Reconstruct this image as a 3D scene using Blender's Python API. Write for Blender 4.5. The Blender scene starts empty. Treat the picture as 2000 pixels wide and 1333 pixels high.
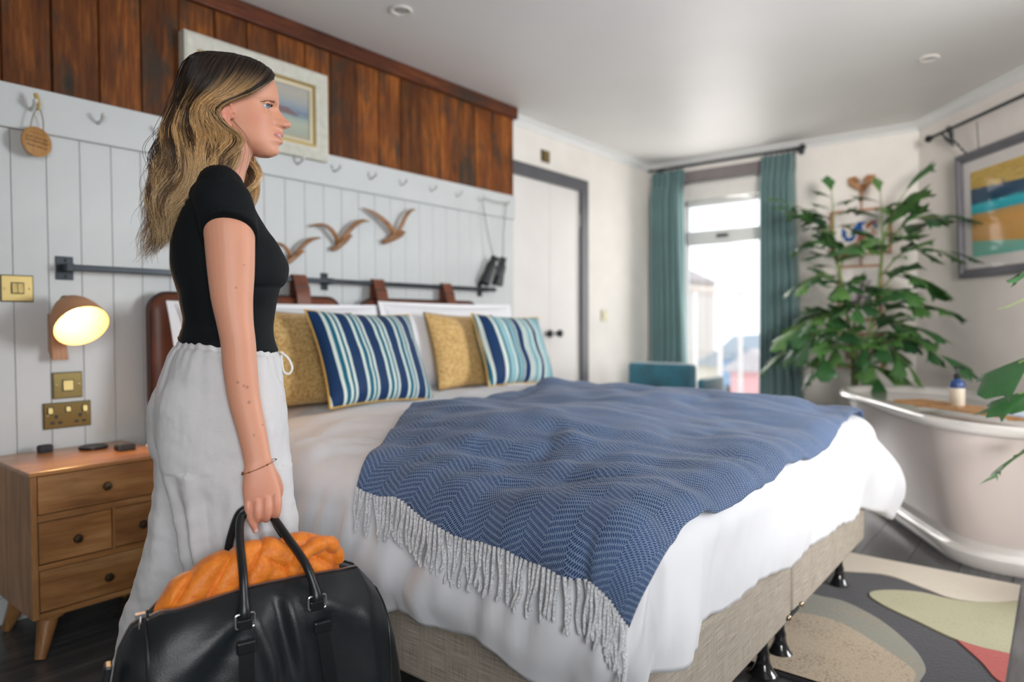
import bpy, bmesh, math, random
import numpy as np
from mathutils import Vector, Matrix, Euler

random.seed(7)
rng = np.random.default_rng(7)
scene = bpy.context.scene
COL = scene.collection
PI = math.pi

# ------------------------------------------------------------------ camera
cam_data = bpy.data.cameras.new('camera')
cam = bpy.data.objects.new('camera', cam_data)
COL.objects.link(cam)
CF = Vector((0.77784127, 0.62786401, -0.02738138))
CR = Vector((0.62799631, -0.77820308, -0.00453824))
CU = Vector((0.02415767, 0.01366537, 0.99961476))
EYE = Vector((0, 0, 1.02))
cam.matrix_world = Matrix(((CR.x, CU.x, -CF.x, EYE.x), (CR.y, CU.y, -CF.y, EYE.y), (CR.z, CU.z, -CF.z, EYE.z), (0, 0, 0, 1)))
cam_data.sensor_width = 36.0
cam_data.lens = 24.0
cam_data.clip_start = 0.05
cam_data.clip_end = 300
cam_data.dof.use_dof = True
cam_data.dof.focus_distance = 1.48
cam_data.dof.aperture_fstop = 1.7
scene.camera = cam

# ------------------------------------------------------------------ view and light
scene.view_settings.view_transform = 'Standard'
scene.view_settings.look = 'None'
scene.view_settings.exposure = 0.10
scene.view_settings.gamma = 1.0
scene.view_settings.use_curve_mapping = False
try:
    scene.cycles.use_denoising = True
    scene.cycles.max_bounces = 8
    scene.cycles.diffuse_bounces = 5
    scene.cycles.glossy_bounces = 4
    scene.cycles.sample_clamp_indirect = 6.0
except Exception:
    pass
world = bpy.data.worlds.new('overcast_sky')
scene.world = world
world.use_nodes = True
bg = world.node_tree.nodes['Background']
bg.inputs[0].default_value = (0.90, 0.95, 1.0, 1)
bg.inputs[1].default_value = 1.9


def area_light(name, loc, target, sx, sy, power, col):
    d = bpy.data.lights.new(name, 'AREA')
    d.shape = 'RECTANGLE'
    d.size = sx
    d.size_y = sy
    d.energy = power
    d.color = col
    o = bpy.data.objects.new(name, d)
    COL.objects.link(o)
    o.location = loc
    v = Vector(target) - Vector(loc)
    o.rotation_euler = v.to_track_quat('-Z', 'Y').to_euler()
    return o


# daylight through the bay window and balcony door, plus two added fill lamps
bay = area_light('daylight_bay_window', (3.50, -1.42, 1.50), (2.9, 2.3, 1.0), 1.15, 1.4, 46, (0.945, 0.975, 1.0))
bay.data.spread = math.radians(115)
near = area_light('added_near_fill', (-0.75, -1.35, 1.55), (1.15, 1.25, 0.95), 1.3, 1.4, 13, (0.96, 0.98, 1.0))  # added fill for the woman, floating behind the camera; no window there
near.data.spread = math.radians(82)
rear = area_light('added_rear_fill', (-0.5, -1.98, 1.55), (5.3, 1.0, 2.0), 1.6, 1.4, 48, (1.0, 0.935, 0.895))  # added light for the right-hand walls, in front of a solid wall
rear.data.spread = math.radians(58)
area_light('daylight_balcony_door', (5.66, 2.24, 1.15), (2.4, 1.6, 0.9), 0.62, 1.9, 20, (1.0, 0.935, 0.90))

# ------------------------------------------------------------------ numpy value noise
def _hash(ix, iy, iz):
    n = (ix * 374761393 + iy * 668265263 + iz * 2147483647 + 1013) & 0xffffffff
    n = ((n ^ (n >> 13)) * 1274126177) & 0xffffffff
    n = n ^ (n >> 16)
    return (n & 0xffff) / 65535.0 * 2 - 1


def vnoise(p):
    p = np.asarray(p, float)
    i = np.floor(p).astype(np.int64)
    f = p - i
    f = f * f * (3 - 2 * f)
    r = 0
    for dx in (0, 1):
        for dy in (0, 1):
            for dz in (0, 1):
                w = (f[..., 0] if dx else 1 - f[..., 0]) * (f[..., 1] if dy else 1 - f[..., 1]) * (f[..., 2] if dz else 1 - f[..., 2])
                r = r + w * _hash(i[..., 0] + dx, i[..., 1] + dy, i[..., 2] + dz)
    return r


def fbm(p, octaves=3):
    p = np.asarray(p, float)
    r, a = 0, 1.0
    for k in range(octaves):
        r = r + a * vnoise(p * (2 ** k) + 17.3 * k)
        a *= 0.5
    return r


def sm(x, a, b):
    t = np.clip((np.asarray(x, float) - a) / (b - a), 0, 1)
    return t * t * (3 - 2 * t)


# ------------------------------------------------------------------ materials
def nodes_of(m):
    m.use_nodes = True
    nt = m.node_tree
    return nt, nt.nodes['Principled BSDF']


def L(nt, a, b):
    nt.links.new(a, b)


def tex_coord(nt, kind='Object', scale=(1, 1, 1), rot=(0, 0, 0)):
    tc = nt.nodes.new('ShaderNodeTexCoord')
    mp = nt.nodes.new('ShaderNodeMapping')
    mp.inputs['Scale'].default_value = scale
    mp.inputs['Rotation'].default_value = rot
    L(nt, tc.outputs[kind], mp.inputs[0])
    return mp.outputs[0]


def ramp(nt, fac, stops, interp='LINEAR'):
    r = nt.nodes.new('ShaderNodeValToRGB')
    r.color_ramp.interpolation = interp
    el = r.color_ramp.elements
    while len(el) > 1:
        el.remove(el[-1])
    el[0].position = stops[0][0]
    el[0].color = (*stops[0][1], 1)
    for p, c in stops[1:]:
        e = el.new(p)
        e.color = (*c, 1)
    if fac is not None:
        L(nt, fac, r.inputs[0])
    return r.outputs[0]


def noise(nt, vec, scale, detail=4, rough=0.5, dist=0.0):
    n = nt.nodes.new('ShaderNodeTexNoise')
    n.inputs['Scale'].default_value = scale
    n.inputs['Detail'].default_value = detail
    n.inputs['Roughness'].default_value = rough
    n.inputs['Distortion'].default_value = dist
    if vec is not None:
        L(nt, vec, n.inputs['Vector'])
    return n.outputs['Fac']


def mathn(nt, op, a, b=None, c=None):
    n = nt.nodes.new('ShaderNodeMath')
    n.operation = op
    for k, v in enumerate((a, b, c)):
        if v is None:
            continue
        if isinstance(v, (int, float)):
            n.inputs[k].default_value = v
        else:
            L(nt, v, n.inputs[k])
    return n.outputs[0]


def mixc(nt, fac, a, b, mode='MIX'):
    n = nt.nodes.new('ShaderNodeMix')
    n.data_type = 'RGBA'
    n.blend_type = mode
    for idx, v in ((0, fac), (6, a), (7, b)):
        if isinstance(v, (int, float)):
            n.inputs[idx].default_value = v
        elif isinstance(v, tuple):
            n.inputs[idx].default_value = (*v, 1)
        else:
            L(nt, v, n.inputs[idx])
    return n.outputs[2]


def bump(nt, bsdf, height, strength, distance=0.002):
    b = nt.nodes.new('ShaderNodeBump')
    b.inputs['Strength'].default_value = strength
    b.inputs['Distance'].default_value = distance
    L(nt, height, b.inputs['Height'])
    L(nt, b.outputs[0], bsdf.inputs['Normal'])


def mat(name, col, rough=0.5, metal=0.0, var=0.08, vscale=6.0, bmp=0.0, bscale=200.0, bdist=0.001, sheen=0.0, coat=0.0, emit=None, estr=0.0, sss=0.0, vec_scale=(1, 1, 1), spec=None):
    m = bpy.data.materials.new(name)
    nt, b = nodes_of(m)
    v = tex_coord(nt, 'Object', vec_scale)
    if var > 0:
        n = noise(nt, v, vscale, 3)
        lo = tuple(max(0, c * (1 - var)) for c in col)
        hi = tuple(min(1, c * (1 + var)) for c in col)
        L(nt, ramp(nt, n, [(0.3, lo), (0.7, hi)]), b.inputs['Base Color'])
    else:
        b.inputs['Base Color'].default_value = (*col, 1)
    b.inputs['Roughness'].default_value = rough
    b.inputs['Metallic'].default_value = metal
    if spec is not None:
        b.inputs['Specular IOR Level'].default_value = spec
    if sheen:
        b.inputs['Sheen Weight'].default_value = sheen
    if coat:
        b.inputs['Coat Weight'].default_value = coat
        b.inputs['Coat Roughness'].default_value = 0.08
    if sss:
        b.inputs['Subsurface Weight'].default_value = sss
        b.inputs['Subsurface Radius'].default_value = (0.012, 0.005, 0.003)
        b.inputs['Subsurface Scale'].default_value = 1.0
    if emit:
        b.inputs['Emission Color'].default_value = (*emit, 1)
        b.inputs['Emission Strength'].default_value = estr
    if bmp:
        bump(nt, b, noise(nt, v, bscale, 2), bmp, bdist)
    return m


def wood(name, dark, mid, light, scale=1.0, axis='z', rough=0.5, grain=18.0, knots=0.0, rand=0.25, coat=0.0):
    """grain runs along the axis; every object gets its own shift and tone."""
    m = bpy.data.materials.new(name)
    nt, b = nodes_of(m)
    s = {'x': (0.10, 1, 1), 'y': (1, 0.10, 1), 'z': (1, 1, 0.10)}[axis]
    tc = nt.nodes.new('ShaderNodeTexCoord')
    oi = nt.nodes.new('ShaderNodeObjectInfo')
    add = nt.nodes.new('ShaderNodeVectorMath')
    add.operation = 'ADD'
    mul = mathn(nt, 'MULTIPLY', oi.outputs['Random'], 37.0)
    cb = nt.nodes.new('ShaderNodeCombineXYZ')
    for k in range(3):
        L(nt, mul, cb.inputs[k])
    L(nt, tc.outputs['Object'], add.inputs[0])
    L(nt, cb.outputs[0], add.inputs[1])
    mp = nt.nodes.new('ShaderNodeMapping')
    mp.inputs['Scale'].default_value = tuple(c * scale for c in s)
    L(nt, add.outputs[0], mp.inputs[0])
    n1 = noise(nt, mp.outputs[0], grain, 6, 0.62, 1.2)
    n2 = noise(nt, mp.outputs[0], grain * 5.5, 4, 0.6, 0.3)
    n3 = noise(nt, add.outputs[0], 3.2 * scale, 3, 0.5, 0.4)
    f = mathn(nt, 'ADD', mathn(nt, 'MULTIPLY', n1, 0.6), mathn(nt, 'MULTIPLY', n2, 0.4))
    c = ramp(nt, f, [(0.30, dark), (0.50, mid), (0.68, light)])
    c2 = mixc(nt, mathn(nt, 'MULTIPLY', mathn(nt, 'SUBTRACT', n3, 0.42), 1.6), c, tuple(x * 0.55 for x in dark))
    tone = mathn(nt, 'ADD', mathn(nt, 'MULTIPLY', oi.outputs['Random'], rand), 1.0 - rand * 0.5)
    hsv = nt.nodes.new('ShaderNodeHueSaturation')
    L(nt, tone, hsv.inputs['Value'])
    L(nt, c2, hsv.inputs['Color'])
    out = hsv.outputs[0]
    if knots:
        vo = nt.nodes.new('ShaderNodeTexVoronoi')
        vo.inputs['Scale'].default_value = 7.0
        mp2 = nt.nodes.new('ShaderNodeMapping')
        s2 = {'x': (0.4, 1, 1), 'y': (1, 0.4, 1), 'z': (1, 1, 0.45)}[axis]
        mp2.inputs['Scale'].default_value = s2
        L(nt, add.outputs[0], mp2.inputs[0])
        L(nt, mp2.outputs[0], vo.inputs['Vector'])
        vo.inputs['Randomness'].default_value = 1.0
        k = ramp(nt, vo.outputs['Distance'], [(0.03, (1, 1, 1)), (0.14, (0, 0, 0))])
        dk = noise(nt, mp2.outputs[0], 5.5, 4, 0.62, 0.8)
        st = ramp(nt, dk, [(0.50, (0, 0, 0)), (0.64, (1, 1, 1))])
        out = mixc(nt, mathn(nt, 'MULTIPLY', k, knots), out, (0.012, 0.010, 0.008))
        out = mixc(nt, mathn(nt, 'MULTIPLY', st, 0.75), out, (0.030, 0.030, 0.022))
    L(nt, out, b.inputs['Base Color'])
    b.inputs['Roughness'].default_value = rough
    if rough >= 0.5:
        b.inputs['Specular IOR Level'].default_value = 0.25
    if coat:
        b.inputs['Coat Weight'].default_value = coat
        b.inputs['Coat Roughness'].default_value = 0.25
    bump(nt, b, f, 0.25, 0.002)
    return m


# ------------------------------------------------------------------ mesh builder
class MB:
    def __init__(s):
        s.v = []
        s.f = []

    def box(s, x0, x1, y0, y1, z0, z1):
        b = len(s.v)
        s.v += [(x0, y0, z0), (x1, y0, z0), (x1, y1, z0), (x0, y1, z0), (x0, y0, z1), (x1, y0, z1), (x1, y1, z1), (x0, y1, z1)]
        s.f += [tuple(b + k for k in q) for q in ((0, 3, 2, 1), (4, 5, 6, 7), (0, 1, 5, 4), (1, 2, 6, 5), (2, 3, 7, 6), (3, 0, 4, 7))]
        return s

    def obox(s, c, ax, ay, az):
        """oriented box: centre and three half-axis vectors"""
        b = len(s.v)
        c, ax, ay, az = map(Vector, (c, ax, ay, az))
        for k in (-1, 1):
            for (i, j) in ((-1, -1), (1, -1), (1, 1), (-1, 1)):
                s.v.append(tuple(c + ax * i + ay * j + az * k))
        s.f += [tuple(b + k for k in q) for q in ((0, 3, 2, 1), (4, 5, 6, 7), (0, 1, 5, 4), (1, 2, 6, 5), (2, 3, 7, 6), (3, 0, 4, 7))]
        return s

    def loft(s, rings, cap=True, closed=False):
        """rings: list of lists of points of the same length, each ring closed"""
        n = len(rings[0])
        b = len(s.v)
        for r in rings:
            s.v += [tuple(p) for p in r]
        m = len(rings)
        for i in range(m if closed else m - 1):
            i2 = (i + 1) % m
            for j in range(n):
                j2 = (j + 1) % n
                s.f.append((b + i * n + j, b + i * n + j2, b + i2 * n + j2, b + i2 * n + j))
        if cap and not closed:
            s.f.append(tuple(b + j for j in reversed(range(n))))
            s.f.append(tuple(b + (m - 1) * n + j for j in range(n)))
        return s

    def tube(s, pts, r, n=8, cap=True, flat=None, closed=False):
        """swept circle (or ellipse flat=(a,b)) with parallel frames; r scalar or list"""
        P = [Vector(p) for p in pts]
        m = len(P)
        R = r if isinstance(r, (list, tuple, np.ndarray)) else [r] * m
        T = []
        for i in range(m):
            if closed:
                t = P[(i + 1) % m] - P[i - 1]
            else:
                t = P[min(i + 1, m - 1)] - P[max(i - 1, 0)]
            T.append(t.normalized() if t.length > 1e-9 else Vector((0, 0, 1)))
        up = Vector((0, 0, 1)) if abs(T[0].z) < 0.9 else Vector((1, 0, 0))
        N = (up - T[0] * up.dot(T[0])).normalized()
        rings = []
        for i in range(m):
            N = (N - T[i] * N.dot(T[i])).normalized()
            B = T[i].cross(N)
            fa, fb = flat if flat else (1, 1)
            rings.append([tuple(P[i] + N * (math.cos(2 * PI * k / n) * R[i] * fa) + B * (math.sin(2 * PI * k / n) * R[i] * fb)) for k in range(n)])
        s.loft(rings, cap and not closed, closed)
        return s

    def lathe(s, prof, n=24, axis='z', c=(0, 0, 0), cap=True):
        """profile of (radius, height)"""
        rings = []
        for (r, h) in prof:
            ring = []
            for k in range(n):
                a = 2 * PI * k / n
                x, y = r * math.cos(a), r * math.sin(a)
                if axis == 'z':
                    p = (x, y, h)
                elif axis == 'y':
                    p = (x, h, -y)
                else:
                    p = (h, x, y)
                ring.append((p[0] + c[0], p[1] + c[1], p[2] + c[2]))
            rings.append(ring)
        return s.loft(rings, cap)

    def grid(s, fn, us, vs):
        b = len(s.v)
        nu, nv = len(us), len(vs)
        for u in us:
            for v in vs:
                s.v.append(tuple(fn(u, v)))
        for i in range(nu - 1):
            for j in range(nv - 1):
                s.f.append((b + i * nv + j, b + (i + 1) * nv + j, b + (i + 1) * nv + j + 1, b + i * nv + j + 1))
        return s

    def sphere(s, c, r, nu=16, nv=10):
        rx, ry, rz = (r, r, r) if isinstance(r, (int, float)) else r
        rings = []
        for j in range(1, nv):
            a = -PI / 2 + PI * j / nv
            rings.append([(c[0] + rx * math.cos(a) * math.cos(2 * PI * k / nu), c[1] + ry * math.cos(a) * math.sin(2 * PI * k / nu), c[2] + rz * math.sin(a)) for k in range(nu)])
        b = len(s.v)
        s.loft(rings, False)
        s.v += [(c[0], c[1], c[2] - rz), (c[0], c[1], c[2] + rz)]
        e = len(s.v)
        n0 = b
        n1 = b + (nv - 2) * nu
        for k in range(nu):
            s.f.append((e - 2, n0 + (k + 1) % nu, n0 + k))
            s.f.append((e - 1, n1 + k, n1 + (k + 1) % nu))
        return s

    def prism(s, poly, z0, z1):
        """poly of (x,y) extruded in z"""
        return s.loft([[(x, y, z0) for x, y in poly], [(x, y, z1) for x, y in poly]])

    def xf(s, M):
        s.v = [tuple(M @ Vector(p)) for p in s.v]
        return s

    def mesh(s, name):
        me = bpy.data.meshes.new(name)
        me.from_pydata([tuple(map(float, p)) for p in s.v], [], s.f)
        me.validate()
        bm = bmesh.new()
        bm.from_mesh(me)
        bmesh.ops.recalc_face_normals(bm, faces=bm.faces)
        bm.to_mesh(me)
        bm.free()
        return me


ORG = {}


def put(name, me, m, parent=None, smooth=True, world=False, sharp=35, bevel=0.0, sub=0, solid=0.0):
    me.materials.clear()
    if m is not None:
        me.materials.append(m)
    if world and parent is not None:
        o = ORG.get(parent.name, Vector((0, 0, 0)))
        me.transform(Matrix.Translation(-o))
    if smooth:
        me.polygons.foreach_set('use_smooth', [True] * len(me.polygons))
        if sharp:
            me.set_sharp_from_angle(angle=math.radians(sharp))
    ob = bpy.data.objects.new(name, me)
    COL.objects.link(ob)
    if parent is not None:
        ob.parent = parent
        ORG[ob.name] = ORG.get(parent.name, Vector((0, 0, 0)))
    else:
        ORG[ob.name] = Vector((0, 0, 0))
    if solid:
        md = ob.modifiers.new('thick', 'SOLIDIFY')
        md.thickness = solid
        md.offset = 0
    if bevel:
        md = ob.modifiers.new('bevel', 'BEVEL')
        md.width = bevel
        md.segments = 2
        md.limit_method = 'ANGLE'
    if sub:
        md = ob.modifiers.new('sub', 'SUBSURF')
        md.levels = sub
        md.render_levels = sub
    return ob


def build(mb, name, m, parent=None, **k):
    return put(name, mb.mesh(name), m, parent, **k)


def tag(o, label=None, cat=None, group=None, kind=None):
    if label:
        o['label'] = label
    if cat:
        o['category'] = cat
    if group:
        o['group'] = group
    if kind:
        o['kind'] = kind
    return o


def thing(name, label, cat, loc=(0, 0, 0), rotz=0.0, group=None):
    o = bpy.data.objects.new(name, None)
    COL.objects.link(o)
    o.location = loc
    o.rotation_euler = (0, 0, rotz)
    o.empty_display_size = 0.05
    ORG[o.name] = Vector(loc)
    return tag(o, label, cat, group)


def dup(root, loc=None, rot=None, label=None, name=None):
    r = root.copy()
    COL.objects.link(r)
    if loc is not None:
        r.location = loc
    if rot is not None:
        r.rotation_euler = rot
    if label:
        r['label'] = label
    for ch in list(root.children):
        c = ch.copy()
        COL.objects.link(c)
        c.parent = r
        for g in ch.children:
            d = g.copy()
            COL.objects.link(d)
            d.parent = c
    return r


def remeshed(mb, voxel, smooth_iter=4, factor=0.5):
    me = mb.mesh('tmp')
    ob = bpy.data.objects.new('tmp', me)
    COL.objects.link(ob)
    md = ob.modifiers.new('r', 'REMESH')
    md.mode = 'VOXEL'
    md.voxel_size = voxel
    md.use_smooth_shade = True
    if smooth_iter:
        s2 = ob.modifiers.new('s', 'SMOOTH')
        s2.iterations = smooth_iter
        s2.factor = factor
    dg = bpy.context.evaluated_depsgraph_get()
    dg.update()
    out = bpy.data.meshes.new_from_object(ob.evaluated_get(dg))
    bpy.data.objects.remove(ob)
    return out


def get_co(me):
    a = np.empty(len(me.vertices) * 3)
    me.vertices.foreach_get('co', a)
    return a.reshape(-1, 3)


def get_no(me):
    a = np.empty(len(me.vertices) * 3)
    me.vertices.foreach_get('normal', a)
    return a.reshape(-1, 3)


def set_co(me, a):
    me.vertices.foreach_set('co', np.asarray(a, dtype=np.float64).ravel())
    me.update()


def set_col(me, rgb, name='tint'):
    at = me.color_attributes.new(name=name, type='FLOAT_COLOR', domain='POINT')
    c = np.ones((len(me.vertices), 4))
    c[:, :3] = rgb
    at.data.foreach_set('color', c.ravel())


def catmull(pts, n):
    """smooth open curve through the points, n samples"""
    P = np.array(pts, float)
    m = len(P)
    t = np.linspace(0, m - 1, n)
    i = np.clip(np.floor(t).astype(int), 0, m - 2)
    f = (t - i)[:, None]
    p0 = P[np.maximum(i - 1, 0)]
    p1 = P[i]
    p2 = P[i + 1]
    p3 = P[np.minimum(i + 2, m - 1)]
    return 0.5 * ((2 * p1) + (-p0 + p2) * f + (2 * p0 - 5 * p1 + 4 * p2 - p3) * f ** 2 + (-p0 + 3 * p1 - 3 * p2 + p3) * f ** 3)


def smooth_interp(z, zs, vals):
    """cubic interpolation on sorted knots (Hermite with finite-difference slopes)"""
    zs = np.array(zs, float)
    vals = np.array(vals, float)
    if zs[0] > zs[-1]:
        zs, vals = zs[::-1], vals[::-1]
    d = np.diff(vals) / np.diff(zs)
    sl = np.zeros(len(zs))
    sl[1:-1] = (d[1:] + d[:-1]) / 2
    sl[0], sl[-1] = d[0], d[-1]
    sgn = d[1:] * d[:-1] <= 0
    sl[1:-1][sgn] = 0
    z = np.clip(z, zs[0], zs[-1])
    i = np.clip(np.searchsorted(zs, z) - 1, 0, len(zs) - 2)
    h = zs[i + 1] - zs[i]
    t = (z - zs[i]) / h
    return (vals[i] * (2 * t ** 3 - 3 * t ** 2 + 1) + sl[i] * h * (t ** 3 - 2 * t ** 2 + t) + vals[i + 1] * (-2 * t ** 3 + 3 * t ** 2) + sl[i + 1] * h * (t ** 3 - t ** 2))

# ================================================================== THE ROOM
CEIL = 2.41
WY = 2.80            # face of the panelled headboard wall
DY = 2.905           # face of the recessed wall with the cupboard doors
WX = 5.58            # face of the window wall

m_white_wall = mat('warm_white_plaster', (0.82, 0.795, 0.75), 0.7, var=0.03, bmp=0.08, bscale=60)
m_ceil = mat('satin_white_ceiling', (0.80, 0.795, 0.785), 0.5, var=0.02, vscale=2, bmp=0.04, bscale=30)
m_panel = mat('grey_white_painted_boards', (0.61, 0.635, 0.64), 0.45, var=0.03, bmp=0.06, bscale=40)
m_cornice = mat('cornice_white', (0.74, 0.76, 0.76), 0.5, var=0.02)
m_dark_frame = mat('dark_grey_painted_wood', (0.085, 0.088, 0.10), 0.45, var=0.1)
m_timber = wood('reclaimed_timber', (0.050, 0.013, 0.003), (0.175, 0.050, 0.008), (0.40, 0.135, 0.023), 1.0, 'z', 0.6, 14, knots=0.95, rand=0.75)
m_timber_trim = wood('reclaimed_timber_trim', (0.04, 0.011, 0.005), (0.11, 0.028, 0.010), (0.20, 0.062, 0.02), 1.0, 'x', 0.5, 14, knots=0.4, coat=0.1)
m_floor = wood('dark_grey_vinyl_plank', (0.045, 0.045, 0.046), (0.082, 0.082, 0.084), (0.13, 0.128, 0.128), 1.0, 'x', 0.22, 9, rand=0.35)
m_white_door = mat('white_painted_door', (0.76, 0.74, 0.72), 0.42, var=0.02)
m_black_iron = mat('black_iron', (0.035, 0.042, 0.05), 0.42, metal=0.6, var=0.2, bmp=0.1, bscale=150)
m_chrome = mat('chrome', (0.75, 0.75, 0.76), 0.15, metal=1.0, var=0.02)

fl = build(MB().box(-2.2, 6.0, -2.2, 3.1, -0.10, -0.006), 'floor', mat('floor_underlay', (0.02, 0.02, 0.02), 0.8, var=0.1), smooth=False)
tag(fl, kind='structure')
# floor planks: long dark boards running along x
yb = -2.2
row = 0
plank_mesh = {}
while yb < 2.8:
    xs = -2.2 - random.random() * 1.0
    while xs < WX:
        x0, x1 = max(xs, -2.2), min(xs + 1.22, WX)
        if x1 > x0 + 0.02:
            wide = round(x1 - x0, 3)
            b = MB()
            b.box(0, wide - 0.003, 0, 0.177, -0.008, 0.0)
            ob = build(b, 'plank', m_floor, fl, smooth=False)
            ob.location = (x0, yb, 0)
        xs += 1.22
    yb += 0.18
    row += 1
tag(build(MB().box(-2.2, 6.0, -2.2, 3.1, CEIL, CEIL + 0.1), 'ceiling', m_ceil, smooth=False), kind='structure')

# --- headboard wall: core, boards, peg rail, timber planks, timber cornice
wl = build(MB().box(-2.2, 3.475, WY + 0.012, 3.05, 0, CEIL), 'wall_left', m_panel, smooth=False)
tag(wl, kind='structure')
x = 0.751 - 0.1056 * 4
while x < 3.47:
    x1 = min(x + 0.1056, 3.478)
    b = MB()
    w_ = x1 - x - 0.0016
    b.loft([[(px + 0.0008, py, pz) for px, py in ((0.0, 0.014), (0.0, 0.0018), (0.0016, 0.0), (w_ - 0.0016, 0.0), (w_, 0.0018), (w_, 0.014))] for pz in (0.09, 1.69)])
    o = build(b, 'board', m_panel, wl, smooth=False)
    o.location = (x, WY, 0)
    x += 0.1056
# plain panelling continues outside the frame on the left
build(MB().box(-2.2, 0.33, WY, WY + 0.014, 0.09, 1.69), 'board', m_panel, wl, smooth=False)
o = build(MB().box(-2.2, 3.482, WY - 0.022, WY + 0.02, 1.688, 1.838), 'peg_rail_board', m_panel, wl, smooth=False, bevel=0.003)
gx = [0.12, 0.275, 0.43, 0.58, 0.73, 0.878, 1.031, 1.179, 1.329, 1.478, 1.625, 1.772, 1.92, 2.061, 2.223, 2.365, 2.517, 2.664, 2.813, 2.972, 3.123, 3.274, 3.482]
for a, c in zip(gx[:-1], gx[1:]):
    b = MB()
    w_ = c - a - 0.004
    dpt = random.uniform(-0.004, 0.004)
    b.loft([[(px + 0.002, py, pz) for px, py in ((0.0, 0.02), (0.0, dpt + 0.003), (0.003, dpt), (w_ - 0.003, dpt), (w_, dpt + 0.003), (w_, 0.02))] for pz in (1.838, 2.35)])
    o = build(b, 'plank', m_timber, wl, smooth=False)
    o.location = (a, WY - 0.008, 0)
build(MB().box(-2.2, 0.12, WY - 0.006, WY + 0.012, 1.838, 2.35), 'plank', m_timber, wl, smooth=False)
tag(build(MB().box(-2.2, 3.50, WY - 0.035, WY + 0.02, 2.335, CEIL), 'trim_1', m_timber_trim, smooth=False, bevel=0.004), kind='structure')
build(MB().box(3.476, 3.486, WY + 0.0, DY, 0, CEIL), 'end_board', m_panel, wl, smooth=False)
tag(build(MB().box(-2.2, 3.48, WY - 0.014, WY + 0.012, 0, 0.09), 'baseboard_left', m_panel, smooth=False, bevel=0.003), kind='structure')

# --- recessed wall with cupboard doors (opening 3.70..4.43)
wb = build(MB().box(3.40, 3.56, DY, 3.05, 0, CEIL).box(4.43, 5.75, DY, 3.05, 0, CEIL).box(3.56, 4.43, DY, 3.05, 2.035, CEIL).box(3.40, 4.6, 3.04, 3.09, 0, CEIL), 'wall_back', m_white_wall, smooth=False)
tag(wb, kind='structure')
dr = build(MB().box(4.43, 4.525, DY - 0.025, DY + 0.06, 0, 2.113).box(3.50, 4.43, DY - 0.025, DY + 0.06, 2.025, 2.113), 'door_1', m_dark_frame, smooth=False, bevel=0.004)
tag(dr, 'white double cupboard door in a dark grey frame', kind='structure')
for (a, c) in ((3.545, 4.037), (4.041, 4.428)):
    lf = build(MB().box(a, c, DY + 0.0, DY + 0.04, 0.01, 2.024), 'door_leaf', m_white_door, dr, smooth=False, bevel=0.003)
for kx in (3.985, 4.108):
    b = MB().lathe([(0.008, 0), (0.009, -0.022), (0.024, -0.03), (0.029, -0.042), (0.024, -0.054), (0.006, -0.06)], 20, 'y', (kx, DY, 0.937))
    build(b, 'door_knob', m_black_iron, dr, smooth=True)
for hz in (1.80, 0.35):
    build(MB().box(4.415, 4.44, DY - 0.008, DY + 0.004, hz - 0.05, hz + 0.05), 'door_hinge', mat('satin_steel_hinge', (0.62, 0.61, 0.6), 0.35, metal=0.8), dr, smooth=False)

# --- window wall with glazed balcony door opening y 1.86..2.62
OY0, OY1, OZ = 1.84, 2.64, 2.24
ww = build(MB().box(WX, 5.74, OY1, 3.05, 0, CEIL).box(WX, 5.74, 0.55, OY0, 0, CEIL).box(WX, 5.74, OY0, OY1, OZ, CEIL), 'wall_right', m_white_wall, smooth=False)
tag(ww, kind='structure')
wn = build(MB().box(WX - 0.02, WX + 0.05, OY0, OY1, OZ - 0.02, OZ + 0.075).box(WX - 0.012, WX + 0.03, OY1, OY1 + 0.05, 0, OZ + 0.03).box(WX - 0.012, WX + 0.03, OY0 - 0.05, OY0, 0, OZ + 0.03), 'window_1', mat('brown_grey_window_casing', (0.20, 0.18, 0.185), 0.5), smooth=False, bevel=0.004)
tag(wn, 'tall glazed balcony door with a transom light', kind='structure')
m_upvc = mat('white_window_frame', (0.66, 0.68, 0.67), 0.35, var=0.02)
b = MB()
for (a, c, d, e) in ((OY0, OY1, 2.02, 2.22), (OY0, OY1, 1.685, 1.80), (OY0, OY0 + 0.06, 0.0, 2.22), (OY1 - 0.07, OY1, 0.0, 2.22), (OY0, OY1, 0.0, 0.12)):
    b.box(WX + 0.05, WX + 0.11, a, c, d, e)
build(b, 'window_frame', m_upvc, wn, smooth=False, bevel=0.004)
b = MB().box(WX + 0.01, WX + 0.05, OY0 + 0.02, OY1 - 0.02, 2.06, 2.20)
build(b, 'blind_cassette', mat('white_blind_cassette', (0.72, 0.71, 0.68), 0.5), wn, smooth=False, bevel=0.01)
m_glass = bpy.data.materials.new('window_glass')
nt, bs = nodes_of(m_glass)
tr = nt.nodes.new('ShaderNodeBsdfTransparent')
gl = nt.nodes.new('ShaderNodeBsdfGlossy')
gl.inputs['Roughness'].default_value = 0.02
mx = nt.nodes.new('ShaderNodeMixShader')
mx.inputs[0].default_value = 0.06
L(nt, tr.outputs[0], mx.inputs[1])
L(nt, gl.outputs[0], mx.inputs[2])
L(nt, mx.outputs[0], nt.nodes['Material Output'].inputs[0])
for (d, e) in ((0.12, 1.685), (1.80, 2.02)):
    build(MB().box(WX + 0.075, WX + 0.083, OY0 + 0.06, OY1 - 0.07, d, e), 'glass_pane', m_glass, wn, smooth=False)
build(MB().box(WX + 0.035, WX + 0.05, 2.2, 2.3, 1.735, 1.76), 'window_catch', m_black_iron, wn, smooth=False)

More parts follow.
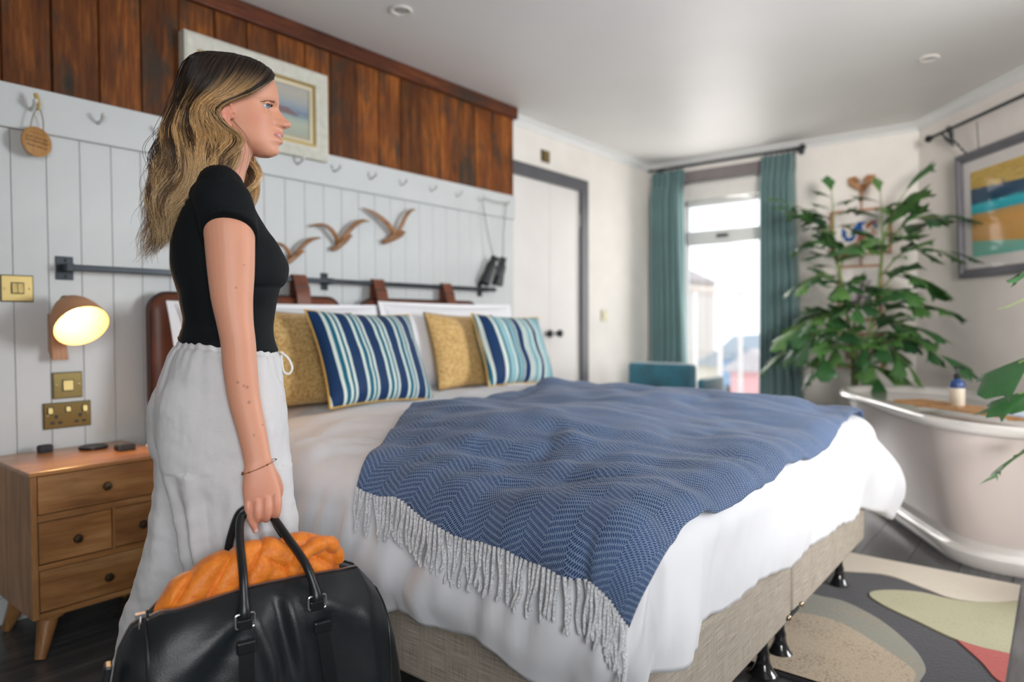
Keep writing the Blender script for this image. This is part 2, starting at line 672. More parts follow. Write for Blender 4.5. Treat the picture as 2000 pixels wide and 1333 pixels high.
# --- angled wall behind the bath
bd = Vector((-0.725, -0.556, 0)).normalized()      # along the wall, towards the camera
bn = Vector((-0.608, 0.793, 0)).normalized()       # into the room
bn = Vector((bd.y, -bd.x, 0)) if Vector((bd.y, -bd.x, 0)).dot(bn) > 0 else Vector((-bd.y, bd.x, 0))
BC = Vector((WX, 0.81, 0))
BL = 2.55
def bw(s, n, z):
    p = BC + bd * s + bn * n
    return (p.x, p.y, z)
b = MB()
b.loft([[bw(-0.25, 0, z), bw(BL, 0, z), bw(BL, -0.15, z), bw(-0.25, -0.15, z)] for z in (0, CEIL)])
tag(build(b, 'wall_bath', mat('blush_white_plaster', (0.85, 0.80, 0.76), 0.7, var=0.03, bmp=0.08, bscale=60), smooth=False), kind='structure')
e = bw(BL, 0, 0)
# remaining walls, outside the frame, with a window opening in the bay only
b = MB().box(e[0], e[0] + 0.15, -2.2, -2.02, 0, CEIL).box(e[0], e[0] + 0.15, -0.80, e[1] + 0.02, 0, CEIL).box(e[0], e[0] + 0.15, -2.02, -0.80, 0, 0.78).box(e[0], e[0] + 0.15, -2.02, -0.80, 2.22, CEIL)
tag(build(b, 'wall_bay', m_white_wall, smooth=False), kind='structure')
b = MB()
b.box(-2.2, 4.0, -2.2, -2.05, 0, CEIL)
tag(build(b, 'wall_front', m_white_wall, smooth=False), kind='structure')
tag(build(MB().box(-2.35, -2.2, -2.2, -0.75, 0, CEIL).box(-2.35, -2.2, -0.75, 3.05, 0, CEIL), 'wall_side', m_white_wall, smooth=False), kind='structure')

# --- coving
def coving(pts, name):
    b = MB()
    rings = []
    P = [Vector((p[0], p[1], 0)) for p in pts]
    for i, p in enumerate(P):
        t0 = (P[i] - P[i - 1]).normalized() if i > 0 else (P[1] - P[0]).normalized()
        t1 = (P[i + 1] - P[i]).normalized() if i < len(P) - 1 else t0
        n0 = Vector((-t0.y, t0.x, 0)); n1 = Vector((-t1.y, t1.x, 0))
        n = (n0 + n1).normalized()
        n = n / max(0.3, n.dot(n0))
        rings.append([tuple(p + n * o_ + Vector((0, 0, z))) for o_, z in ((-0.01, CEIL), (-0.01, CEIL - 0.055), (0.006, CEIL - 0.055), (0.012, CEIL - 0.04), (0.035, CEIL - 0.016), (0.05, CEIL - 0.01), (0.055, CEIL))])
    b.loft(rings)
    tag(build(b, name, m_cornice, smooth=True), kind='structure')
coving([bw(1.6, 0, 0), bw(0, 0, 0), (WX, DY), (3.50, DY)], 'trim_2')
tag(build(MB().box(4.53, WX, DY - 0.014, DY, 0, 0.1), 'baseboard_back', m_white_door, smooth=False), kind='structure')
tag(build(MB().box(WX - 0.014, WX, 0.75, OY0 - 0.05, 0, 0.1), 'baseboard_right', m_white_door, smooth=False), kind='structure')
# balcony floor and the ground beyond
tag(build(MB().box(5.74, 7.9, -0.6, 3.6, -0.12, 0.0), 'floor_balcony', mat('pale_decking', (0.55, 0.53, 0.5), 0.7), smooth=False), kind='structure')
tag(build(MB().box(6, 160, -80, 80, -6.2, -6.0), 'ground', mat('pale_ground', (0.62, 0.62, 0.60), 0.9), smooth=False), kind='structure')

# --- things beyond the glass
bal = thing('balcony_balustrade', 'pale glass balcony balustrade outside the balcony door', 'balustrade', (6.2, 2.95, 0))
m_pale = mat('pale_metal', (0.80, 0.76, 0.74), 0.4, var=0.03)
b = MB()
b.box(5.85, 7.85, 2.87, 2.93, 1.33, 1.375)
build(b, 'handrail', mat('pale_wood_rail', (0.78, 0.66, 0.58), 0.5), bal, world=True, smooth=False, bevel=0.008)
for px_ in (5.9, 6.55, 7.2, 7.8):
    build(MB().box(px_ - 0.022, px_ + 0.022, 2.88, 2.92, 0, 1.33), 'post', m_pale, bal, world=True, smooth=False)
b = MB()
for (a, c) in ((5.94, 6.51), (6.59, 7.16), (7.24, 7.76)):
    b.box(a, c, 2.896, 2.904, 0.08, 1.27)
build(b, 'glass_panel', m_glass, bal, world=True, smooth=False)
def house(name, label, cx, cy, w, d, z0, zh, rh, wc, rc, chim=None):
    t = thing(name, label, 'house', (cx, cy, -6.0))
    build(MB().box(cx - d / 2, cx + d / 2, cy - w / 2, cy + w / 2, -6.0, zh), 'wall', mat(name + '_wall', wc, 0.8), t, world=True, smooth=False)
    b = MB()
    b.loft([[(xx, cy - w / 2 - 0.4, zh), (xx, cy + w / 2 + 0.4, zh), (xx, cy, zh + rh)] for xx in (cx - d / 2 - 0.3, cx + d / 2 + 0.3)])
    build(b, 'roof', mat(name + '_roof', rc, 0.8), t, world=True, smooth=False)
    if chim:
        build(MB().box(cx - d / 2, cx - d / 2 + 0.9, cy + chim - 0.45, cy + chim + 0.45, zh, zh + rh + 1.4), 'chimney', mat(name + '_chimney', (0.5, 0.42, 0.40), 0.8), t, world=True, smooth=False)
    for k in range(3):
        for zz in (zh - 2.0, zh - 4.6):
            yy = cy - w / 2 + w * (k + 0.5) / 3
            build(MB().box(cx - d / 2 - 0.06, cx - d / 2 + 0.02, yy - 0.45, yy + 0.45, zz - 0.6, zz + 0.6), 'window', mat('house_pane', (0.25, 0.3, 0.35), 0.2), t, world=True, smooth=False)
house('terraced_house', 'tall pale house with a chimney seen above the balustrade', 52, 25.6, 6.0, 6, -6, 4.2, 1.6, (0.62, 0.55, 0.50), (0.42, 0.37, 0.37), 0.6)
house('terraced_house', 'low cream house with a grey roof beyond the balcony', 47, 16.6, 5, 7, -6, -1.9, 1.6, (0.75, 0.66, 0.52), (0.38, 0.40, 0.42))
house('terraced_house', 'small red walled house lowest beside the right curtain', 33, 10.6, 2.0, 6, -6, -1.2, 1.0, (0.78, 0.42, 0.42), (0.55, 0.5, 0.5))
house('terraced_house', 'pale blue house between the cream and red houses', 37.5, 13.1, 1.8, 6, -6, -0.9, 1.2, (0.25, 0.42, 0.62), (0.30, 0.36, 0.42))

# ================================================================== FURNITURE
# ---- bed
m_linen = bpy.data.materials.new('grey_beige_upholstery_linen')
nt, bs = nodes_of(m_linen)
v = tex_coord(nt)
w1 = noise(nt, tex_coord(nt, 'Object', (3, 3, 130)), 4, 2)
w2 = noise(nt, tex_coord(nt, 'Object', (130, 130, 3)), 4, 2)
f = mathn(nt, 'ADD', mathn(nt, 'MULTIPLY', w1, 0.6), mathn(nt, 'MULTIPLY', w2, 0.4))
L(nt, ramp(nt, f, [(0.32, (0.20, 0.165, 0.13)), (0.5, (0.36, 0.31, 0.255)), (0.68, (0.50, 0.45, 0.38))]), bs.inputs['Base Color'])
bs.inputs['Roughness'].default_value = 0.85
bump(nt, bs, f, 0.4, 0.001)
m_black_gloss = mat('glossy_black_leg', (0.012, 0.013, 0.015), 0.12, var=0.0, coat=0.6)
BX0, BX1, BSP = 1.12, 2.955, 2.03
BY0, BY1 = 0.60, 2.62
bed = thing('divan_bed', 'wide divan bed with a grey beige upholstered base in two zipped halves', 'bed', ((BX0 + BX1) / 2, 1.6, 0))
for (a, c) in ((BX0, BSP - 0.004), (BSP + 0.004, BX1)):
    build(MB().box(a, c, BY0, BY1, 0.155, 0.36), 'divan_base', m_linen, bed, world=True, smooth=True, sharp=50, bevel=0.012)
build(MB().box(BX0 + 0.01, BX1 - 0.01, BY0 + 0.02, BY1, 0.362, 0.625), 'mattress', mat('white_mattress', (0.72, 0.72, 0.72), 0.8), bed, world=True, smooth=True, bevel=0.03)
for lx in (1.26, 1.95, 2.10, 2.80):
    for ly in (0.655, 2.45):
        b = MB().lathe([(0.012, 0.15), (0.013, 0.085), (0.017, 0.075), (0.017, 0.06), (0.02, 0.045), (0.030, 0.022), (0.040, 0.013), (0.042, 0.013), (0.012, 0.011)], 20, 'z', (lx, ly, 0.0))
        if ly < 1:
            b.lathe([(0.022, 0.155), (0.022, 0.125), (0.013, 0.11)], 16, 'z', (lx, ly, 0))
        build(b, 'leg', m_black_gloss, bed, world=True)
b = MB().box(BSP - 0.05, BSP + 0.055, BY0 - 0.004, BY0 + 0.0, 0.168, 0.178)
build(b, 'link_bar', m_black_iron, bed, world=True, smooth=False)
for lx in (BSP - 0.045, BSP + 0.075):
    build(MB().sphere((lx, BY0 - 0.006, 0.176), (0.009, 0.006, 0.009), 12, 8), 'link_stud', mat('brass_stud', (0.5, 0.4, 0.28), 0.3, metal=1), bed, world=True)

# surface of the made-up bed: unfolded cloth coordinates (a across, b along) to space
X0, X1, Y0 = 1.165, 2.965, 0.665
RR = 0.10
def top_z(x, y):
    d = np.minimum(np.minimum(x - X0 + 0.02, X1 - x + 0.02), y - Y0 + 0.02)
    z = 0.652 + 0.062 * sm(d, 0.0, 0.55) + 0.022 * sm(x, 1.9, 2.6) * sm(d, 0, 0.3)
    z -= 0.028 * sm(y, 1.75, 2.3)
    return z
def bed_S(a, b, off=0.0, bulge=0.03, drop=0.33):
    a = np.asarray(a, float)
    b = np.asarray(b, float)
    px = np.clip(a, X0, X1)
    py = np.maximum(b, Y0)
    dx = a - px
    dy = b - py
    e = np.hypot(dx, dy)
    es = np.maximum(e, 1e-9)
    nx, ny = dx / es, dy / es
    r = RR + off
    th = np.clip(e / r, 0, PI / 2)
    H = r * np.sin(th)
    Z = -r * (1 - np.cos(th))
    ex = np.maximum(e - r * PI / 2, 0)
    t = np.clip(ex / max(drop - r, 1e-3), 0, 1.3)
    H = H + bulge * np.sin(PI * np.clip(t, 0, 1)) - 0.02 * t
    Z = Z - ex
    zt = top_z(px, py) + off
    return px + nx * H, py + ny * H, zt + Z

# duvet: grid top plus skirt around three sides
m_duvet = mat('white_cotton_duvet', (0.73, 0.735, 0.765), 0.8, var=0.02, bmp=0.12, bscale=400, bdist=0.0005, sheen=0.15)
NX, NY = 110, 120
xs = np.linspace(X0, X1, NX)
ys = np.linspace(Y0, 2.60, NY)
def wrinkle_top(x, y):
    p = np.stack([x * 3.2 + y * 0.8, y * 3.0, x * 0 + 1.0], -1)
    w = 0.014 * fbm(p, 3)
    q = np.stack([x * 14 + y * 7, y * 3.5 - x * 3, x * 0 + 5], -1)
    w += 0.0055 * fbm(q, 2) * (1 + 1.5 * sm(-x, -1.7, -1.2))
    q2 = np.stack([x * 4 - y * 9, (x + y) * 2.5, x * 0 + 9], -1)
    w += 0.010 * np.clip(fbm(q2, 2), -0.2, 1) * sm(-x, -1.75, -1.3)
    return w
b = MB()
GX, GY = np.meshgrid(xs, ys, indexing='ij')
GZ = top_z(GX, GY) + wrinkle_top(GX, GY)
for i in range(NX):
    for j in range(NY):
        b.v.append((GX[i, j], GY[i, j], GZ[i, j]))
for i in range(NX - 1):
    for j in range(NY - 1):
        b.f.append((i * NY + j, (i + 1) * NY + j, (i + 1) * NY + j + 1, i * NY + j + 1))
per = []   # (vertex index of rim or None, point, normal)
for j in range(NY - 1, -1, -1):
    per.append((j, (X0, ys[j]), (-1, 0)))
for k in range(1, 22):
    a = PI + PI / 2 * k / 22
    per.append((0, (X0, Y0), (math.cos(a), math.sin(a))))
for i in range(0, NX):
    per.append((i * NY, (xs[i], Y0), (0, -1)))
for k in range(1, 22):
    a = -PI / 2 + PI / 2 * k / 22
    per.append(((NX - 1) * NY, (X1, Y0), (math.cos(a), math.sin(a))))
for j in range(0, NY):
    per.append(((NX - 1) * NY + j, (X1, ys[j]), (1, 0)))
NE = 34
prev = None
arc = 0.0
lastp = None
for (vi, p, nrm) in per:
    q = (p[0] + nrm[0] * 0.12, p[1] + nrm[1] * 0.12)
    if lastp is not None:
        arc += math.hypot(q[0] - lastp[0], q[1] - lastp[1])
    lastp = q
    x, y = q
    cornerR = float(sm(x, 2.75, 3.0)) * float(sm(-y, -0.95, -0.62))
    cornerL = float(sm(-x, -1.30, -1.10)) * float(sm(-y, -0.85, -0.62))
    zh = 0.325 + 0.02 * math.sin(arc * 9) + 0.012 * math.sin(arc * 23 + 1) - 0.085 * cornerR + 0.01 * cornerL
    if nrm[1] < -0.9:
        zh = 0.372 - 0.060 * float(sm(x, 1.3, 2.9)) + 0.006 * math.sin(arc * 17) - 0.06 * cornerR
    z_edge = float(top_z(p[0], p[1]))
    E_ = z_edge - zh - RR + RR * PI / 2
    ee = np.linspace(0, E_, NE + 1)[1:]
    t = ee / E_
    aa = p[0] + nrm[0] * ee
    bb = p[1] + nrm[1] * ee
    X_, Y_, Z_ = bed_S(aa, bb, 0.0, 0.008 + 0.027 * abs(nrm[0]) + 0.03 * cornerR, E_)
    # folds: nearly vertical, deeper towards the hem, gathered where the hem is tucked
    fold = 0.024 * vnoise(np.stack([np.full(NE, arc * 5.0), t * 1.1, t * 0 + 3], -1)) + 0.010 * vnoise(np.stack([np.full(NE, arc * 13.0) + t * 2, t * 1.6, t * 0 + 7], -1)) + 0.006 * vnoise(np.stack([np.full(NE, arc * 30.0) + 3 * t, t * 2.0, t * 0 + 11], -1))
    tuck = (0.004 if nrm[1] < -0.9 else 0.012) * np.abs(np.sin(arc * 31 + 4 * math.sin(arc * 5.3))) * sm(t, 0.8, 1.0)
    amp = sm(t, 0.02, 0.6)
    if nrm[1] < -0.9:
        amp = amp * (0.35 + 0.45 * float(sm(-x, -1.6, -1.1)))
    disp = (fold * amp * (1.7 + 0.8 * cornerR) - tuck)
    dome = 0.075 * cornerR * sm(t, 0.15, 0.9)
    X_ = X_ + nrm[0] * disp + dome * 1.0
    Y_ = Y_ + nrm[1] * disp
    wt = wrinkle_top(np.array([p[0]]), np.array([p[1]]))[0]
    Z_ = Z_ + wt * (1 - sm(t, 0, 0.5)) + 0.008 * vnoise(np.stack([np.full(NE, arc * 9.0), t * 3, t * 0], -1)) * amp
    base = len(b.v)
    for k in range(NE):
        b.v.append((X_[k], Y_[k], Z_[k]))
    # a narrow hem returning inward under the edge
    for dk, dz in ((0.02, 0.004), (0.045, 0.02)):
        b.v.append((X_[-1] - nrm[0] * dk, Y_[-1] - nrm[1] * dk, Z_[-1] + dz))
    colm = [vi] + list(range(base, base + NE + 2))
    if prev is not None:
        for k in range(len(colm) - 1):
            q4 = (prev[k], colm[k], colm[k + 1], prev[k + 1])
            if q4[0] == q4[1]:
                b.f.append((q4[0], q4[2], q4[3]))
            else:
                b.f.append(q4)
    prev = colm
duvet = build(b, 'duvet', m_duvet, smooth=True, sharp=0)
tag(duvet, 'puffy white cotton duvet spread over the divan bed and hanging over its edges', 'duvet')

# ---- blanket (woven blue throw)
m_throw = bpy.data.materials.new('blue_white_herringbone_wool')
nt, bs = nodes_of(m_throw)
uv = nt.nodes.new('ShaderNodeUVMap')
uv.uv_map = 'UVMap'
sp = nt.nodes.new('ShaderNodeSeparateXYZ')
L(nt, uv.outputs[0], sp.inputs[0])
zig = mathn(nt, 'PINGPONG', sp.outputs[1], 0.055)
skew = mathn(nt, 'ADD', sp.outputs[0], mathn(nt, 'MULTIPLY', zig, 1.1))
wob = noise(nt, uv.outputs[0], 60, 2)
cb = nt.nodes.new('ShaderNodeCombineXYZ')
L(nt, mathn(nt, 'ADD', sp.outputs[1], mathn(nt, 'MULTIPLY', wob, 0.0016)), cb.inputs[0])
L(nt, mathn(nt, 'ADD', skew, mathn(nt, 'MULTIPLY', wob, 0.0016)), cb.inputs[1])
br = nt.nodes.new('ShaderNodeTexBrick')
L(nt, cb.outputs[0], br.inputs['Vector'])
br.inputs['Scale'].default_value = 1.0
br.inputs['Brick Width'].default_value = 0.0082
br.inputs['Row Height'].default_value = 0.0066
br.inputs['Mortar Size'].default_value = 0.0013
br.inputs['Mortar Smooth'].default_value = 0.5
br.offset = 0.5
nb = noise(nt, uv.outputs[0], 9, 4)
blue = ramp(nt, nb, [(0.35, (0.008, 0.026, 0.095)), (0.65, (0.022, 0.060, 0.17))])
L(nt, blue, br.inputs['Color1'])
L(nt, blue, br.inputs['Color2'])
nf = noise(nt, uv.outputs[0], 500, 3)
light = ramp(nt, nf, [(0.35, (0.06, 0.115, 0.24)), (0.65, (0.31, 0.40, 0.53))])
L(nt, light, br.inputs['Mortar'])
L(nt, br.outputs['Color'], bs.inputs['Base Color'])
bs.inputs['Roughness'].default_value = 0.9
bs.inputs['Sheen Weight'].default_value = 0.16
bs.inputs['Sheen Roughness'].default_value = 0.3
bs.inputs['Sheen Tint'].default_value = (0.85, 0.88, 0.95, 1)
hh = mathn(nt, 'ADD', mathn(nt, 'MULTIPLY', br.outputs['Fac'], 1.0), mathn(nt, 'MULTIPLY', nf, 0.8))
bump(nt, bs, hh, 0.55, 0.0016)
NA, NB = 210, 130
tt = np.linspace(0, 1, NB)
ss = np.linspace(0, 1, NA)
def blanket_pt(s, t):
    """s across (0 = near hem), t along (0 = foot edge)"""
    s = np.asarray(s, float)
    t = np.asarray(t, float)
    e = 0.20 - 0.075 * sm(t, 0.0, 1.0) + 0.006 * np.sin(t * 21)
    a_l = X0 - e
    a_r = X1 + 0.10
    a = a_l + (a_r - a_l) * s
    b0 = Y0 - 0.04 - 0.075 * sm(-s, -1.0, -0.5) - 0.045 * sm(-s, -0.14, 0.0) + 0.006 * np.sin(s * 17)
    b1 = 1.34 + 0.34 * sm(s, 0.0, 0.36) ** 0.8 + 0.10 * s + 0.02 * np.sin(s * 9)
    bb = b0 + (b1 - b0) * t
    return a, bb
S_, T_ = np.meshgrid(ss, tt, indexing='ij')
A_, B_ = blanket_pt(S_, T_)
def blanket_xyz(A, B, Sg, Tg):
    X, Y, Z = bed_S(A, B, 0.014, 0.0, 0.5)
    base = wrinkle_top(np.clip(X, X0, X1), np.maximum(Y, Y0))
    p = np.stack([A * 3.4 + B, B * 4.5 - A, A * 0 + 21], -1)
    hump = 0.024 * fbm(p, 2)
    fold = 0.012 * vnoise(np.stack([B * 9 + A * 1.5, A * 2.2, A * 0 + 2], -1)) * sm(-A, -(X0 + 0.30), -(X0 - 0.05))
    # one pulled-in crease near the foot corner
    cr = np.exp(-((B - (Y0 + 0.015)) / 0.018) ** 2) * sm(-A, -(X0 + 0.02), -(X0 - 0.10))
    over = np.maximum(X0 - A, 0) / 0.2
    Z = Z + base + np.abs(hump) * sm(A, X0, X0 + 0.25) + fold * (1 - np.clip(over, 0, 1)) + 0.003
    X = X - np.clip(over, 0, 1) * (0.010 + fold * 1.3) + 0.014 * cr * over
    return X, Y, Z
BXg, BYg, BZg = blanket_xyz(A_, B_, S_, T_)
b = MB()
for i in range(NA):
    for j in range(NB):
        b.v.append((BXg[i, j], BYg[i, j], BZg[i, j]))
for i in range(NA - 1):
    for j in range(NB - 1):
        b.f.append((i * NB + j, (i + 1) * NB + j, (i + 1) * NB + j + 1, i * NB + j + 1))
me = b.mesh('throw_blanket')
ul = me.uv_layers.new(name='UVMap')
vi = np.empty(len(me.loops), dtype=np.int32)
me.loops.foreach_get('vertex_index', vi)
uvd = np.stack([A_.ravel()[vi], B_.ravel()[vi]], -1)
ul.data.foreach_set('uv', uvd.ravel())
throw = put('throw_blanket', me, m_throw, None, smooth=True, sharp=0, solid=0.009)
tag(throw, 'blue and white herringbone wool throw with a grey fringe lying across the duvet', 'blanket')
m_tassel = mat('grey_wool_tassel', (0.56, 0.57, 0.59), 0.9, var=0.4, vscale=260, bmp=0.6, bscale=500, sheen=0.3)
NT = 70
for k in range(NT):
    t = (k + 0.5) / NT
    a, bb = blanket_pt(0.0, t)
    x, y, z = blanket_xyz(np.array([float(a)]), np.array([float(bb)]), 0, 0)
    x, y, z = float(x[0]), float(y[0]), float(z[0])
    ln = random.uniform(0.085, 0.108) + (0.02 if t < 0.04 else 0)
    ph, am = random.uniform(0, 6.28), random.uniform(0.002, 0.0075)
    sw = random.gauss(0, 0.009)
    pts, rr = [], []
    for q in range(13):
        u = q / 12
        pts.append((x - 0.006 - 0.012 * u + 0.002 * math.sin(ph + u * 5), y + am * math.sin(ph + u * 6.5) * u ** 0.5 + sw * u, z + 0.004 - ln * u))
        rr.append((0.0041 if u < 0.9 else 0.0046) * (0.65 if q == 12 else 1) * (1 + 0.10 * math.sin(q * 2.4)))
    build(MB().tube(pts, rr, 6), 'tassel', m_tassel, throw)

# ---- pillows and cushions
def pillow_mesh(w, h, d, nu=34, nv=30, pinch=0.07, seed=0, wr=0.006):
    us = np.linspace(-1, 1, nu)
    vs = np.linspace(-1, 1, nv)
    U, V = np.meshgrid(us, vs, indexing='ij')
    # denser near the rim
    U = np.sin(U * PI / 2)
    V = np.sin(V * PI / 2)
    x = w / 2 * U * (1 - pinch * (1 - V ** 2) * U ** 2)
    y = h / 2 * V * (1 - pinch * (1 - U ** 2) * V ** 2)
    th = d / 2 * np.clip(1 - np.abs(U) ** 3.2, 0, 1) ** 0.55 * np.clip(1 - np.abs(V) ** 3.2, 0, 1) ** 0.55
    n1 = wr * fbm(np.stack([U * 2.2, V * 2.2, U * 0 + seed], -1), 3)
    edge = np.clip(th / (d / 2), 0, 1)
    b = MB()
    idx = {}
    for side in (1, -1):
        for i in range(nu):
            for j in range(nv):
                rim = i in (0, nu - 1) or j in (0, nv - 1)
                if side == -1 and rim:
                    idx[(side, i, j)] = idx[(1, i, j)]
                    continue
                idx[(side, i, j)] = len(b.v)
                b.v.append((x[i, j], side * (th[i, j] + n1[i, j] * edge[i, j]), y[i, j]))
        for i in range(nu - 1):
            for j in range(nv - 1):
                q = (idx[(side, i, j)], idx[(side, i + 1, j)], idx[(side, i + 1, j + 1)], idx[(side, i, j + 1)])
                b.f.append(q if side == 1 else q[::-1])
    rim = []
    for i in range(nu):
        rim.append((x[i, 0], 0, y[i, 0]))
    for j in range(1, nv):
        rim.append((x[-1, j], 0, y[-1, j]))
    for i in range(nu - 2, -1, -1):
        rim.append((x[i, -1], 0, y[i, -1]))
    for j in range(nv - 2, 0, -1):
        rim.append((x[0, j], 0, y[0, j]))
    return b, rim

def cushion(name, label, cat, bx, by, bz, w, h, d, lean, rz, m, piping=None, roll=0.0, seed=0, flap=0.0, group=None):
    """bottom edge centre at bx,by,bz; lean back by the angle"""
    t = thing(name, label, cat, (bx, by, bz), 0, group)
    b, rim = pillow_mesh(w, h, d, seed=seed)
    M = Matrix.Rotation(roll, 4, 'Y') @ Matrix.Translation((0, 0, h / 2))
    b.xf(M)
    build(b, 'cover', m, t)
    if piping:
        p = MB().tube([tuple(M @ Vector(q)) for q in rim], 0.0042, 6, closed=True)
        build(p, 'piping', piping, t)
    if flap:
        fb, fr = pillow_mesh(w + flap, h + flap, 0.006, pinch=0.02, seed=seed + 4, wr=0.003)
        fb.xf(Matrix.Translation((0, 0, -flap / 2 + 0.01)) @ M)
        build(fb, 'flange_border', m, t)
    t.rotation_euler = (-lean, 0, rz)
    return t

def stripes(name, stops, metal=0):
    m = bpy.data.materials.new(name)
    nt, bs = nodes_of(m)
    tc = nt.nodes.new('ShaderNodeTexCoord')
    sp = nt.nodes.new('ShaderNodeSeparateXYZ')
    L(nt, tc.outputs['Object'], sp.inputs[0])
    f = mathn(nt, 'ADD', mathn(nt, 'MULTIPLY', sp.outputs[0], 1 / 0.54), 0.5)
    r = ramp(nt, f, stops, 'CONSTANT')
    n = noise(nt, tc.outputs['Object'], 12, 3)
    L(nt, mixc(nt, 0.25, r, ramp(nt, n, [(0.3, (0.55, 0.6, 0.65)), (0.7, (1, 1, 1))]), 'MULTIPLY'), bs.inputs['Base Color'])
    bs.inputs['Roughness'].default_value = 0.6
    bs.inputs['Specular IOR Level'].default_value = 0.25
    bs.inputs['Sheen Weight'].default_value = 0.08
    bump(nt, bs, noise(nt, tc.outputs['Object'], 260, 2), 0.25, 0.001)
    return m
NV, TE, WH, LT = (0.0015, 0.030, 0.105), (0.003, 0.115, 0.185), (0.66, 0.74, 0.68), (0.26, 0.46, 0.50)
def seq(pattern):
    tot = sum(w for w, _ in pattern)
    out, x = [], 0.0
    for w, c in pattern:
        out.append((min(x / tot, 0.999), c))
        x += w
    return out
unit = [(8, NV), (2.2, WH), (3.2, TE), (1.6, WH), (2.0, TE), (1.8, WH)]
m_str = stripes('navy_teal_striped_velvet', seq([(1.5, WH)] + unit * 5))
unit2 = [(6, NV), (2.5, WH), (2, LT), (1.2, TE), (4, LT), (1.6, WH), (1.2, TE), (1.6, WH), (3, LT)]
m_str2 = stripes('paler_striped_velvet', seq([(3, NV), (3, WH), (3, TE), (2, WH), (9, NV), (3, WH), (2, TE), (6, LT), (2, WH), (2.5, TE), (3, LT), (1.5, TE), (1.5, WH), (6, NV), (2.5, WH), (1.2, TE), (2, WH), (1.2, TE), (4, LT), (2, WH), (4, NV), (2, WH), (8, LT), (2, TE), (5, LT), (2, TE), (4, LT)]))
m_gold = bpy.data.materials.new('mustard_gold_chenille')
nt, bs = nodes_of(m_gold)
n = noise(nt, tex_coord(nt), 90, 5, 0.7)
L(nt, ramp(nt, n, [(0.35, (0.36, 0.19, 0.045)), (0.5, (0.58, 0.36, 0.12)), (0.66, (0.76, 0.55, 0.26))]), bs.inputs['Base Color'])
bs.inputs['Roughness'].default_value = 0.75
bs.inputs['Sheen Weight'].default_value = 0.3
bump(nt, bs, n, 0.4, 0.002)
m_gold_pipe = mat('dark_gold_piping', (0.42, 0.26, 0.06), 0.6)
m_gold_pipe2 = mat('bright_gold_piping', (0.62, 0.38, 0.08), 0.6)
m_brown_pipe = mat('bronze_piping', (0.10, 0.06, 0.02), 0.6)
m_cotton = mat('white_cotton_pillowcase', (0.80, 0.80, 0.83), 0.8, var=0.02, bmp=0.15, bscale=120, sheen=0.1)

cushion('pillow', 'plump white pillow standing behind the left gold cushion', 'pillow', 1.665, 2.50, 0.685, 0.95, 0.42, 0.17, 0.20, 0, m_cotton, seed=2, flap=0.05)
cushion('pillow', 'plump white pillow standing behind the right gold cushion', 'pillow', 2.66, 2.47, 0.685, 0.96, 0.44, 0.19, 0.22, 0, m_cotton, seed=5, flap=0.05)
cushion('cushion', 'mustard gold cushion half hidden by the woman and the larger striped cushion', 'cushion', 1.615, 2.30, 0.688, 0.50, 0.40, 0.13, 0.30, 0.02, m_gold, m_brown_pipe, roll=0.04, seed=11)
cushion('cushion', 'mustard gold cushion leaning behind the smaller looking striped cushion on the right', 'cushion', 2.545, 2.30, 0.690, 0.48, 0.39, 0.13, 0.30, -0.04, m_gold, m_brown_pipe, roll=0.03, seed=13)
cushion('cushion', 'navy teal and white striped cushion nearest the woman on the bed', 'cushion', 1.80, 2.10, 0.698, 0.54, 0.40, 0.13, 0.42, 0.02, m_str, m_gold_pipe2, roll=0.03, seed=17)
cushion('cushion', 'blue striped cushion with pale edge at the far side of the bed near the cupboard', 'cushion', 2.72, 2.12, 0.702, 0.48, 0.38, 0.13, 0.38, -0.10, m_str2, m_gold_pipe2, roll=0.04, seed=19)

# ---- headboard: iron rod with leather pads hung on straps
m_leather = mat('chestnut_leather', (0.16, 0.045, 0.02), 0.38, var=0.35, vscale=9, bmp=0.25, bscale=350, bdist=0.0006)
m_leather_edge = mat('dark_leather_edge', (0.035, 0.015, 0.010), 0.45, var=0.2)
rod = thing('headboard_rod', 'long black iron rod fixed to the panelled wall above the bed', 'rod', (2.05, WY - 0.05, 1.222))
RZ, RY = 1.222, WY - 0.055
build(MB().box(0.91, 3.24, RY - 0.008, RY + 0.008, RZ - 0.011, RZ + 0.011), 'bar', m_black_iron, rod, world=True, smooth=False, bevel=0.003)
for (mx_, hw, hh_) in ((0.905, 0.028, 0.042), (2.015, 0.020, 0.042), (3.15, 0.020, 0.042)):
    br_ = build(MB().box(mx_ - hw, mx_ + hw, WY - 0.006, WY, RZ - hh_, RZ + hh_).box(mx_ - 0.012, mx_ + 0.012, RY - 0.010, WY, RZ - 0.014, RZ + 0.014), 'wall_bracket', m_black_iron, rod, world=True, smooth=False, bevel=0.002)
    for sz in (-1, 1):
        build(MB().lathe([(0.006, 0), (0.006, -0.003), (0.0, -0.005)], 10, 'y', (mx_, WY - 0.006, RZ + sz * hh_ * 0.7)), 'bolt', m_black_gloss, br_, world=False) if False else build(MB().lathe([(0.006, 0), (0.006, -0.003), (0.001, -0.005)], 10, 'y', (mx_, WY - 0.006, RZ + sz * hh_ * 0.7)), 'bolt', m_black_gloss, rod, world=True)
def rrect(x0, x1, z0, z1, r, n=6):
    pts = []
    for (cx, cz, a0) in ((x1 - r, z1 - r, 0), (x0 + r, z1 - r, 90), (x0 + r, z0 + r, 180), (x1 - r, z0 + r, 270)):
        for k in range(n + 1):
            a = math.radians(a0 + 90 * k / n)
            pts.append((cx + r * math.cos(a), cz + r * math.sin(a)))
    return pts
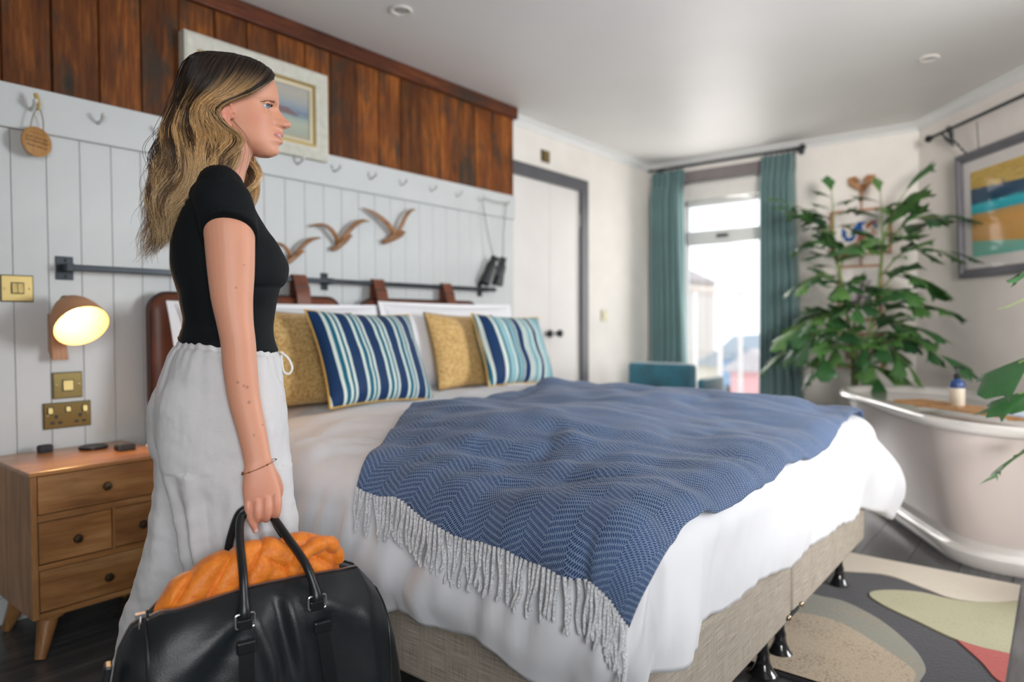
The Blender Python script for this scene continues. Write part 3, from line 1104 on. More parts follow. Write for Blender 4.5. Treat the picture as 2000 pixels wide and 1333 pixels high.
for (pa, pb, straps, lab) in ((1.168, 2.06, (1.40, 1.835), 'left chestnut leather headboard pad hanging behind the woman and left pillow'), (2.19, 3.06, (2.30, 2.80), 'right chestnut leather headboard pad hanging behind the right pillow')):
    t = thing('headboard_pad', lab, 'headboard', ((pa + pb) / 2, WY - 0.055, 0.66))
    rings = []
    for (ins, yy) in ((0.012, -0.025), (0.0, -0.032), (0.0, -0.060), (0.015, -0.078), (0.05, -0.088)):
        rings.append([(x_, WY + yy, z_) for x_, z_ in rrect(pa + ins, pb - ins, 0.655 + ins, 1.142 - ins, 0.07 - ins * 0.5)])
    build(MB().loft(rings), 'pad', m_leather, t, world=True)
    build(MB().tube([(x_, WY - 0.062, z_) for x_, z_ in rrect(pa, pb, 0.655, 1.142, 0.07)], 0.006, 8, closed=True), 'piping', m_leather_edge, t, world=True)
    for sx_ in straps:
        w_ = 0.036
        prof = [(RY + 0.004 + 0.02, 1.10), (RY + 0.014, 1.16), (RY + 0.0135, RZ), (RY + 0.010, RZ + 0.016), (RY, RZ + 0.021), (RY - 0.012, RZ + 0.014), (RY - 0.020, RZ - 0.01), (RY - 0.040, 1.16), (RY - 0.047, 1.09)]
        prof = catmull([(0, a_, c_) for a_, c_ in prof], 24)
        b = MB()
        rings = []
        for k in range(len(prof)):
            tgt = prof[min(k + 1, len(prof) - 1)] - prof[max(k - 1, 0)]
            tgt /= np.linalg.norm(tgt)
            nn = np.array([0, -tgt[2], tgt[1]]) * 0.0018
            rings.append([(sx_ - w_, *(prof[k] + nn)[1:]), (sx_ + w_, *(prof[k] + nn)[1:]), (sx_ + w_, *(prof[k] - nn)[1:]), (sx_ - w_, *(prof[k] - nn)[1:])])
        st_ = build(b.loft(rings), 'strap', m_leather, t, world=True, sharp=50)
        build(MB().box(sx_ - w_ - 0.004, sx_ + w_ + 0.004, RY - 0.034, RY - 0.026, 1.172, 1.19), 'strap_keeper', m_leather_edge, t, world=True, smooth=False, bevel=0.002)

# ---- pegs on the rail
m_peg = mat('white_painted_peg', (0.62, 0.63, 0.62), 0.4, var=0.05)
for k, px_ in enumerate((0.585, 0.807, 1.019, 1.234, 1.44, 1.65, 1.86, 2.067, 2.289, 2.498, 2.719, 2.928, 3.126, 3.362)):
    c = (px_, WY - 0.022, 1.765)
    b = MB()
    pts = [(c[0], c[1] - s_, c[2] + z_) for s_, z_ in ((0, -0.004), (0.014, -0.003), (0.030, 0.001), (0.042, 0.008), (0.048, 0.014))]
    b.tube(pts, [0.0075, 0.0058, 0.0052, 0.006, 0.0078], 10)
    b.sphere((c[0], c[1] - 0.049, c[2] + 0.016), 0.0082, 10, 8)
    pos = ['left of the wooden disc', 'holding the wooden disc sign', 'first bare peg right of the wooden disc', 'second right of the wooden disc, by the hair', 'hidden behind the framed painting side', 'under the painting left part', 'under the painting middle', 'just right of the painting corner', 'above the left gull wing', 'above the middle and right gulls', 'above the right gull', 'fourth to the left of the binoculars strap', 'next to the binoculars strap', 'at the right end holding the binoculars strap']
    tag(build(b, 'coat_peg', m_peg), 'white coat peg, ' + pos[k], 'peg', 'coat pegs along the peg rail')

# ---- wooden disc sign hanging from the peg
m_bamboo = wood('bamboo_disc', (0.36, 0.17, 0.05), (0.50, 0.26, 0.09), (0.60, 0.34, 0.13), 1.0, 'z', 0.5, 30, rand=0.0)
m_burn = mat('burnt_lettering', (0.13, 0.055, 0.02), 0.7)
m_string = mat('jute_string', (0.30, 0.23, 0.15), 0.9, bmp=0.4, bscale=900)
sign = thing('disc_sign', 'round wooden disc sign with burnt lettering hanging by string from a peg', 'sign', (0.815, WY - 0.045, 1.648), 0.0)
b = MB().lathe([(0.001, 0.003), (0.0495, 0.003), (0.051, 0.001), (0.051, -0.003), (0.0495, -0.004), (0.001, -0.004)], 48, 'y')
build(b, 'disc', m_bamboo, sign)
def text(body, size, loc, parent, m, name='lettering', ext=0.0003, rot=(PI / 2, 0, 0), shear=0.0):
    cu = bpy.data.curves.new(name, 'FONT')
    cu.body = body
    cu.size = size
    cu.extrude = ext
    cu.align_x = 'CENTER'
    cu.align_y = 'CENTER'
    cu.shear = shear
    cu.resolution_u = 3
    cu.materials.append(m)
    o = bpy.data.objects.new(name, cu)
    COL.objects.link(o)
    o.parent = parent
    o.location = loc
    o.rotation_euler = rot
    bpy.context.view_layer.update()
    me_ = bpy.data.meshes.new_from_object(o.evaluated_get(bpy.context.evaluated_depsgraph_get()))
    bpy.data.objects.remove(o)
    o = bpy.data.objects.new(name, me_)
    COL.objects.link(o)
    o.parent = parent
    o.location = loc
    o.rotation_euler = rot
    return o
text('~~~~~~~', 0.013, (0, -0.0045, 0.029), sign, m_burn)
text('JUST OUT ON', 0.0115, (0, -0.0045, 0.012), sign, m_burn)
text('ADVENTURES', 0.0125, (0, -0.0045, -0.001), sign, m_burn)
text('Please clean up', 0.0115, (0, -0.0045, -0.0155), sign, m_burn, shear=0.3)
for sx_ in (-1, 1):
    build(MB().tube([(sx_ * 0.022, 0, 0.044), (sx_ * 0.018, -0.003, 0.08), (sx_ * 0.006 - 0.004, -0.012, 0.112)], 0.0018, 6), 'string', m_string, sign)
build(MB().tube([(-0.006, -0.014, 0.105), (-0.010, -0.02, 0.125), (-0.020, -0.022, 0.150), (-0.024, -0.022, 0.158)], [0.004, 0.006, 0.008, 0.006], 8), 'tag_end', mat('yellow_bead_tag', (0.50, 0.36, 0.12), 0.6), sign)
sign.rotation_euler = (0, 0.06, 0.30)

# ---- three carved gulls
m_gull = wood('carved_teak', (0.12, 0.045, 0.012), (0.30, 0.13, 0.04), (0.46, 0.22, 0.075), 1.0, 'x', 0.42, 30, rand=0.1, coat=0.2)
def gull(name, label, c, lw, rw, body, tail, beak=1):
    """lw, rw: lists of wing (x,z,half width,thickness) from the tip to the body"""
    t = thing(name, label, 'bird ornament', (c[0], WY - 0.012, c[1]), 0, 'carved wooden gulls on the panelled wall')
    for nm, W in (('wing', lw), ('wing', rw)):
        C_ = catmull([(x_, 0, z_) for x_, z_, _, _ in W], 18)
        hw = catmull([(w_, th_, 0) for _, _, w_, th_ in W], 18)
        rings = []
        for k in range(18):
            tg = C_[min(k + 1, 17)] - C_[max(k - 1, 0)]
            tg /= np.linalg.norm(tg)
            nn = np.array([-tg[2], 0, tg[0]])
            w_, th_ = hw[k][0], hw[k][1]
            yy = -0.012 - 0.020 * math.sin(PI * k / 17)
            rings.append([tuple(C_[k] + nn * w_ * math.cos(a) + np.array([0, yy + th_ * math.sin(a), 0])) for a in np.linspace(0, 2 * PI, 13)[:-1]])
        build(MB().loft(rings), nm, m_gull, t)
    C_ = catmull([(x_, 0, z_) for x_, z_, _ in body], 18)
    hw = catmull([(w_, 0, 0) for _, _, w_ in body], 18)[:, 0]
    b = MB()
    rings = []
    for k in range(18):
        tg = C_[min(k + 1, 17)] - C_[max(k - 1, 0)]
        tg /= np.linalg.norm(tg)
        nn = np.array([-tg[2], 0, tg[0]])
        rings.append([tuple(C_[k] + nn * hw[k] * math.cos(a) + np.array([0, -0.016 + hw[k] * 0.7 * math.sin(a), 0])) for a in np.linspace(0, 2 * PI, 13)[:-1]])
    build(b.loft(rings), 'body', m_gull, t)
    return t
gull('wooden_gull', 'largest carved wooden gull with long raised wings, on the right', (2.235, 1.50),
     [(0.0, 0.105, 0.002, 0.002), (0.06, 0.085, 0.010, 0.004), (0.13, 0.050, 0.014, 0.006), (0.19, 0.006, 0.016, 0.008), (0.215, -0.015, 0.014, 0.008)],
     [(0.367, 0.141, 0.002, 0.002), (0.32, 0.130, 0.008, 0.004), (0.275, 0.090, 0.012, 0.006), (0.245, 0.035, 0.013, 0.008), (0.225, -0.005, 0.013, 0.008)],
     [(0.13, -0.058, 0.012), (0.165, -0.045, 0.014), (0.205, -0.020, 0.022), (0.25, -0.002, 0.020), (0.272, 0.006, 0.012), (0.290, 0.010, 0.002)], 0)
gull('wooden_gull', 'middle carved wooden gull with wings spread wide', (1.918, 1.45),
     [(0.0, 0.025, 0.002, 0.002), (0.05, 0.040, 0.007, 0.004), (0.10, 0.028, 0.011, 0.006), (0.145, -0.012, 0.013, 0.008), (0.16, -0.035, 0.012, 0.008)],
     [(0.362, 0.090, 0.002, 0.002), (0.31, 0.088, 0.008, 0.004), (0.255, 0.062, 0.012, 0.006), (0.21, 0.018, 0.013, 0.008), (0.185, -0.025, 0.012, 0.008)],
     [(0.125, -0.072, 0.010), (0.150, -0.062, 0.013), (0.180, -0.035, 0.018), (0.215, -0.008, 0.016), (0.235, 0.004, 0.010), (0.252, 0.004, 0.002)], 0)
gull('wooden_gull', 'smallest carved wooden gull partly hidden behind the woman', (1.70, 1.36),
     [(0.0, 0.012, 0.002, 0.002), (0.035, 0.020, 0.006, 0.004), (0.070, 0.010, 0.009, 0.006), (0.10, -0.020, 0.010, 0.007), (0.11, -0.035, 0.010, 0.007)],
     [(0.285, 0.070, 0.002, 0.002), (0.235, 0.060, 0.007, 0.004), (0.19, 0.038, 0.010, 0.006), (0.155, 0.004, 0.011, 0.008), (0.135, -0.03, 0.010, 0.008)],
     [(0.085, -0.062, 0.008), (0.105, -0.056, 0.011), (0.130, -0.034, 0.014), (0.160, -0.012, 0.012), (0.176, -0.004, 0.008), (0.19, -0.005, 0.002)], 0)

# ---- framed seascape resting against the timber
t = thing('framed_painting', 'cream framed seascape painting hanging on the timber boards behind the woman', 'painting', (1.665, WY - 0.03, 1.79))
FX0, FX1, FZ0, FZ1 = 1.325, 2.008, 1.79, 2.197
m_frame = mat('distressed_cream_frame', (0.66, 0.65, 0.57), 0.6, var=0.08, vscale=30, bmp=0.15, bscale=120)
def frame_ring(x0, x1, z0, z1, prof, m, name, parent, y0, world=True):
    """prof: list of (inset, y offset) around a rectangle"""
    b = MB()
    rings = []
    for ins, yy in prof:
        rings.append([(x0 + ins, y0 + yy, z0 + ins), (x1 - ins, y0 + yy, z0 + ins), (x1 - ins, y0 + yy, z1 - ins), (x0 + ins, y0 + yy, z1 - ins)])
    b.loft(rings, cap=False, closed=True)
    return build(b, name, m, parent, world=world, smooth=False)
FYB = WY - 0.012
frame_ring(FX0, FX1, FZ0, FZ1, [(0, 0), (0, -0.045), (0.012, -0.050), (0.022, -0.046), (0.045, -0.036), (0.055, -0.036), (0.062, -0.03), (0.062, 0)], m_frame, 'frame', t, FYB)
frame_ring(FX0 + 0.060, FX1 - 0.060, FZ0 + 0.060, FZ1 - 0.060, [(0, 0), (0, -0.034), (0.006, -0.036), (0.012, -0.030), (0.012, 0)], mat('gilt_slip', (0.55, 0.40, 0.14), 0.35, metal=0.6), 'gilt_slip', t, FYB)
frame_ring(FX0 + 0.071, FX1 - 0.071, FZ0 + 0.071, FZ1 - 0.071, [(0, 0), (0, -0.028), (0.016, -0.022), (0.016, 0)], mat('cream_slip', (0.70, 0.62, 0.44), 0.6), 'inner_slip', t, FYB)
m_sea = bpy.data.materials.new('seascape_paint')
nt, bs = nodes_of(m_sea)
tc = nt.nodes.new('ShaderNodeTexCoord')
sp = nt.nodes.new('ShaderNodeSeparateXYZ')
L(nt, tc.outputs['Generated'], sp.inputs[0])
nz = noise(nt, tex_coord(nt, 'Generated', (3, 1, 9)), 2.2, 4, 0.6, 0.8)
f = mathn(nt, 'ADD', sp.outputs[2], mathn(nt, 'MULTIPLY', mathn(nt, 'SUBTRACT', nz, 0.5), 0.22))
c = ramp(nt, f, [(0.0, (0.42, 0.36, 0.24)), (0.12, (0.36, 0.40, 0.33)), (0.30, (0.42, 0.46, 0.36)), (0.42, (0.30, 0.38, 0.38)), (0.48, (0.16, 0.22, 0.30)), (0.58, (0.24, 0.30, 0.38)), (0.70, (0.36, 0.38, 0.38)), (0.85, (0.44, 0.42, 0.36)), (1.0, (0.40, 0.40, 0.38))])
# reddish headland wedge
d1 = mathn(nt, 'SUBTRACT', mathn(nt, 'SUBTRACT', 0.66, mathn(nt, 'MULTIPLY', mathn(nt, 'SUBTRACT', sp.outputs[0], 0.68), 1.0)), sp.outputs[2])
d2 = mathn(nt, 'SUBTRACT', sp.outputs[2], 0.44)
mk = mathn(nt, 'MULTIPLY', mathn(nt, 'GREATER_THAN', d1, 0.0), mathn(nt, 'MULTIPLY', mathn(nt, 'GREATER_THAN', d2, 0.0), mathn(nt, 'MULTIPLY', mathn(nt, 'GREATER_THAN', sp.outputs[0], 0.60), mathn(nt, 'LESS_THAN', sp.outputs[2], 0.56))))
c = mixc(nt, mathn(nt, 'MULTIPLY', mk, 0.75), c, (0.20, 0.08, 0.07))
L(nt, c, bs.inputs['Base Color'])
bs.inputs['Roughness'].default_value = 0.45
bump(nt, bs, nz, 0.3, 0.002)
build(MB().box(FX0 + 0.08, FX1 - 0.08, FYB - 0.016, FYB - 0.010, FZ0 + 0.08, FZ1 - 0.08), 'canvas', m_sea, t, world=True, smooth=False)

# ---- brass switch plates
m_brass = bpy.data.materials.new('brushed_brass')
nt, bs = nodes_of(m_brass)
tc = nt.nodes.new('ShaderNodeTexCoord')
bs.inputs['Base Color'].default_value = (0.27, 0.205, 0.085, 1)
bs.inputs['Metallic'].default_value = 1.0
bs.inputs['Roughness'].default_value = 0.33
bs.inputs['Anisotropic'].default_value = 0.8
bump(nt, bs, noise(nt, tex_coord(nt, 'Object', (4, 4, 500)), 3, 2), 0.12, 0.0005)
m_brass_dark = mat('dark_brass_rim', (0.10, 0.085, 0.04), 0.4, metal=0.8)
m_black_plastic = mat('black_plastic', (0.012, 0.013, 0.015), 0.35, var=0.0)
def plate(label, x0, x1, z0, z1, rockers, sockets=0, y=WY, cat='switch', name='light_switch', m=None):
    t = thing(name, label, cat, ((x0 + x1) / 2, y, (z0 + z1) / 2))
    build(MB().box(x0, x1, y - 0.006, y, z0, z1), 'back_plate', m_brass_dark, t, world=True, smooth=False, bevel=0.001)
    build(MB().box(x0 + 0.003, x1 - 0.003, y - 0.009, y - 0.006, z0 + 0.003, z1 - 0.003), 'face_plate', m or m_brass, t, world=True, smooth=False, bevel=0.001)
    for (rx, rz, rw, rh) in rockers:
        build(MB().box(rx - rw - 0.003, rx + rw + 0.003, y - 0.010, y - 0.008, rz - rh - 0.003, rz + rh + 0.003), 'surround', m_black_plastic, t, world=True, smooth=False)
        build(MB().obox((rx, y - 0.011, rz), (rw, 0, 0), (0, 0.003, 0), (0, 0.0015, rh)), 'rocker', m or m_brass, t, world=True, smooth=False, bevel=0.0008)
    zc = (z0 + z1) / 2
    for sx_ in (x0 + 0.012, x1 - 0.012):
        build(MB().lathe([(0.004, 0), (0.004, -0.0012), (0.001, -0.0016)], 12, 'y', (sx_, y - 0.009, zc)), 'screw', m or m_brass, t, world=True)
    return t
plate('brushed brass switch plate at the far left of the panelled wall', 0.712, 0.808, 1.098, 1.190, [(0.752, 1.145, 0.008, 0.017), (0.769, 1.145, 0.008, 0.017)])
plate('small brass dimmer switch plate below the wall lamp', 0.858, 0.954, 0.753, 0.848, [(0.906, 0.80, 0.016, 0.018)])
so = plate('double brass power socket plate above the bedside chest', 0.828, 0.980, 0.647, 0.740, [(0.849, 0.713, 0.007, 0.011), (0.959, 0.713, 0.007, 0.011), (0.905, 0.715, 0.007, 0.009)], cat='socket', name='power_socket')
for (px_, pz_, a_, c_) in ((0.867, 0.690, 0.005, 0.006), (0.855, 0.668, 0.0065, 0.0045), (0.879, 0.668, 0.0065, 0.0045), (0.943, 0.690, 0.005, 0.006), (0.931, 0.668, 0.0065, 0.0045), (0.955, 0.668, 0.0065, 0.0045)):
    build(MB().box(px_ - a_, px_ + a_, WY - 0.0098, WY - 0.0085, pz_ - c_, pz_ + c_), 'socket_slot', m_black_plastic, so, world=True, smooth=False)
plate('small square brass plate high above the cupboard door', 3.935, 4.035, 2.165, 2.25, [(3.97, 2.208, 0.014, 0.030)], y=DY, name='wall_plate', cat='plate')
plate('pale cream switch plate on the recessed wall beside the cupboard', 4.745, 4.835, 1.03, 1.115, [(4.79, 1.072, 0.012, 0.018)], y=DY, m=mat('cream_switch', (0.72, 0.68, 0.45), 0.4))

# ---- bedside chest
m_chest = wood('mango_wood', (0.16, 0.060, 0.018), (0.37, 0.175, 0.060), (0.54, 0.32, 0.135), 1.0, 'x', 0.42, 11, rand=0.18)
m_chest_v = wood('mango_wood_upright', (0.16, 0.060, 0.018), (0.37, 0.175, 0.060), (0.54, 0.32, 0.135), 1.0, 'z', 0.42, 11, rand=0.18)
m_chest_top = wood('polished_wood_top', (0.22, 0.085, 0.025), (0.46, 0.21, 0.075), (0.60, 0.33, 0.13), 1.0, 'x', 0.28, 9, rand=0.1, coat=0.25)
m_knob = mat('aged_brass_knob', (0.13, 0.10, 0.06), 0.35, metal=0.9)
def chest(label, ox, group):
    t = thing('bedside_chest', label, 'bedside chest', (0.88 + ox, 2.58, 0), 0, group)
    x0, x1, y0, y1, z0, z1 = 0.668 + ox, 1.078 + ox, 2.384, 2.785, 0.130, 0.578
    build(MB().box(x0 - 0.004, x1 + 0.004, y0 - 0.006, y1, z1 - 0.014, z1), 'top', m_chest_top, t, world=True, smooth=False, bevel=0.003)
    build(MB().box(x0, x0 + 0.018, y0, y1, z0, z1 - 0.015), 'side_panel', m_chest_v, t, world=True, smooth=False, bevel=0.002)
    build(MB().box(x1 - 0.018, x1, y0, y1, z0, z1 - 0.015), 'side_panel', m_chest_v, t, world=True, smooth=False, bevel=0.002)
    build(MB().box(x0 + 0.018, x1 - 0.018, y0 + 0.02, y1, z0 + 0.002, z1 - 0.015), 'carcass', m_chest, t, world=True, smooth=False)
    for (a, c) in ((z0, z0 + 0.016), (0.276, 0.292), (0.424, 0.444)):
        build(MB().box(x0 + 0.018, x1 - 0.018, y0, y0 + 0.02, a, c), 'rail', m_chest, t, world=True, smooth=False, bevel=0.001)
    build(MB().box(0.893 + ox, 0.901 + ox, y0 + 0.001, y0 + 0.02, 0.292, 0.424), 'divider', m_chest_v, t, world=True, smooth=False)
    for (a, c, d, e, kx, kz) in ((x0 + 0.021, x1 - 0.021, 0.446, 0.561, 0.873 + ox, 0.503), (x0 + 0.021, 0.891 + ox, 0.295, 0.421, 0.787 + ox, 0.355), (0.903 + ox, x1 - 0.021, 0.295, 0.421, 0.980 + ox, 0.355), (x0 + 0.021, x1 - 0.021, 0.149, 0.273, 0.873 + ox, 0.208)):
        dw = build(MB().box(a, c, y0 + 0.004, y0 + 0.024, d, e), 'drawer', m_chest, t, world=True, smooth=False, bevel=0.002)
        build(MB().lathe([(0.005, 0.004), (0.005, -0.010), (0.012, -0.014), (0.014, -0.020), (0.011, -0.026), (0.001, -0.028)], 16, 'y', (kx, y0 + 0.002, kz)), 'knob', m_knob, dw, world=True)
    for (lx, ly, dx_, dy_) in ((x0 + 0.055, y0 + 0.05, -0.035, -0.035), (x1 - 0.055, y0 + 0.05, 0.035, -0.035), (x0 + 0.055, y1 - 0.09, -0.035, 0.03), (x1 - 0.055, y1 - 0.09, 0.035, 0.03)):
        lg = build(MB().tube([(lx, ly, z0 + 0.001), (lx, ly, z0 - 0.012)], [0.045, 0.043], 20).tube([(lx, ly, z0 - 0.010), (lx + dx_, ly + dy_, 0.004)], [0.030, 0.015], 16), 'leg', m_chest_v, t, world=True)
    return t
chest('bedside chest of four wooden drawers on splayed legs left of the bed', 0.0, 'matching bedside chests')
chest('far bedside chest mostly hidden beyond the right side of the bed', 2.62 - 0.0 + 0.0, 'matching bedside chests')
# things on the chest
ZT = 0.578
t = thing('small_speaker', 'small dark rounded box on the left of the bedside chest top', 'speaker', (0.813, 2.735, ZT))
rings = [[(0.813 + x_, 2.735 + y_, ZT + z_) for x_, y_ in rrect(-0.022 + i_, 0.022 - i_, -0.016 + i_, 0.016 - i_, 0.008)] for i_, z_ in ((0.002, 0), (0, 0.003), (0, 0.020), (0.003, 0.025), (0.008, 0.026))]
build(MB().loft(rings), 'case', mat('charcoal_fabric', (0.03, 0.032, 0.04), 0.7, bmp=0.3, bscale=1500), t, world=True)
build(MB().box(0.805, 0.821, 2.7185, 2.7200, ZT + 0.010, ZT + 0.014), 'indicator_strip', m_black_plastic, t, world=True, smooth=False)
tag(build(MB().lathe([(0.001, 0), (0.043, 0), (0.046, 0.003), (0.046, 0.008), (0.043, 0.010), (0.038, 0.007), (0.001, 0.007)], 36, 'z', (0.945, 2.68, ZT)), 'black_dish', m_black_plastic), 'flat round black dish in the middle of the bedside chest top', 'dish')
t = thing('alarm_clock', 'flat black box on the right corner of the bedside chest top', 'clock', (0.998, 2.55, ZT))
build(MB().box(0.972, 1.028, 2.53, 2.575, ZT, ZT + 0.020), 'case', m_black_plastic, t, world=True, smooth=False, bevel=0.004)
build(MB().box(0.978, 1.022, 2.535, 2.570, ZT + 0.020, ZT + 0.0215), 'screen', mat('dark_glass', (0.02, 0.02, 0.02), 0.06, var=0), t, world=True, smooth=False)
# small blue-footed glass on the far chest
t = thing('stemmed_glass', 'tiny blue footed object with a thin stem beyond the far side of the bed', 'glass', (3.46, 2.60, ZT))
build(MB().lathe([(0.001, 0.0), (0.034, 0.0), (0.034, 0.004), (0.012, 0.010), (0.004, 0.03), (0.0025, 0.04)], 20, 'z', (3.46, 2.60, ZT)), 'foot', mat('blue_glass', (0.10, 0.35, 0.55), 0.1), t, world=True)
build(MB().lathe([(0.0025, 0.04), (0.002, 0.20)], 8, 'z', (3.46, 2.60, ZT)), 'stem', m_pale, t, world=True)

# ---- wall lamp
m_lamp = mat('terracotta_lamp_shade', (0.52, 0.25, 0.12), 0.5, var=0.05)
lamp = thing('wall_lamp', 'peach coloured bell shaded reading lamp on a wooden bracket, switched on', 'wall lamp', (0.875, WY, 0.93))
b = MB()
b.loft([[(0.848, WY, 0.925), (0.888, WY, 0.925), (0.888, WY, 1.06), (0.848, WY, 1.06)], [(0.846, WY - 0.05, 0.893), (0.898, WY - 0.05, 0.893), (0.890, WY - 0.03, 1.05), (0.850, WY - 0.03, 1.05)]])
build(b, 'bracket', wood('lamp_beech', (0.34, 0.14, 0.06), (0.50, 0.24, 0.11), (0.60, 0.32, 0.16), 1, 'z', 0.45, 12, rand=0), lamp, world=True, smooth=False, bevel=0.004)
LA = Vector((0.884, WY - 0.088, 1.094))          # neck
LD = Vector((0.08, -0.76, -0.62)).normalized()   # where the shade opens to
q = LD.to_track_quat('Z', 'Y').to_matrix().to_4x4()
prof_o = [(0.010, -0.012), (0.020, -0.010), (0.032, 0.0), (0.050, 0.018), (0.065, 0.042), (0.076, 0.070), (0.083, 0.100), (0.087, 0.128)]
prof_i = [(0.085, 0.128), (0.081, 0.100), (0.073, 0.070), (0.062, 0.042), (0.047, 0.019), (0.028, 0.003), (0.008, -0.004)]
b = MB().lathe(prof_o, 40, cap=False).lathe([(0.010, -0.012), (0.001, -0.013)], 40)
b.xf(Matrix.Translation(LA) @ q)
build(b, 'shade', m_lamp, lamp, world=True, sharp=60)
b = MB().lathe(prof_i, 40, cap=False)
b.xf(Matrix.Translation(LA) @ q)
sh_in = build(b, 'shade_lining', mat('cream_lamp_lining', (0.85, 0.70, 0.45), 0.5, var=0.0), lamp, world=True, sharp=60)
b = MB().lathe([(0.012, -0.03), (0.016, -0.024), (0.016, -0.012), (0.012, -0.008)], 16)
b.xf(Matrix.Translation(LA) @ q)
build(b, 'neck', m_brass, lamp, world=True)
build(MB().tube([(0.868, WY - 0.02, 1.045), (0.870, WY - 0.05, 1.075), tuple(LA - LD * 0.02)], 0.008, 10), 'arm', m_brass, lamp, world=True)
b = MB().lathe([(0.010, 0.0), (0.012, 0.02), (0.022, 0.045), (0.028, 0.065), (0.024, 0.085), (0.010, 0.096), (0.001, 0.098)], 24)
b.xf(Matrix.Translation(LA) @ q)
m_bulb = mat('glowing_bulb', (1, 0.9, 0.7), 0.5, var=0, emit=(1.0, 0.62, 0.24), estr=22.0)
build(b, 'bulb', m_bulb, lamp, world=True)
ld = bpy.data.lights.new('lamp_light', 'SPOT')
ld.energy = 10.0
ld.color = (1.0, 0.56, 0.26)
ld.spot_size = math.radians(125)
ld.spot_blend = 0.8
ld.shadow_soft_size = 0.035
lo = bpy.data.objects.new('lamp_light', ld)
COL.objects.link(lo)
lo.location = LA + LD * 0.115
lo.rotation_euler = LD.to_track_quat('-Z', 'Y').to_euler()

# ---- binoculars hanging from the last peg
bino = thing('binoculars', 'black binoculars hanging by a thin strap from the last pegs', 'binoculars', (3.22, WY - 0.06, 1.34))
m_bino = mat('black_rubber', (0.018, 0.022, 0.026), 0.42, bmp=0.2, bscale=300)
def barrel(c0, c1, parent):
    c0, c1 = Vector(c0), Vector(c1)
    d = (c1 - c0).normalized()
    q_ = d.to_track_quat('Z', 'Y').to_matrix().to_4x4()
    ln = (c1 - c0).length
    b = MB().lathe([(0.018, 0), (0.021, 0.002), (0.021, 0.022), (0.017, 0.026), (0.019, 0.030), (0.026, 0.05), (0.030, 0.062), (0.028, ln * 0.6), (0.033, ln * 0.8), (0.035, ln - 0.003), (0.031, ln), (0.029, ln - 0.008), (0.002, ln - 0.010)], 22)
    b.xf(Matrix.Translation(c0) @ q_)
    build(b, 'barrel', m_bino, parent, world=True)
barrel((3.215, WY - 0.070, 1.425), (3.135, WY - 0.052, 1.255), bino)
barrel((3.290, WY - 0.080, 1.425), (3.262, WY - 0.052, 1.250), bino)
build(MB().tube([(3.195, WY - 0.075, 1.36), (3.275, WY - 0.082, 1.355)], 0.010, 12).tube([(3.236, WY - 0.09, 1.395), (3.215, WY - 0.08, 1.31)], 0.008, 12), 'hinge_bridge', m_bino, bino, world=True)
build(MB().tube([(3.228, WY - 0.080, 1.400), (3.236, WY - 0.083, 1.418)], 0.012, 14), 'focus_wheel', m_black_plastic, bino, world=True)
m_cord = mat('grey_strap', (0.25, 0.25, 0.25), 0.8)
build(MB().tube([(3.21, WY - 0.07, 1.40), (3.165, WY - 0.05, 1.60), (3.130, WY - 0.05, 1.755), (3.14, WY - 0.055, 1.775), (3.25, WY - 0.06, 1.765), (3.355, WY - 0.055, 1.775), (3.350, WY - 0.05, 1.745), (3.325, WY - 0.05, 1.58), (3.295, WY - 0.07, 1.41)], 0.0028, 6), 'neck_strap', m_cord, bino, world=True)

# ---- recessed downlights
for (lx, ly, lab) in ((2.085, 2.309, 'round white downlight in the ceiling above the bed'), (4.238, 0.573, 'round white downlight in the ceiling near the bath wall')):
    t = thing('downlight', lab, 'downlight', (lx, ly, CEIL), 0, 'recessed ceiling downlights')
    build(MB().lathe([(0.050, 0.0), (0.052, -0.003), (0.046, -0.007), (0.034, -0.004), (0.032, 0.0)], 32, 'z', (lx, ly, CEIL), cap=False), 'trim_ring', mat('white_enamel', (0.82, 0.80, 0.76), 0.3), t, world=True)
    build(MB().lathe([(0.033, -0.001), (0.024, -0.0015), (0.001, -0.002)], 24, 'z', (lx, ly, CEIL)), 'lamp_face', mat('lamp_glass', (0.5, 0.5, 0.48), 0.15), t, world=True)

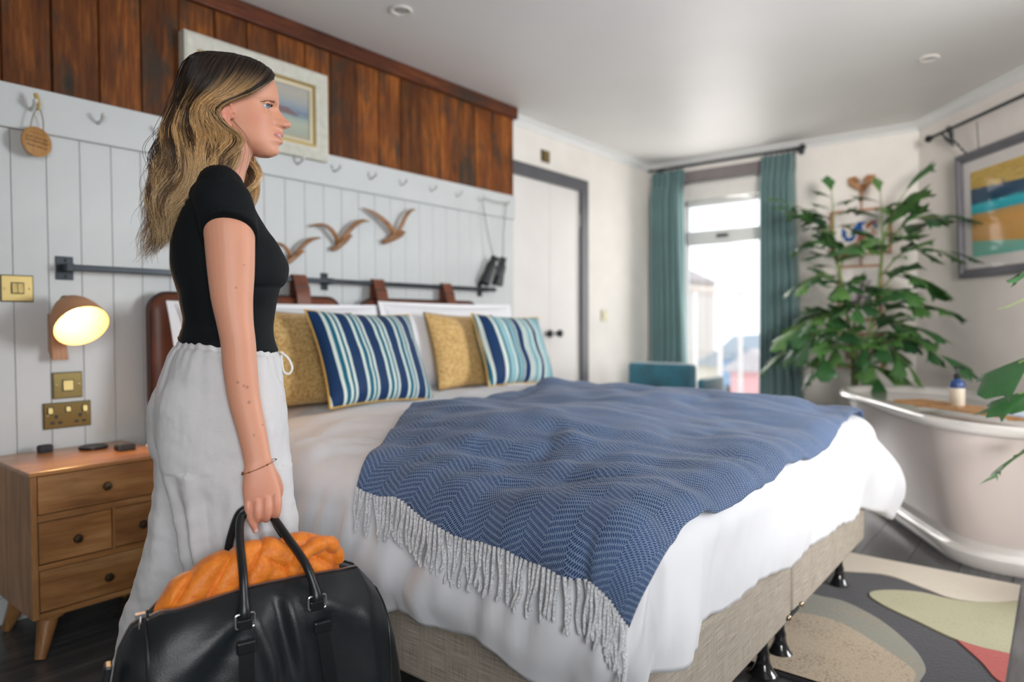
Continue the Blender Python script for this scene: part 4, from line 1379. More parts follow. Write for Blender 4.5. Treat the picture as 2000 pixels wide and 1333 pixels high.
# ================================================================== WINDOW SIDE
m_curtain = mat('teal_velvet_curtain', (0.095, 0.195, 0.20), 0.72, var=0.10, vscale=3, bmp=0.2, bscale=500, bdist=0.0005, sheen=0.6)
def curtain(label, y0t, y1t, y0b, y1b, seed):
    """y0 < y1; t top, b bottom widths"""
    t = thing('curtain', label, 'curtain', (WX - 0.10, (y0b + y1b) / 2, 0.03), 0, 'teal curtains at the balcony door')
    r_ = random.Random(seed)
    nf = 6
    NU, NZ = 120, 60
    zt = 2.315
    b = MB()
    ph = [r_.uniform(-0.5, 0.5) for _ in range(nf + 3)]
    def fn(u, v):
        z = 0.03 + (zt - 0.03) * v
        w = float(sm(v, 0.0, 1.0))
        gather = float(sm(v, 0.90, 0.965))
        y = (y0b + (y1b - y0b) * u) * (1 - w) + (y0t + (y1t - y0t) * u) * w
        k = u * nf + 0.35 * math.sin(u * 5 + seed) * (1 - v)
        a = (0.050 * (1 - 0.55 * gather) + 0.010 * math.sin(u * 9 + seed)) * (0.75 + 0.25 * v)
        s_ = math.sin(2 * PI * k)
        x = WX - 0.105 + a * s_ * (1 - 0.25 * s_)
        y += 0.012 * math.cos(2 * PI * k) * (1 - gather) + 0.008 * float(vnoise(np.array([u * 6, v * 2.5, seed])))
        x += 0.008 * float(vnoise(np.array([u * 10, v * 3, seed + 4])))
        # pinch pleat heading
        if v > 0.93:
            x += 0.012 * math.sin(2 * PI * k * 3) * gather
        return (x, y, z)
    us = np.linspace(0, 1, NU)
    vs = np.concatenate([np.linspace(0, 0.88, 30), np.linspace(0.885, 1.0, 22)])
    b.grid(fn, us, vs)
    build(b, 'drape', m_curtain, t, world=True, smooth=True, sharp=0, solid=0.004)
    b = MB()
    for k in range(nf):
        yy = y0t + (y1t - y0t) * (k + 0.25) / nf
        build(MB().tube([(WX - 0.105 + 0.020 * math.cos(a), yy, 2.332 + 0.020 * math.sin(a)) for a in np.linspace(0, 2 * PI, 17)[:-1]], 0.0028, 6, closed=True), 'ring', m_black_iron, t, world=True)
    return t
curtain('left teal curtain hanging in the corner beside the recessed wall', 2.535, 2.83, 2.475, 2.835, 3)
curtain('right teal curtain between the balcony door and the leafy plant', 1.620, 1.875, 1.545, 1.885, 8)
t = thing('curtain_pole', 'thin black curtain pole with ball ends above the balcony door', 'curtain pole', (WX - 0.1, 2.2, 2.34))
build(MB().tube([(WX - 0.105, 2.86, 2.345), (WX - 0.105, 1.585, 2.345)], 0.011, 12), 'rod', m_black_iron, t, world=True)
build(MB().sphere((WX - 0.105, 1.565, 2.345), 0.026, 18, 12), 'finial', m_black_iron, t, world=True)
for yy in (2.78, 1.60):
    build(MB().tube([(WX, yy, 2.335), (WX - 0.07, yy, 2.33), (WX - 0.105, yy, 2.335)], 0.008, 8).lathe([(0.022, 0), (0.022, -0.006)], 14, 'x', (WX, yy, 2.335)), 'bracket', m_black_iron, t, world=True)

# ---- hanging strip of framed pictures on the window wall
m_tan = mat('tan_leather_strap', (0.42, 0.21, 0.09), 0.5, var=0.15)
m_copper = mat('copper_brown_frame', (0.42, 0.19, 0.08), 0.45, var=0.12)
bow = thing('leather_wall_hanger', 'tan leather bow shaped hanger at the top of the small hanging pictures', 'hanger', (WX - 0.02, 1.16, 2.02))
HX = WX - 0.03
build(MB().tube([(HX, 1.165, 1.90), (HX, 1.165, 2.03)], 0.018, 10, flat=(1.6, 0.35)), 'strap', m_tan, bow, world=True)
for sg in (-1, 1):
    build(MB().tube([(HX - 0.005, 1.165, 1.985), (HX - 0.018, 1.165 + sg * 0.030, 2.01), (HX - 0.012, 1.165 + sg * 0.065, 2.04), (HX - 0.005, 1.165 + sg * 0.075, 2.07), (HX - 0.008, 1.165 + sg * 0.045, 2.075), (HX - 0.014, 1.165 + sg * 0.012, 2.045)], [0.014, 0.020, 0.024, 0.022, 0.018, 0.012], 10, flat=(1, 0.7)), 'loop', m_tan, bow, world=True)
build(MB().tube([(HX, 1.165, 0.70), (HX, 1.165, 1.90)], 0.008, 8, flat=(1.6, 0.4)), 'long_strap', m_tan, bow, world=True)
def art_mat(name, stops, scale=3.0, seed=0.0):
    m = bpy.data.materials.new(name)
    nt, bs = nodes_of(m)
    v_ = tex_coord(nt, 'Generated', (1, 1, 1))
    mp = nt.nodes.new('ShaderNodeMapping')
    mp.inputs['Location'].default_value = (seed, seed * 2, seed)
    L(nt, v_, mp.inputs[0])
    n_ = noise(nt, mp.outputs[0], scale, 3, 0.5, 0.6)
    L(nt, ramp(nt, n_, stops, 'CONSTANT'), bs.inputs['Base Color'])
    bs.inputs['Roughness'].default_value = 0.2
    return m
def small_frame(label, yc, zc, hw, hh, am):
    t = thing('hanging_print', label, 'picture', (HX, yc, zc - hh), 0, 'small pictures hanging one above another')
    b = MB()
    rings = []
    for ins, xx in ((0, 0), (0, -0.022), (0.016, -0.022), (0.016, 0)):
        rings.append([(HX - 0.004 + xx, yc - hw + ins, zc - hh + ins), (HX - 0.004 + xx, yc + hw - ins, zc - hh + ins), (HX - 0.004 + xx, yc + hw - ins, zc + hh - ins), (HX - 0.004 + xx, yc - hw + ins, zc + hh - ins)])
    b.loft(rings, cap=False, closed=True)
    build(b, 'frame', m_copper, t, world=True, smooth=False)
    build(MB().box(HX - 0.014, HX - 0.010, yc - hw + 0.014, yc + hw - 0.014, zc - hh + 0.014, zc + hh - 0.014), 'mount', mat('white_mount_card', (0.75, 0.73, 0.70), 0.6, var=0.02), t, world=True, smooth=False)
    build(MB().box(HX - 0.017, HX - 0.014, yc - hw * 0.55, yc + hw * 0.62, zc - hh * 0.6, zc + hh * 0.45), 'print', am, t, world=True, smooth=False)
small_frame('top small picture with blue and orange blocks behind the plant', 1.170, 1.672, 0.205, 0.168, art_mat('blue_print', [(0.0, (0.02, 0.09, 0.30)), (0.45, (0.70, 0.68, 0.62)), (0.58, (0.45, 0.13, 0.05)), (0.68, (0.02, 0.12, 0.35))], 2.5, 1.3))
small_frame('middle small picture in grey tones behind the plant', 1.168, 1.225, 0.145, 0.205, art_mat('grey_print', [(0.0, (0.16, 0.14, 0.15)), (0.5, (0.66, 0.62, 0.62)), (0.6, (0.36, 0.32, 0.36))], 2.0, 4.1))
small_frame('lowest small picture mostly hidden by leaves', 1.165, 0.80, 0.16, 0.13, art_mat('pink_print', [(0.0, (0.30, 0.20, 0.18)), (0.5, (0.62, 0.50, 0.44))], 2.5, 7.7))

# ---- big framed abstract on the bath wall, hung from an iron pole
pole = thing('picture_pole', 'black iron pole with a bracket high on the bath wall', 'pole', bw(1.0, 0.08, 2.23))
build(MB().tube([bw(0.265, 0.075, 2.235), bw(2.2, 0.075, 2.235)], 0.010, 12), 'rod', m_black_iron, pole, world=True)
build(MB().sphere(bw(0.25, 0.075, 2.235), 0.024, 16, 10).tube([bw(0.262, 0.075, 2.235), bw(0.30, 0.075, 2.235)], [0.017, 0.013], 12), 'finial', m_black_iron, pole, world=True)
build(MB().tube([bw(0.40, 0.0, 2.15), bw(0.40, 0.012, 2.16), bw(0.40, 0.012, 2.24)], 0.008, 8).tube([bw(0.40, 0.012, 2.16), bw(0.40, 0.05, 2.19), bw(0.40, 0.075, 2.225)], 0.006, 8).tube([bw(0.36, 0.05, 2.235), bw(0.40, 0.012, 2.17)], 0.006, 8), 'bracket', m_black_iron, pole, world=True)
art = thing('abstract_picture', 'large abstract seascape in gold orange and turquoise in a grey frame over the bath', 'picture', bw(1.05, 0.03, 1.29))
# local frame: x along the wall, y into room, z up; leaning slightly forward at the top
aw, ah = 1.16, 0.765
m_grey_frame = mat('grey_violet_frame', (0.135, 0.13, 0.155), 0.35, var=0.1)
b = MB()
rings = []
for ins, yy in ((0, 0), (0, 0.022), (0.008, 0.028), (0.030, 0.028), (0.036, 0.018), (0.048, 0.016), (0.055, 0.006), (0.055, 0)):
    rings.append([(-aw / 2 + ins, yy, ins), (aw / 2 - ins, yy, ins), (aw / 2 - ins, yy, ah - ins), (-aw / 2 + ins, yy, ah - ins)])
b.loft(rings, cap=False, closed=True)
build(b, 'frame', m_grey_frame, art, smooth=False)
build(MB().box(-aw / 2 + 0.05, aw / 2 - 0.05, 0.001, 0.005, 0.05, ah - 0.05), 'mount', mat('pale_mount_card', (0.72, 0.69, 0.67), 0.5, var=0.02), art, smooth=False)
m_abs = bpy.data.materials.new('abstract_paint')
nt, bs = nodes_of(m_abs)
tc = nt.nodes.new('ShaderNodeTexCoord')
sp = nt.nodes.new('ShaderNodeSeparateXYZ')
L(nt, tc.outputs['Generated'], sp.inputs[0])
u_, w_ = sp.outputs[0], sp.outputs[2]
nzz = noise(nt, tex_coord(nt, 'Generated', (4, 1, 14)), 2.0, 4, 0.6, 0.5)
spk = noise(nt, tex_coord(nt, 'Generated', (26, 1, 1)), 1.0, 2, 0.4)
spire = mathn(nt, 'MULTIPLY', mathn(nt, 'MAXIMUM', mathn(nt, 'SUBTRACT', spk, 0.60), 0.0), 0.9)
g0 = mathn(nt, 'ADD', w_, mathn(nt, 'MULTIPLY', mathn(nt, 'SUBTRACT', nzz, 0.5), 0.05))
horiz = mathn(nt, 'SUBTRACT', g0, mathn(nt, 'MULTIPLY', mathn(nt, 'LESS_THAN', g0, 0.99), spire))
base = ramp(nt, g0, [(0.0, (0.10, 0.50, 0.44)), (0.07, (0.50, 0.34, 0.14)), (0.12, (0.62, 0.33, 0.08)), (0.40, (0.70, 0.38, 0.12)), (0.49, (0.60, 0.36, 0.14)), (0.505, (0.02, 0.44, 0.55)), (0.60, (0.03, 0.52, 0.62)), (0.625, (0.012, 0.07, 0.15)), (0.76, (0.015, 0.06, 0.13))])
skyc = ramp(nt, nzz, [(0.35, (0.50, 0.30, 0.04)), (0.65, (0.66, 0.46, 0.10))])
ismsk = mathn(nt, 'GREATER_THAN', horiz, mathn(nt, 'ADD', 0.72, mathn(nt, 'MULTIPLY', u_, 0.08)))
c = mixc(nt, ismsk, base, skyc)
# turquoise foreground rising to the right
fg = mathn(nt, 'LESS_THAN', w_, mathn(nt, 'ADD', 0.03, mathn(nt, 'MULTIPLY', u_, 0.16)))
c = mixc(nt, mathn(nt, 'MULTIPLY', fg, 0.9), c, (0.16, 0.50, 0.42))
L(nt, c, bs.inputs['Base Color'])
bs.inputs['Roughness'].default_value = 0.3
build(MB().box(-aw / 2 + 0.125, aw / 2 - 0.125, 0.004, 0.009, 0.125, ah - 0.125), 'painting', m_abs, art, smooth=False)
glz = bpy.data.materials.new('picture_glass')
nt, bs = nodes_of(glz)
tr = nt.nodes.new('ShaderNodeBsdfTransparent'); gl = nt.nodes.new('ShaderNodeBsdfGlossy'); gl.inputs['Roughness'].default_value = 0.03
mx = nt.nodes.new('ShaderNodeMixShader'); mx.inputs[0].default_value = 0.012
L(nt, tr.outputs[0], mx.inputs[1]); L(nt, gl.outputs[0], mx.inputs[2]); L(nt, mx.outputs[0], nt.nodes['Material Output'].inputs[0])
build(MB().box(-aw / 2 + 0.05, aw / 2 - 0.05, 0.011, 0.013, 0.05, ah - 0.05), 'glazing', glz, art, smooth=False)
ang = math.atan2(-bd.y, -bd.x)
# x axis pointing from the near side to the corner is -bd ; y must point into the room
xa, za = bd.copy(), Vector((0, 0, 1))
ya = bn.copy()
lean = 0.045
Rm = Matrix((xa, ya, za)).transposed().to_4x4()
if Rm.to_3x3().determinant() < 0:
    xa = -xa
    Rm = Matrix((xa, ya, za)).transposed().to_4x4()
art.matrix_world = Matrix.Translation(Vector(bw(0.525 + aw / 2, 0.012, 1.282))) @ Rm @ Matrix.Rotation(-lean, 4, 'X')
for (sx_, tp) in ((0.60, 0.46), (0.72, 0.70)):
    build(MB().tube([(-0, 0, 0), (0, 0, 0.001)], 0.001, 4), 'loop', m_black_iron, pole) if False else None
pts = [bw(0.475, 0.075, 2.225), bw(0.485, 0.072, 2.18), bw(0.53, 0.06, 2.13), bw(0.60, 0.05, 2.055)]
ch = build(MB().tube(pts, 0.004, 6), 'chain', m_black_iron, pole, world=True)
for k in range(8):
    p_ = catmull(pts, 8)[k]
    build(MB().sphere(tuple(p_), (0.007, 0.007, 0.010), 8, 6), 'chain_link', m_black_iron, pole, world=True)
build(MB().tube([bw(0.72, 0.06, 2.21), bw(0.725, 0.05, 2.05)], 0.003, 6), 'hanging_wire', m_black_iron, pole, world=True)
build(MB().tube([tuple(Vector(bw(0.475, 0.075, 2.235)) + Vector((0, 0, 0.018 * math.sin(a))) + bn * 0.018 * math.cos(a)) for a in np.linspace(0, 2 * PI, 15)[:-1]], 0.004, 6, closed=True), 'ring', m_black_iron, pole, world=True)

# ---- free-standing bath
m_enamel = mat('white_bath_enamel', (0.80, 0.77, 0.74), 0.10, var=0.01, coat=0.5)
m_bath_out = mat('satin_white_bath_side', (0.82, 0.74, 0.71), 0.16, var=0.01, coat=0.4)
tub = thing('bathtub', 'large white roll top bath on a plinth beside the angled wall', 'bathtub', (4.05, 0.42, 0))
TA = math.radians(30)
TU = Vector((math.cos(TA), math.sin(TA), 0))
TN = Vector((-math.sin(TA), math.cos(TA), 0))
TC0 = Vector((3.60, 0.165, 0))
TL = 1.02
def stad(r, z, n=26, ext=0.0):
    pts = []
    for k in range(n):
        a = PI / 2 + PI * k / (n - 1)
        pts.append(TC0 + TU * ((r + ext) * math.cos(a)) + TN * (r * math.sin(a)))
    m_ = 10
    for k in range(1, m_):
        pts.append(TC0 + TU * (TL * k / m_) + TN * (-r))
    for k in range(n):
        a = -PI / 2 + PI * k / (n - 1)
        pts.append(TC0 + TU * (TL + (r + ext) * math.cos(a)) + TN * (r * math.sin(a)))
    for k in range(1, m_):
        pts.append(TC0 + TU * (TL * (1 - k / m_)) + TN * r)
    return [(p.x, p.y, z) for p in pts]
rings = [stad(0.262, 0.0), stad(0.275, 0.02), stad(0.275, 0.055), stad(0.262, 0.07), stad(0.246, 0.075), stad(0.243, 0.11)]
build(MB().loft(rings), 'plinth', m_enamel, tub, world=True, sharp=40)
rings = []
for z, r, ex in ((0.08, 0.238, 0), (0.16, 0.252, 0.005), (0.26, 0.270, 0.01), (0.36, 0.288, 0.02), (0.46, 0.305, 0.035), (0.53, 0.318, 0.05), (0.575, 0.328, 0.055)):
    rings.append(stad(r, z, 26, ex))
build(MB().loft(rings, cap=False), 'body', m_bath_out, tub, world=True, sharp=50)
rings = []
for z, r in ((0.575, 0.322), (0.566, 0.345), (0.572, 0.362), (0.590, 0.370), (0.608, 0.362), (0.614, 0.345), (0.606, 0.325), (0.58, 0.312), (0.48, 0.290), (0.34, 0.250), (0.22, 0.20), (0.17, 0.14), (0.16, 0.02)):
    rings.append(stad(r, z, 26, 0.055))
build(MB().loft(rings), 'rim_and_basin', m_enamel, tub, world=True, sharp=50)
# bath tray
m_tray = wood('bath_tray_bamboo', (0.30, 0.13, 0.04), (0.50, 0.26, 0.10), (0.60, 0.34, 0.15), 1, 'x', 0.4, 12, rand=0.1)
tc_ = TC0 + TU * 0.30
tray = thing('bath_tray', 'bamboo bath tray laid along the front rim of the bath', 'bath tray', (tc_.x, tc_.y, 0.615))
A0 = TC0 + TU * 0.42 + TN * 0.25
A1 = TC0 + TU * -0.46 + TN * -0.10
td = (A1 - A0).normalized()
tn = Vector((-td.y, td.x, 0))
ml = (A1 - A0).length
ctr = (A0 + A1) / 2
for k in range(5):
    o_ = (k - 2) * 0.034
    c_ = ctr + tn * o_
    build(MB().obox((c_.x, c_.y, 0.626), td * ml / 2, tn * 0.015, (0, 0, 0.007)), 'slat', m_tray, tray, world=True, smooth=False, bevel=0.002)
for q_ in (-0.35, 0.15):
    c_ = ctr + td * ml * q_
    build(MB().obox((c_.x, c_.y, 0.617), td * 0.012, tn * 0.085, (0, 0, 0.003)), 'batten', m_tray, tray, world=True, smooth=False)
# pump bottle
pb = ctr - td * 0.20 + tn * 0.01
bt = thing('pump_bottle', 'small cream and navy pump bottle standing on the bath tray', 'bottle', (pb.x, pb.y, 0.633))
o3 = (pb.x, pb.y, 0.633)
build(MB().lathe([(0.001, 0), (0.028, 0), (0.031, 0.004), (0.031, 0.078), (0.0305, 0.082)], 28, 'z', o3), 'label_body', mat('cream_bottle', (0.70, 0.62, 0.50), 0.35), bt, world=True, sharp=50)
build(MB().lathe([(0.031, 0.080), (0.0315, 0.086), (0.0315, 0.10), (0.026, 0.112), (0.014, 0.118), (0.013, 0.125)], 28, 'z', o3), 'shoulder', mat('navy_bottle', (0.02, 0.06, 0.20), 0.2), bt, world=True, sharp=60)
b = MB().lathe([(0.013, 0.122), (0.015, 0.124), (0.015, 0.142), (0.006, 0.146), (0.0045, 0.165), (0.012, 0.166), (0.012, 0.176), (0.004, 0.18)], 20, 'z', o3)
b.tube([(pb.x, pb.y, 0.633 + 0.172), (pb.x + td.x * 0.02, pb.y + td.y * 0.02, 0.633 + 0.174), (pb.x + td.x * 0.042, pb.y + td.y * 0.042, 0.633 + 0.166)], [0.006, 0.005, 0.0035], 8)
build(b, 'pump', m_black_plastic, bt, world=True, sharp=60)
# magazines on the tray
mg = ctr + td * 0.20
t = thing('magazine', 'pale open magazine lying on the right part of the bath tray', 'magazine', (mg.x, mg.y, 0.633))
build(MB().obox((mg.x, mg.y, 0.637), td * 0.15, tn * 0.08, (0, 0, 0.004)), 'pages', mat('pale_blue_paper', (0.52, 0.58, 0.68), 0.5, var=0.3, vscale=20), t, world=True, smooth=False)
t = thing('coral_book', 'coral orange book at the far right end of the bath tray', 'book', (mg.x, mg.y, 0.641))
mg2 = ctr + td * 0.33 - tn * 0.02
build(MB().obox((mg2.x, mg2.y, 0.650), td * 0.09, tn * 0.065, (0, 0, 0.008)), 'cover', mat('coral_cover', (0.75, 0.22, 0.10), 0.4), t, world=True, smooth=False, bevel=0.002)
build(MB().obox((mg2.x, mg2.y, 0.650), td * 0.086, tn * 0.066, (0, 0, 0.006)), 'pages', mat('book_pages', (0.75, 0.72, 0.66), 0.7), t, world=True, smooth=False)

# ---- plants with fishtail leaves
m_leaf = bpy.data.materials.new('glossy_green_leaf')
nt, bs = nodes_of(m_leaf)
oi = nt.nodes.new('ShaderNodeObjectInfo')
n_ = noise(nt, tex_coord(nt, 'Object', (1, 6, 1)), 8, 3)
f = mathn(nt, 'ADD', mathn(nt, 'MULTIPLY', oi.outputs['Random'], 0.65), mathn(nt, 'MULTIPLY', n_, 0.35))
L(nt, ramp(nt, f, [(0.15, (0.022, 0.075, 0.030)), (0.5, (0.045, 0.15, 0.045)), (0.85, (0.13, 0.28, 0.07))]), bs.inputs['Base Color'])
bs.inputs['Roughness'].default_value = 0.38
bs.inputs['Transmission Weight'].default_value = 0.0
bs.inputs['Subsurface Weight'].default_value = 0.08
bs.inputs['Subsurface Radius'].default_value = (0.01, 0.02, 0.005)
m_stem = mat('yellow_green_stem', (0.20, 0.28, 0.08), 0.5, var=0.2)
def leaflet_mesh(kind):
    """fishtail leaflet along +x, unit length, pleated wedge with a ragged end"""
    r_ = random.Random(kind)
    n = 7
    b = MB()
    rows = []
    wid = [0.40, 0.54, 0.32][kind % 3]
    for i in range(9):
        u = i / 8
        row = []
        for j in range(n):
            s_ = (j / (n - 1)) * 2 - 1
            half = wid * (0.04 + 0.96 * u ** 1.1) * (1 - 0.25 * max(0, u - 0.8) / 0.2)
            ext = 1.0
            if i == 8:
                ext = 1.0 + (0.10 if j % 2 == 0 else -0.06) - 0.30 * abs(s_) * (0.5 + 0.5 * r_.random()) + (0.16 if j == 2 + kind % 3 else 0)
            elif i == 7:
                ext = 1.0 - 0.10 * abs(s_)
            x_ = u * ext
            y_ = s_ * half + 0.05 * math.sin(u * 2.5)
            z_ = 0.020 * (1 if j % 2 else -1) * u - 0.22 * u * u - 0.06 * s_ * s_ * u
            row.append((x_, y_, z_))
        rows.append(row)
    b0 = 0
    for row in rows:
        b.v += row
    for i in range(8):
        for j in range(n - 1):
            b.f.append((i * n + j, (i + 1) * n + j, (i + 1) * n + j + 1, i * n + j + 1))
    me = b.mesh('leaflet')
    me.materials.append(m_leaf)
    me.polygons.foreach_set('use_smooth', [True] * len(me.polygons))
    return me
leafs = [leaflet_mesh(k) for k in range(6)]
def frond(parent, start, tip, sag, nl, size, seed, stem_r=0.0065, first=0.25):
    r_ = random.Random(seed)
    s0, s1 = Vector(start), Vector(tip)
    d = s1 - s0
    mid = (s0 + s1) / 2 + Vector((0, 0, sag))
    P = [Vector(p) for p in catmull([tuple(s0), tuple(s0 + (mid - s0) * 0.55 + Vector((0, 0, sag * 0.35))), tuple(mid), tuple(s1)], 22)]
    build(MB().tube([tuple(p) for p in P], [stem_r * (1 - 0.6 * k / 21) for k in range(22)], 6), 'leaf_stalk', m_stem, parent, world=True)
    org = ORG[parent.name]
    for k in range(nl):
        u = first + (1 - first) * (k + 0.5) / nl
        i = min(20, int(u * 21))
        p = P[i]
        tg = (P[i + 1] - P[i - 1]).normalized()
        side = 1 if k % 2 == 0 else -1
        up = Vector((0, 0, 1))
        lat = tg.cross(up)
        if lat.length < 0.1:
            lat = Vector((1, 0, 0))
        lat = lat.normalized() * side
        if k == nl - 1:
            dirn = tg
        else:
            dirn = (tg * r_.uniform(0.5, 0.9) + lat * r_.uniform(0.6, 1.0) + up * r_.uniform(-0.35, 0.15)).normalized()
        nrm = (up + lat * r_.uniform(-0.5, 0.5) + tg * r_.uniform(-0.3, 0.3))
        nrm = (nrm - dirn * nrm.dot(dirn)).normalized()
        yv = nrm.cross(dirn)
        sz = size * r_.uniform(0.95, 1.5) * (1.0 - 0.25 * abs(u - 0.55))
        o = bpy.data.objects.new('leaflet', leafs[r_.randrange(6)])
        COL.objects.link(o)
        o.parent = parent
        M = Matrix((dirn * sz, yv * sz, nrm * sz)).transposed().to_4x4()
        M.translation = p - org
        o.matrix_basis = M
plant = thing('fishtail_palm', 'tall leafy palm with ragged green leaflets standing in the corner behind the bath', 'plant', (5.02, 1.12, 0))
PB = Vector((5.02, 1.10, 0))
build(MB().lathe([(0.001, 0.0), (0.13, 0.0), (0.135, 0.01), (0.165, 0.30), (0.175, 0.305), (0.175, 0.33), (0.160, 0.33), (0.155, 0.29), (0.001, 0.285)], 32, 'z', tuple(PB)), 'pot', mat('grey_stone_pot', (0.30, 0.30, 0.29), 0.7), plant, world=True, sharp=40)
build(MB().lathe([(0.156, 0.290), (0.08, 0.298), (0.001, 0.30)], 24, 'z', tuple(PB)), 'soil', mat('dark_soil', (0.03, 0.02, 0.015), 0.95, bmp=0.8, bscale=120, bdist=0.005), plant, world=True)
canes = [[(5.02, 1.10, 0.28), (5.00, 1.10, 0.8), (4.98, 1.17, 1.3), (4.97, 1.22, 1.55)], [(5.05, 1.06, 0.28), (5.02, 1.02, 0.8), (5.00, 0.95, 1.2), (5.02, 0.92, 1.6)], [(4.98, 1.08, 0.28), (4.90, 1.05, 0.7), (4.86, 1.06, 1.0)]]
for c_ in canes:
    build(MB().tube([tuple(p) for p in catmull(c_, 20)], [0.015 - 0.006 * k / 19 for k in range(20)], 8), 'cane', m_stem, plant, world=True)
FR = [
    (0, 1.45, (5.0, 1.52, 1.86), 0.10, 10, 0.15), (0, 1.35, (4.9, 1.34, 1.55), 0.12, 7, 0.15), (0, 1.5, (5.08, 1.26, 1.95), 0.06, 7, 0.12),
    (1, 1.5, (5.2, 0.98, 1.92), 0.05, 5, 0.17), (1, 1.5, (5.1, 0.80, 1.88), 0.06, 5, 0.20), (1, 1.45, (5.0, 0.55, 1.66), 0.12, 8, 0.17),
    (1, 1.3, (4.9, 0.55, 1.44), 0.10, 9, 0.19), (1, 1.2, (4.95, 0.63, 1.25), 0.10, 7, 0.16), (1, 0.75, (4.85, 0.56, 0.80), 0.14, 10, 0.18),
    (1, 0.95, (5.0, 0.58, 1.09), 0.12, 8, 0.15), (0, 0.75, (4.75, 1.53, 0.76), 0.16, 12, 0.17), (0, 0.9, (4.8, 1.42, 0.96), 0.14, 11, 0.17),
    (0, 1.15, (4.92, 1.40, 1.29), 0.12, 7, 0.16), (2, 0.85, (4.80, 0.93, 0.70), 0.12, 8, 0.17), (2, 0.75, (4.72, 1.26, 0.72), 0.12, 9, 0.17),
    (2, 0.85, (4.78, 0.74, 0.75), 0.10, 8, 0.16), (1, 0.85, (5.0, 0.74, 0.98), 0.10, 8, 0.17), (0, 1.1, (4.78, 1.12, 1.25), 0.10, 8, 0.15),
    (1, 1.35, (4.82, 0.86, 1.56), 0.08, 7, 0.16), (0, 1.35, (4.76, 1.0, 1.52), 0.08, 7, 0.17), (2, 0.8, (4.68, 1.12, 0.95), 0.08, 8, 0.15),
    (0, 1.25, (4.85, 1.25, 1.50), 0.08, 7, 0.15), (0, 0.95, (4.70, 1.30, 0.88), 0.14, 9, 0.16), (1, 0.7, (4.80, 0.70, 0.90), 0.12, 9, 0.16), (1, 1.05, (4.85, 0.80, 1.20), 0.10, 8, 0.15), (0, 1.4, (4.95, 1.36, 1.72), 0.10, 8, 0.14), (2, 0.95, (4.66, 1.00, 1.10), 0.10, 7, 0.15), (1, 0.6, (4.82, 0.92, 0.66), 0.10, 6, 0.2)]
for k, (ci, hz, tip, sag, nl, sz) in enumerate(FR):
    P_ = catmull(canes[ci], 60)
    st = P_[np.argmin(np.abs(P_[:, 2] - hz))]
    frond(plant, tuple(st), tip, sag, nl, sz, 100 + k)
# the same kind of plant just beside the camera's right edge
plant2 = thing('fishtail_palm', 'foreground palm whose leaflets reach in from the right edge of the picture', 'plant', (3.15, -0.30, 0))
QB = Vector((3.15, -0.32, 0))
build(MB().lathe([(0.001, 0.0), (0.13, 0.0), (0.135, 0.01), (0.165, 0.30), (0.175, 0.305), (0.175, 0.33), (0.160, 0.33), (0.155, 0.29), (0.001, 0.285)], 32, 'z', tuple(QB)), 'pot', mat('white_pot', (0.6, 0.6, 0.58), 0.5), plant2, world=True, sharp=40)
c2 = [(3.15, -0.32, 0.28), (3.14, -0.28, 0.7), (3.13, -0.25, 1.2)]
build(MB().tube([tuple(p) for p in catmull(c2, 20)], 0.009, 8), 'cane', m_stem, plant2, world=True)
frond(plant2, (3.13, -0.25, 1.15), (3.02, 0.085, 1.20), 0.06, 5, 0.11, 301)
frond(plant2, (3.13, -0.26, 0.95), (2.97, 0.12, 0.87), 0.08, 7, 0.15, 302)
frond(plant2, (3.14, -0.27, 0.75), (2.985, 0.12, 0.76), 0.08, 6, 0.14, 303)
frond(plant2, (3.14, -0.28, 0.6), (2.965, 0.13, 0.54), 0.08, 6, 0.13, 304)
build(MB().tube([(3.13, -0.25, 1.10), (3.02, 0.06, 1.12), (2.96, 0.155, 1.065), (2.945, 0.18, 1.058)], [0.004, 0.003, 0.002, 0.001], 6), 'leaf_stalk', m_stem, plant2, world=True)

# ---- teal velvet chair beyond the bed
m_vel = mat('teal_velvet', (0.008, 0.115, 0.17), 0.6, var=0.35, vscale=7, sheen=0.8, bmp=0.2, bscale=500)
chr_ = thing('velvet_chair', 'teal velvet chair with only its back rail showing beyond the bed', 'chair', (4.72, 2.30, 0))
def rbox(x0, x1, y0, y1, z0, z1, r=0.03):
    rings = []
    for (ins, z) in ((r * 0.8, z0), (r * 0.25, z0 + r * 0.3), (0, z0 + r), (0, z1 - r), (r * 0.25, z1 - r * 0.3), (r * 0.8, z1)):
        rings.append([(px_, py_, z) for px_, py_ in rrect(x0 + ins, x1 - ins, y0 + ins, y1 - ins, r)])
    return MB().loft(rings)
build(rbox(4.60, 4.69, 2.055, 2.585, 0.46, 0.715, 0.028), 'backrest', m_vel, chr_, world=True)
build(rbox(4.68, 5.14, 2.07, 2.57, 0.33, 0.46, 0.03), 'seat', m_vel, chr_, world=True)
build(rbox(4.70, 5.10, 2.02, 2.07, 0.46, 0.60, 0.02), 'armrest', m_vel, chr_, world=True)
build(rbox(4.70, 5.10, 2.57, 2.62, 0.46, 0.60, 0.02), 'armrest', m_vel, chr_, world=True)
for lx in (4.66, 5.09):
    for ly in (2.10, 2.54):
        build(MB().tube([(lx, ly, 0.34), (lx, ly, 0.0)], [0.02, 0.012], 10), 'leg', m_black_gloss, chr_, world=True)

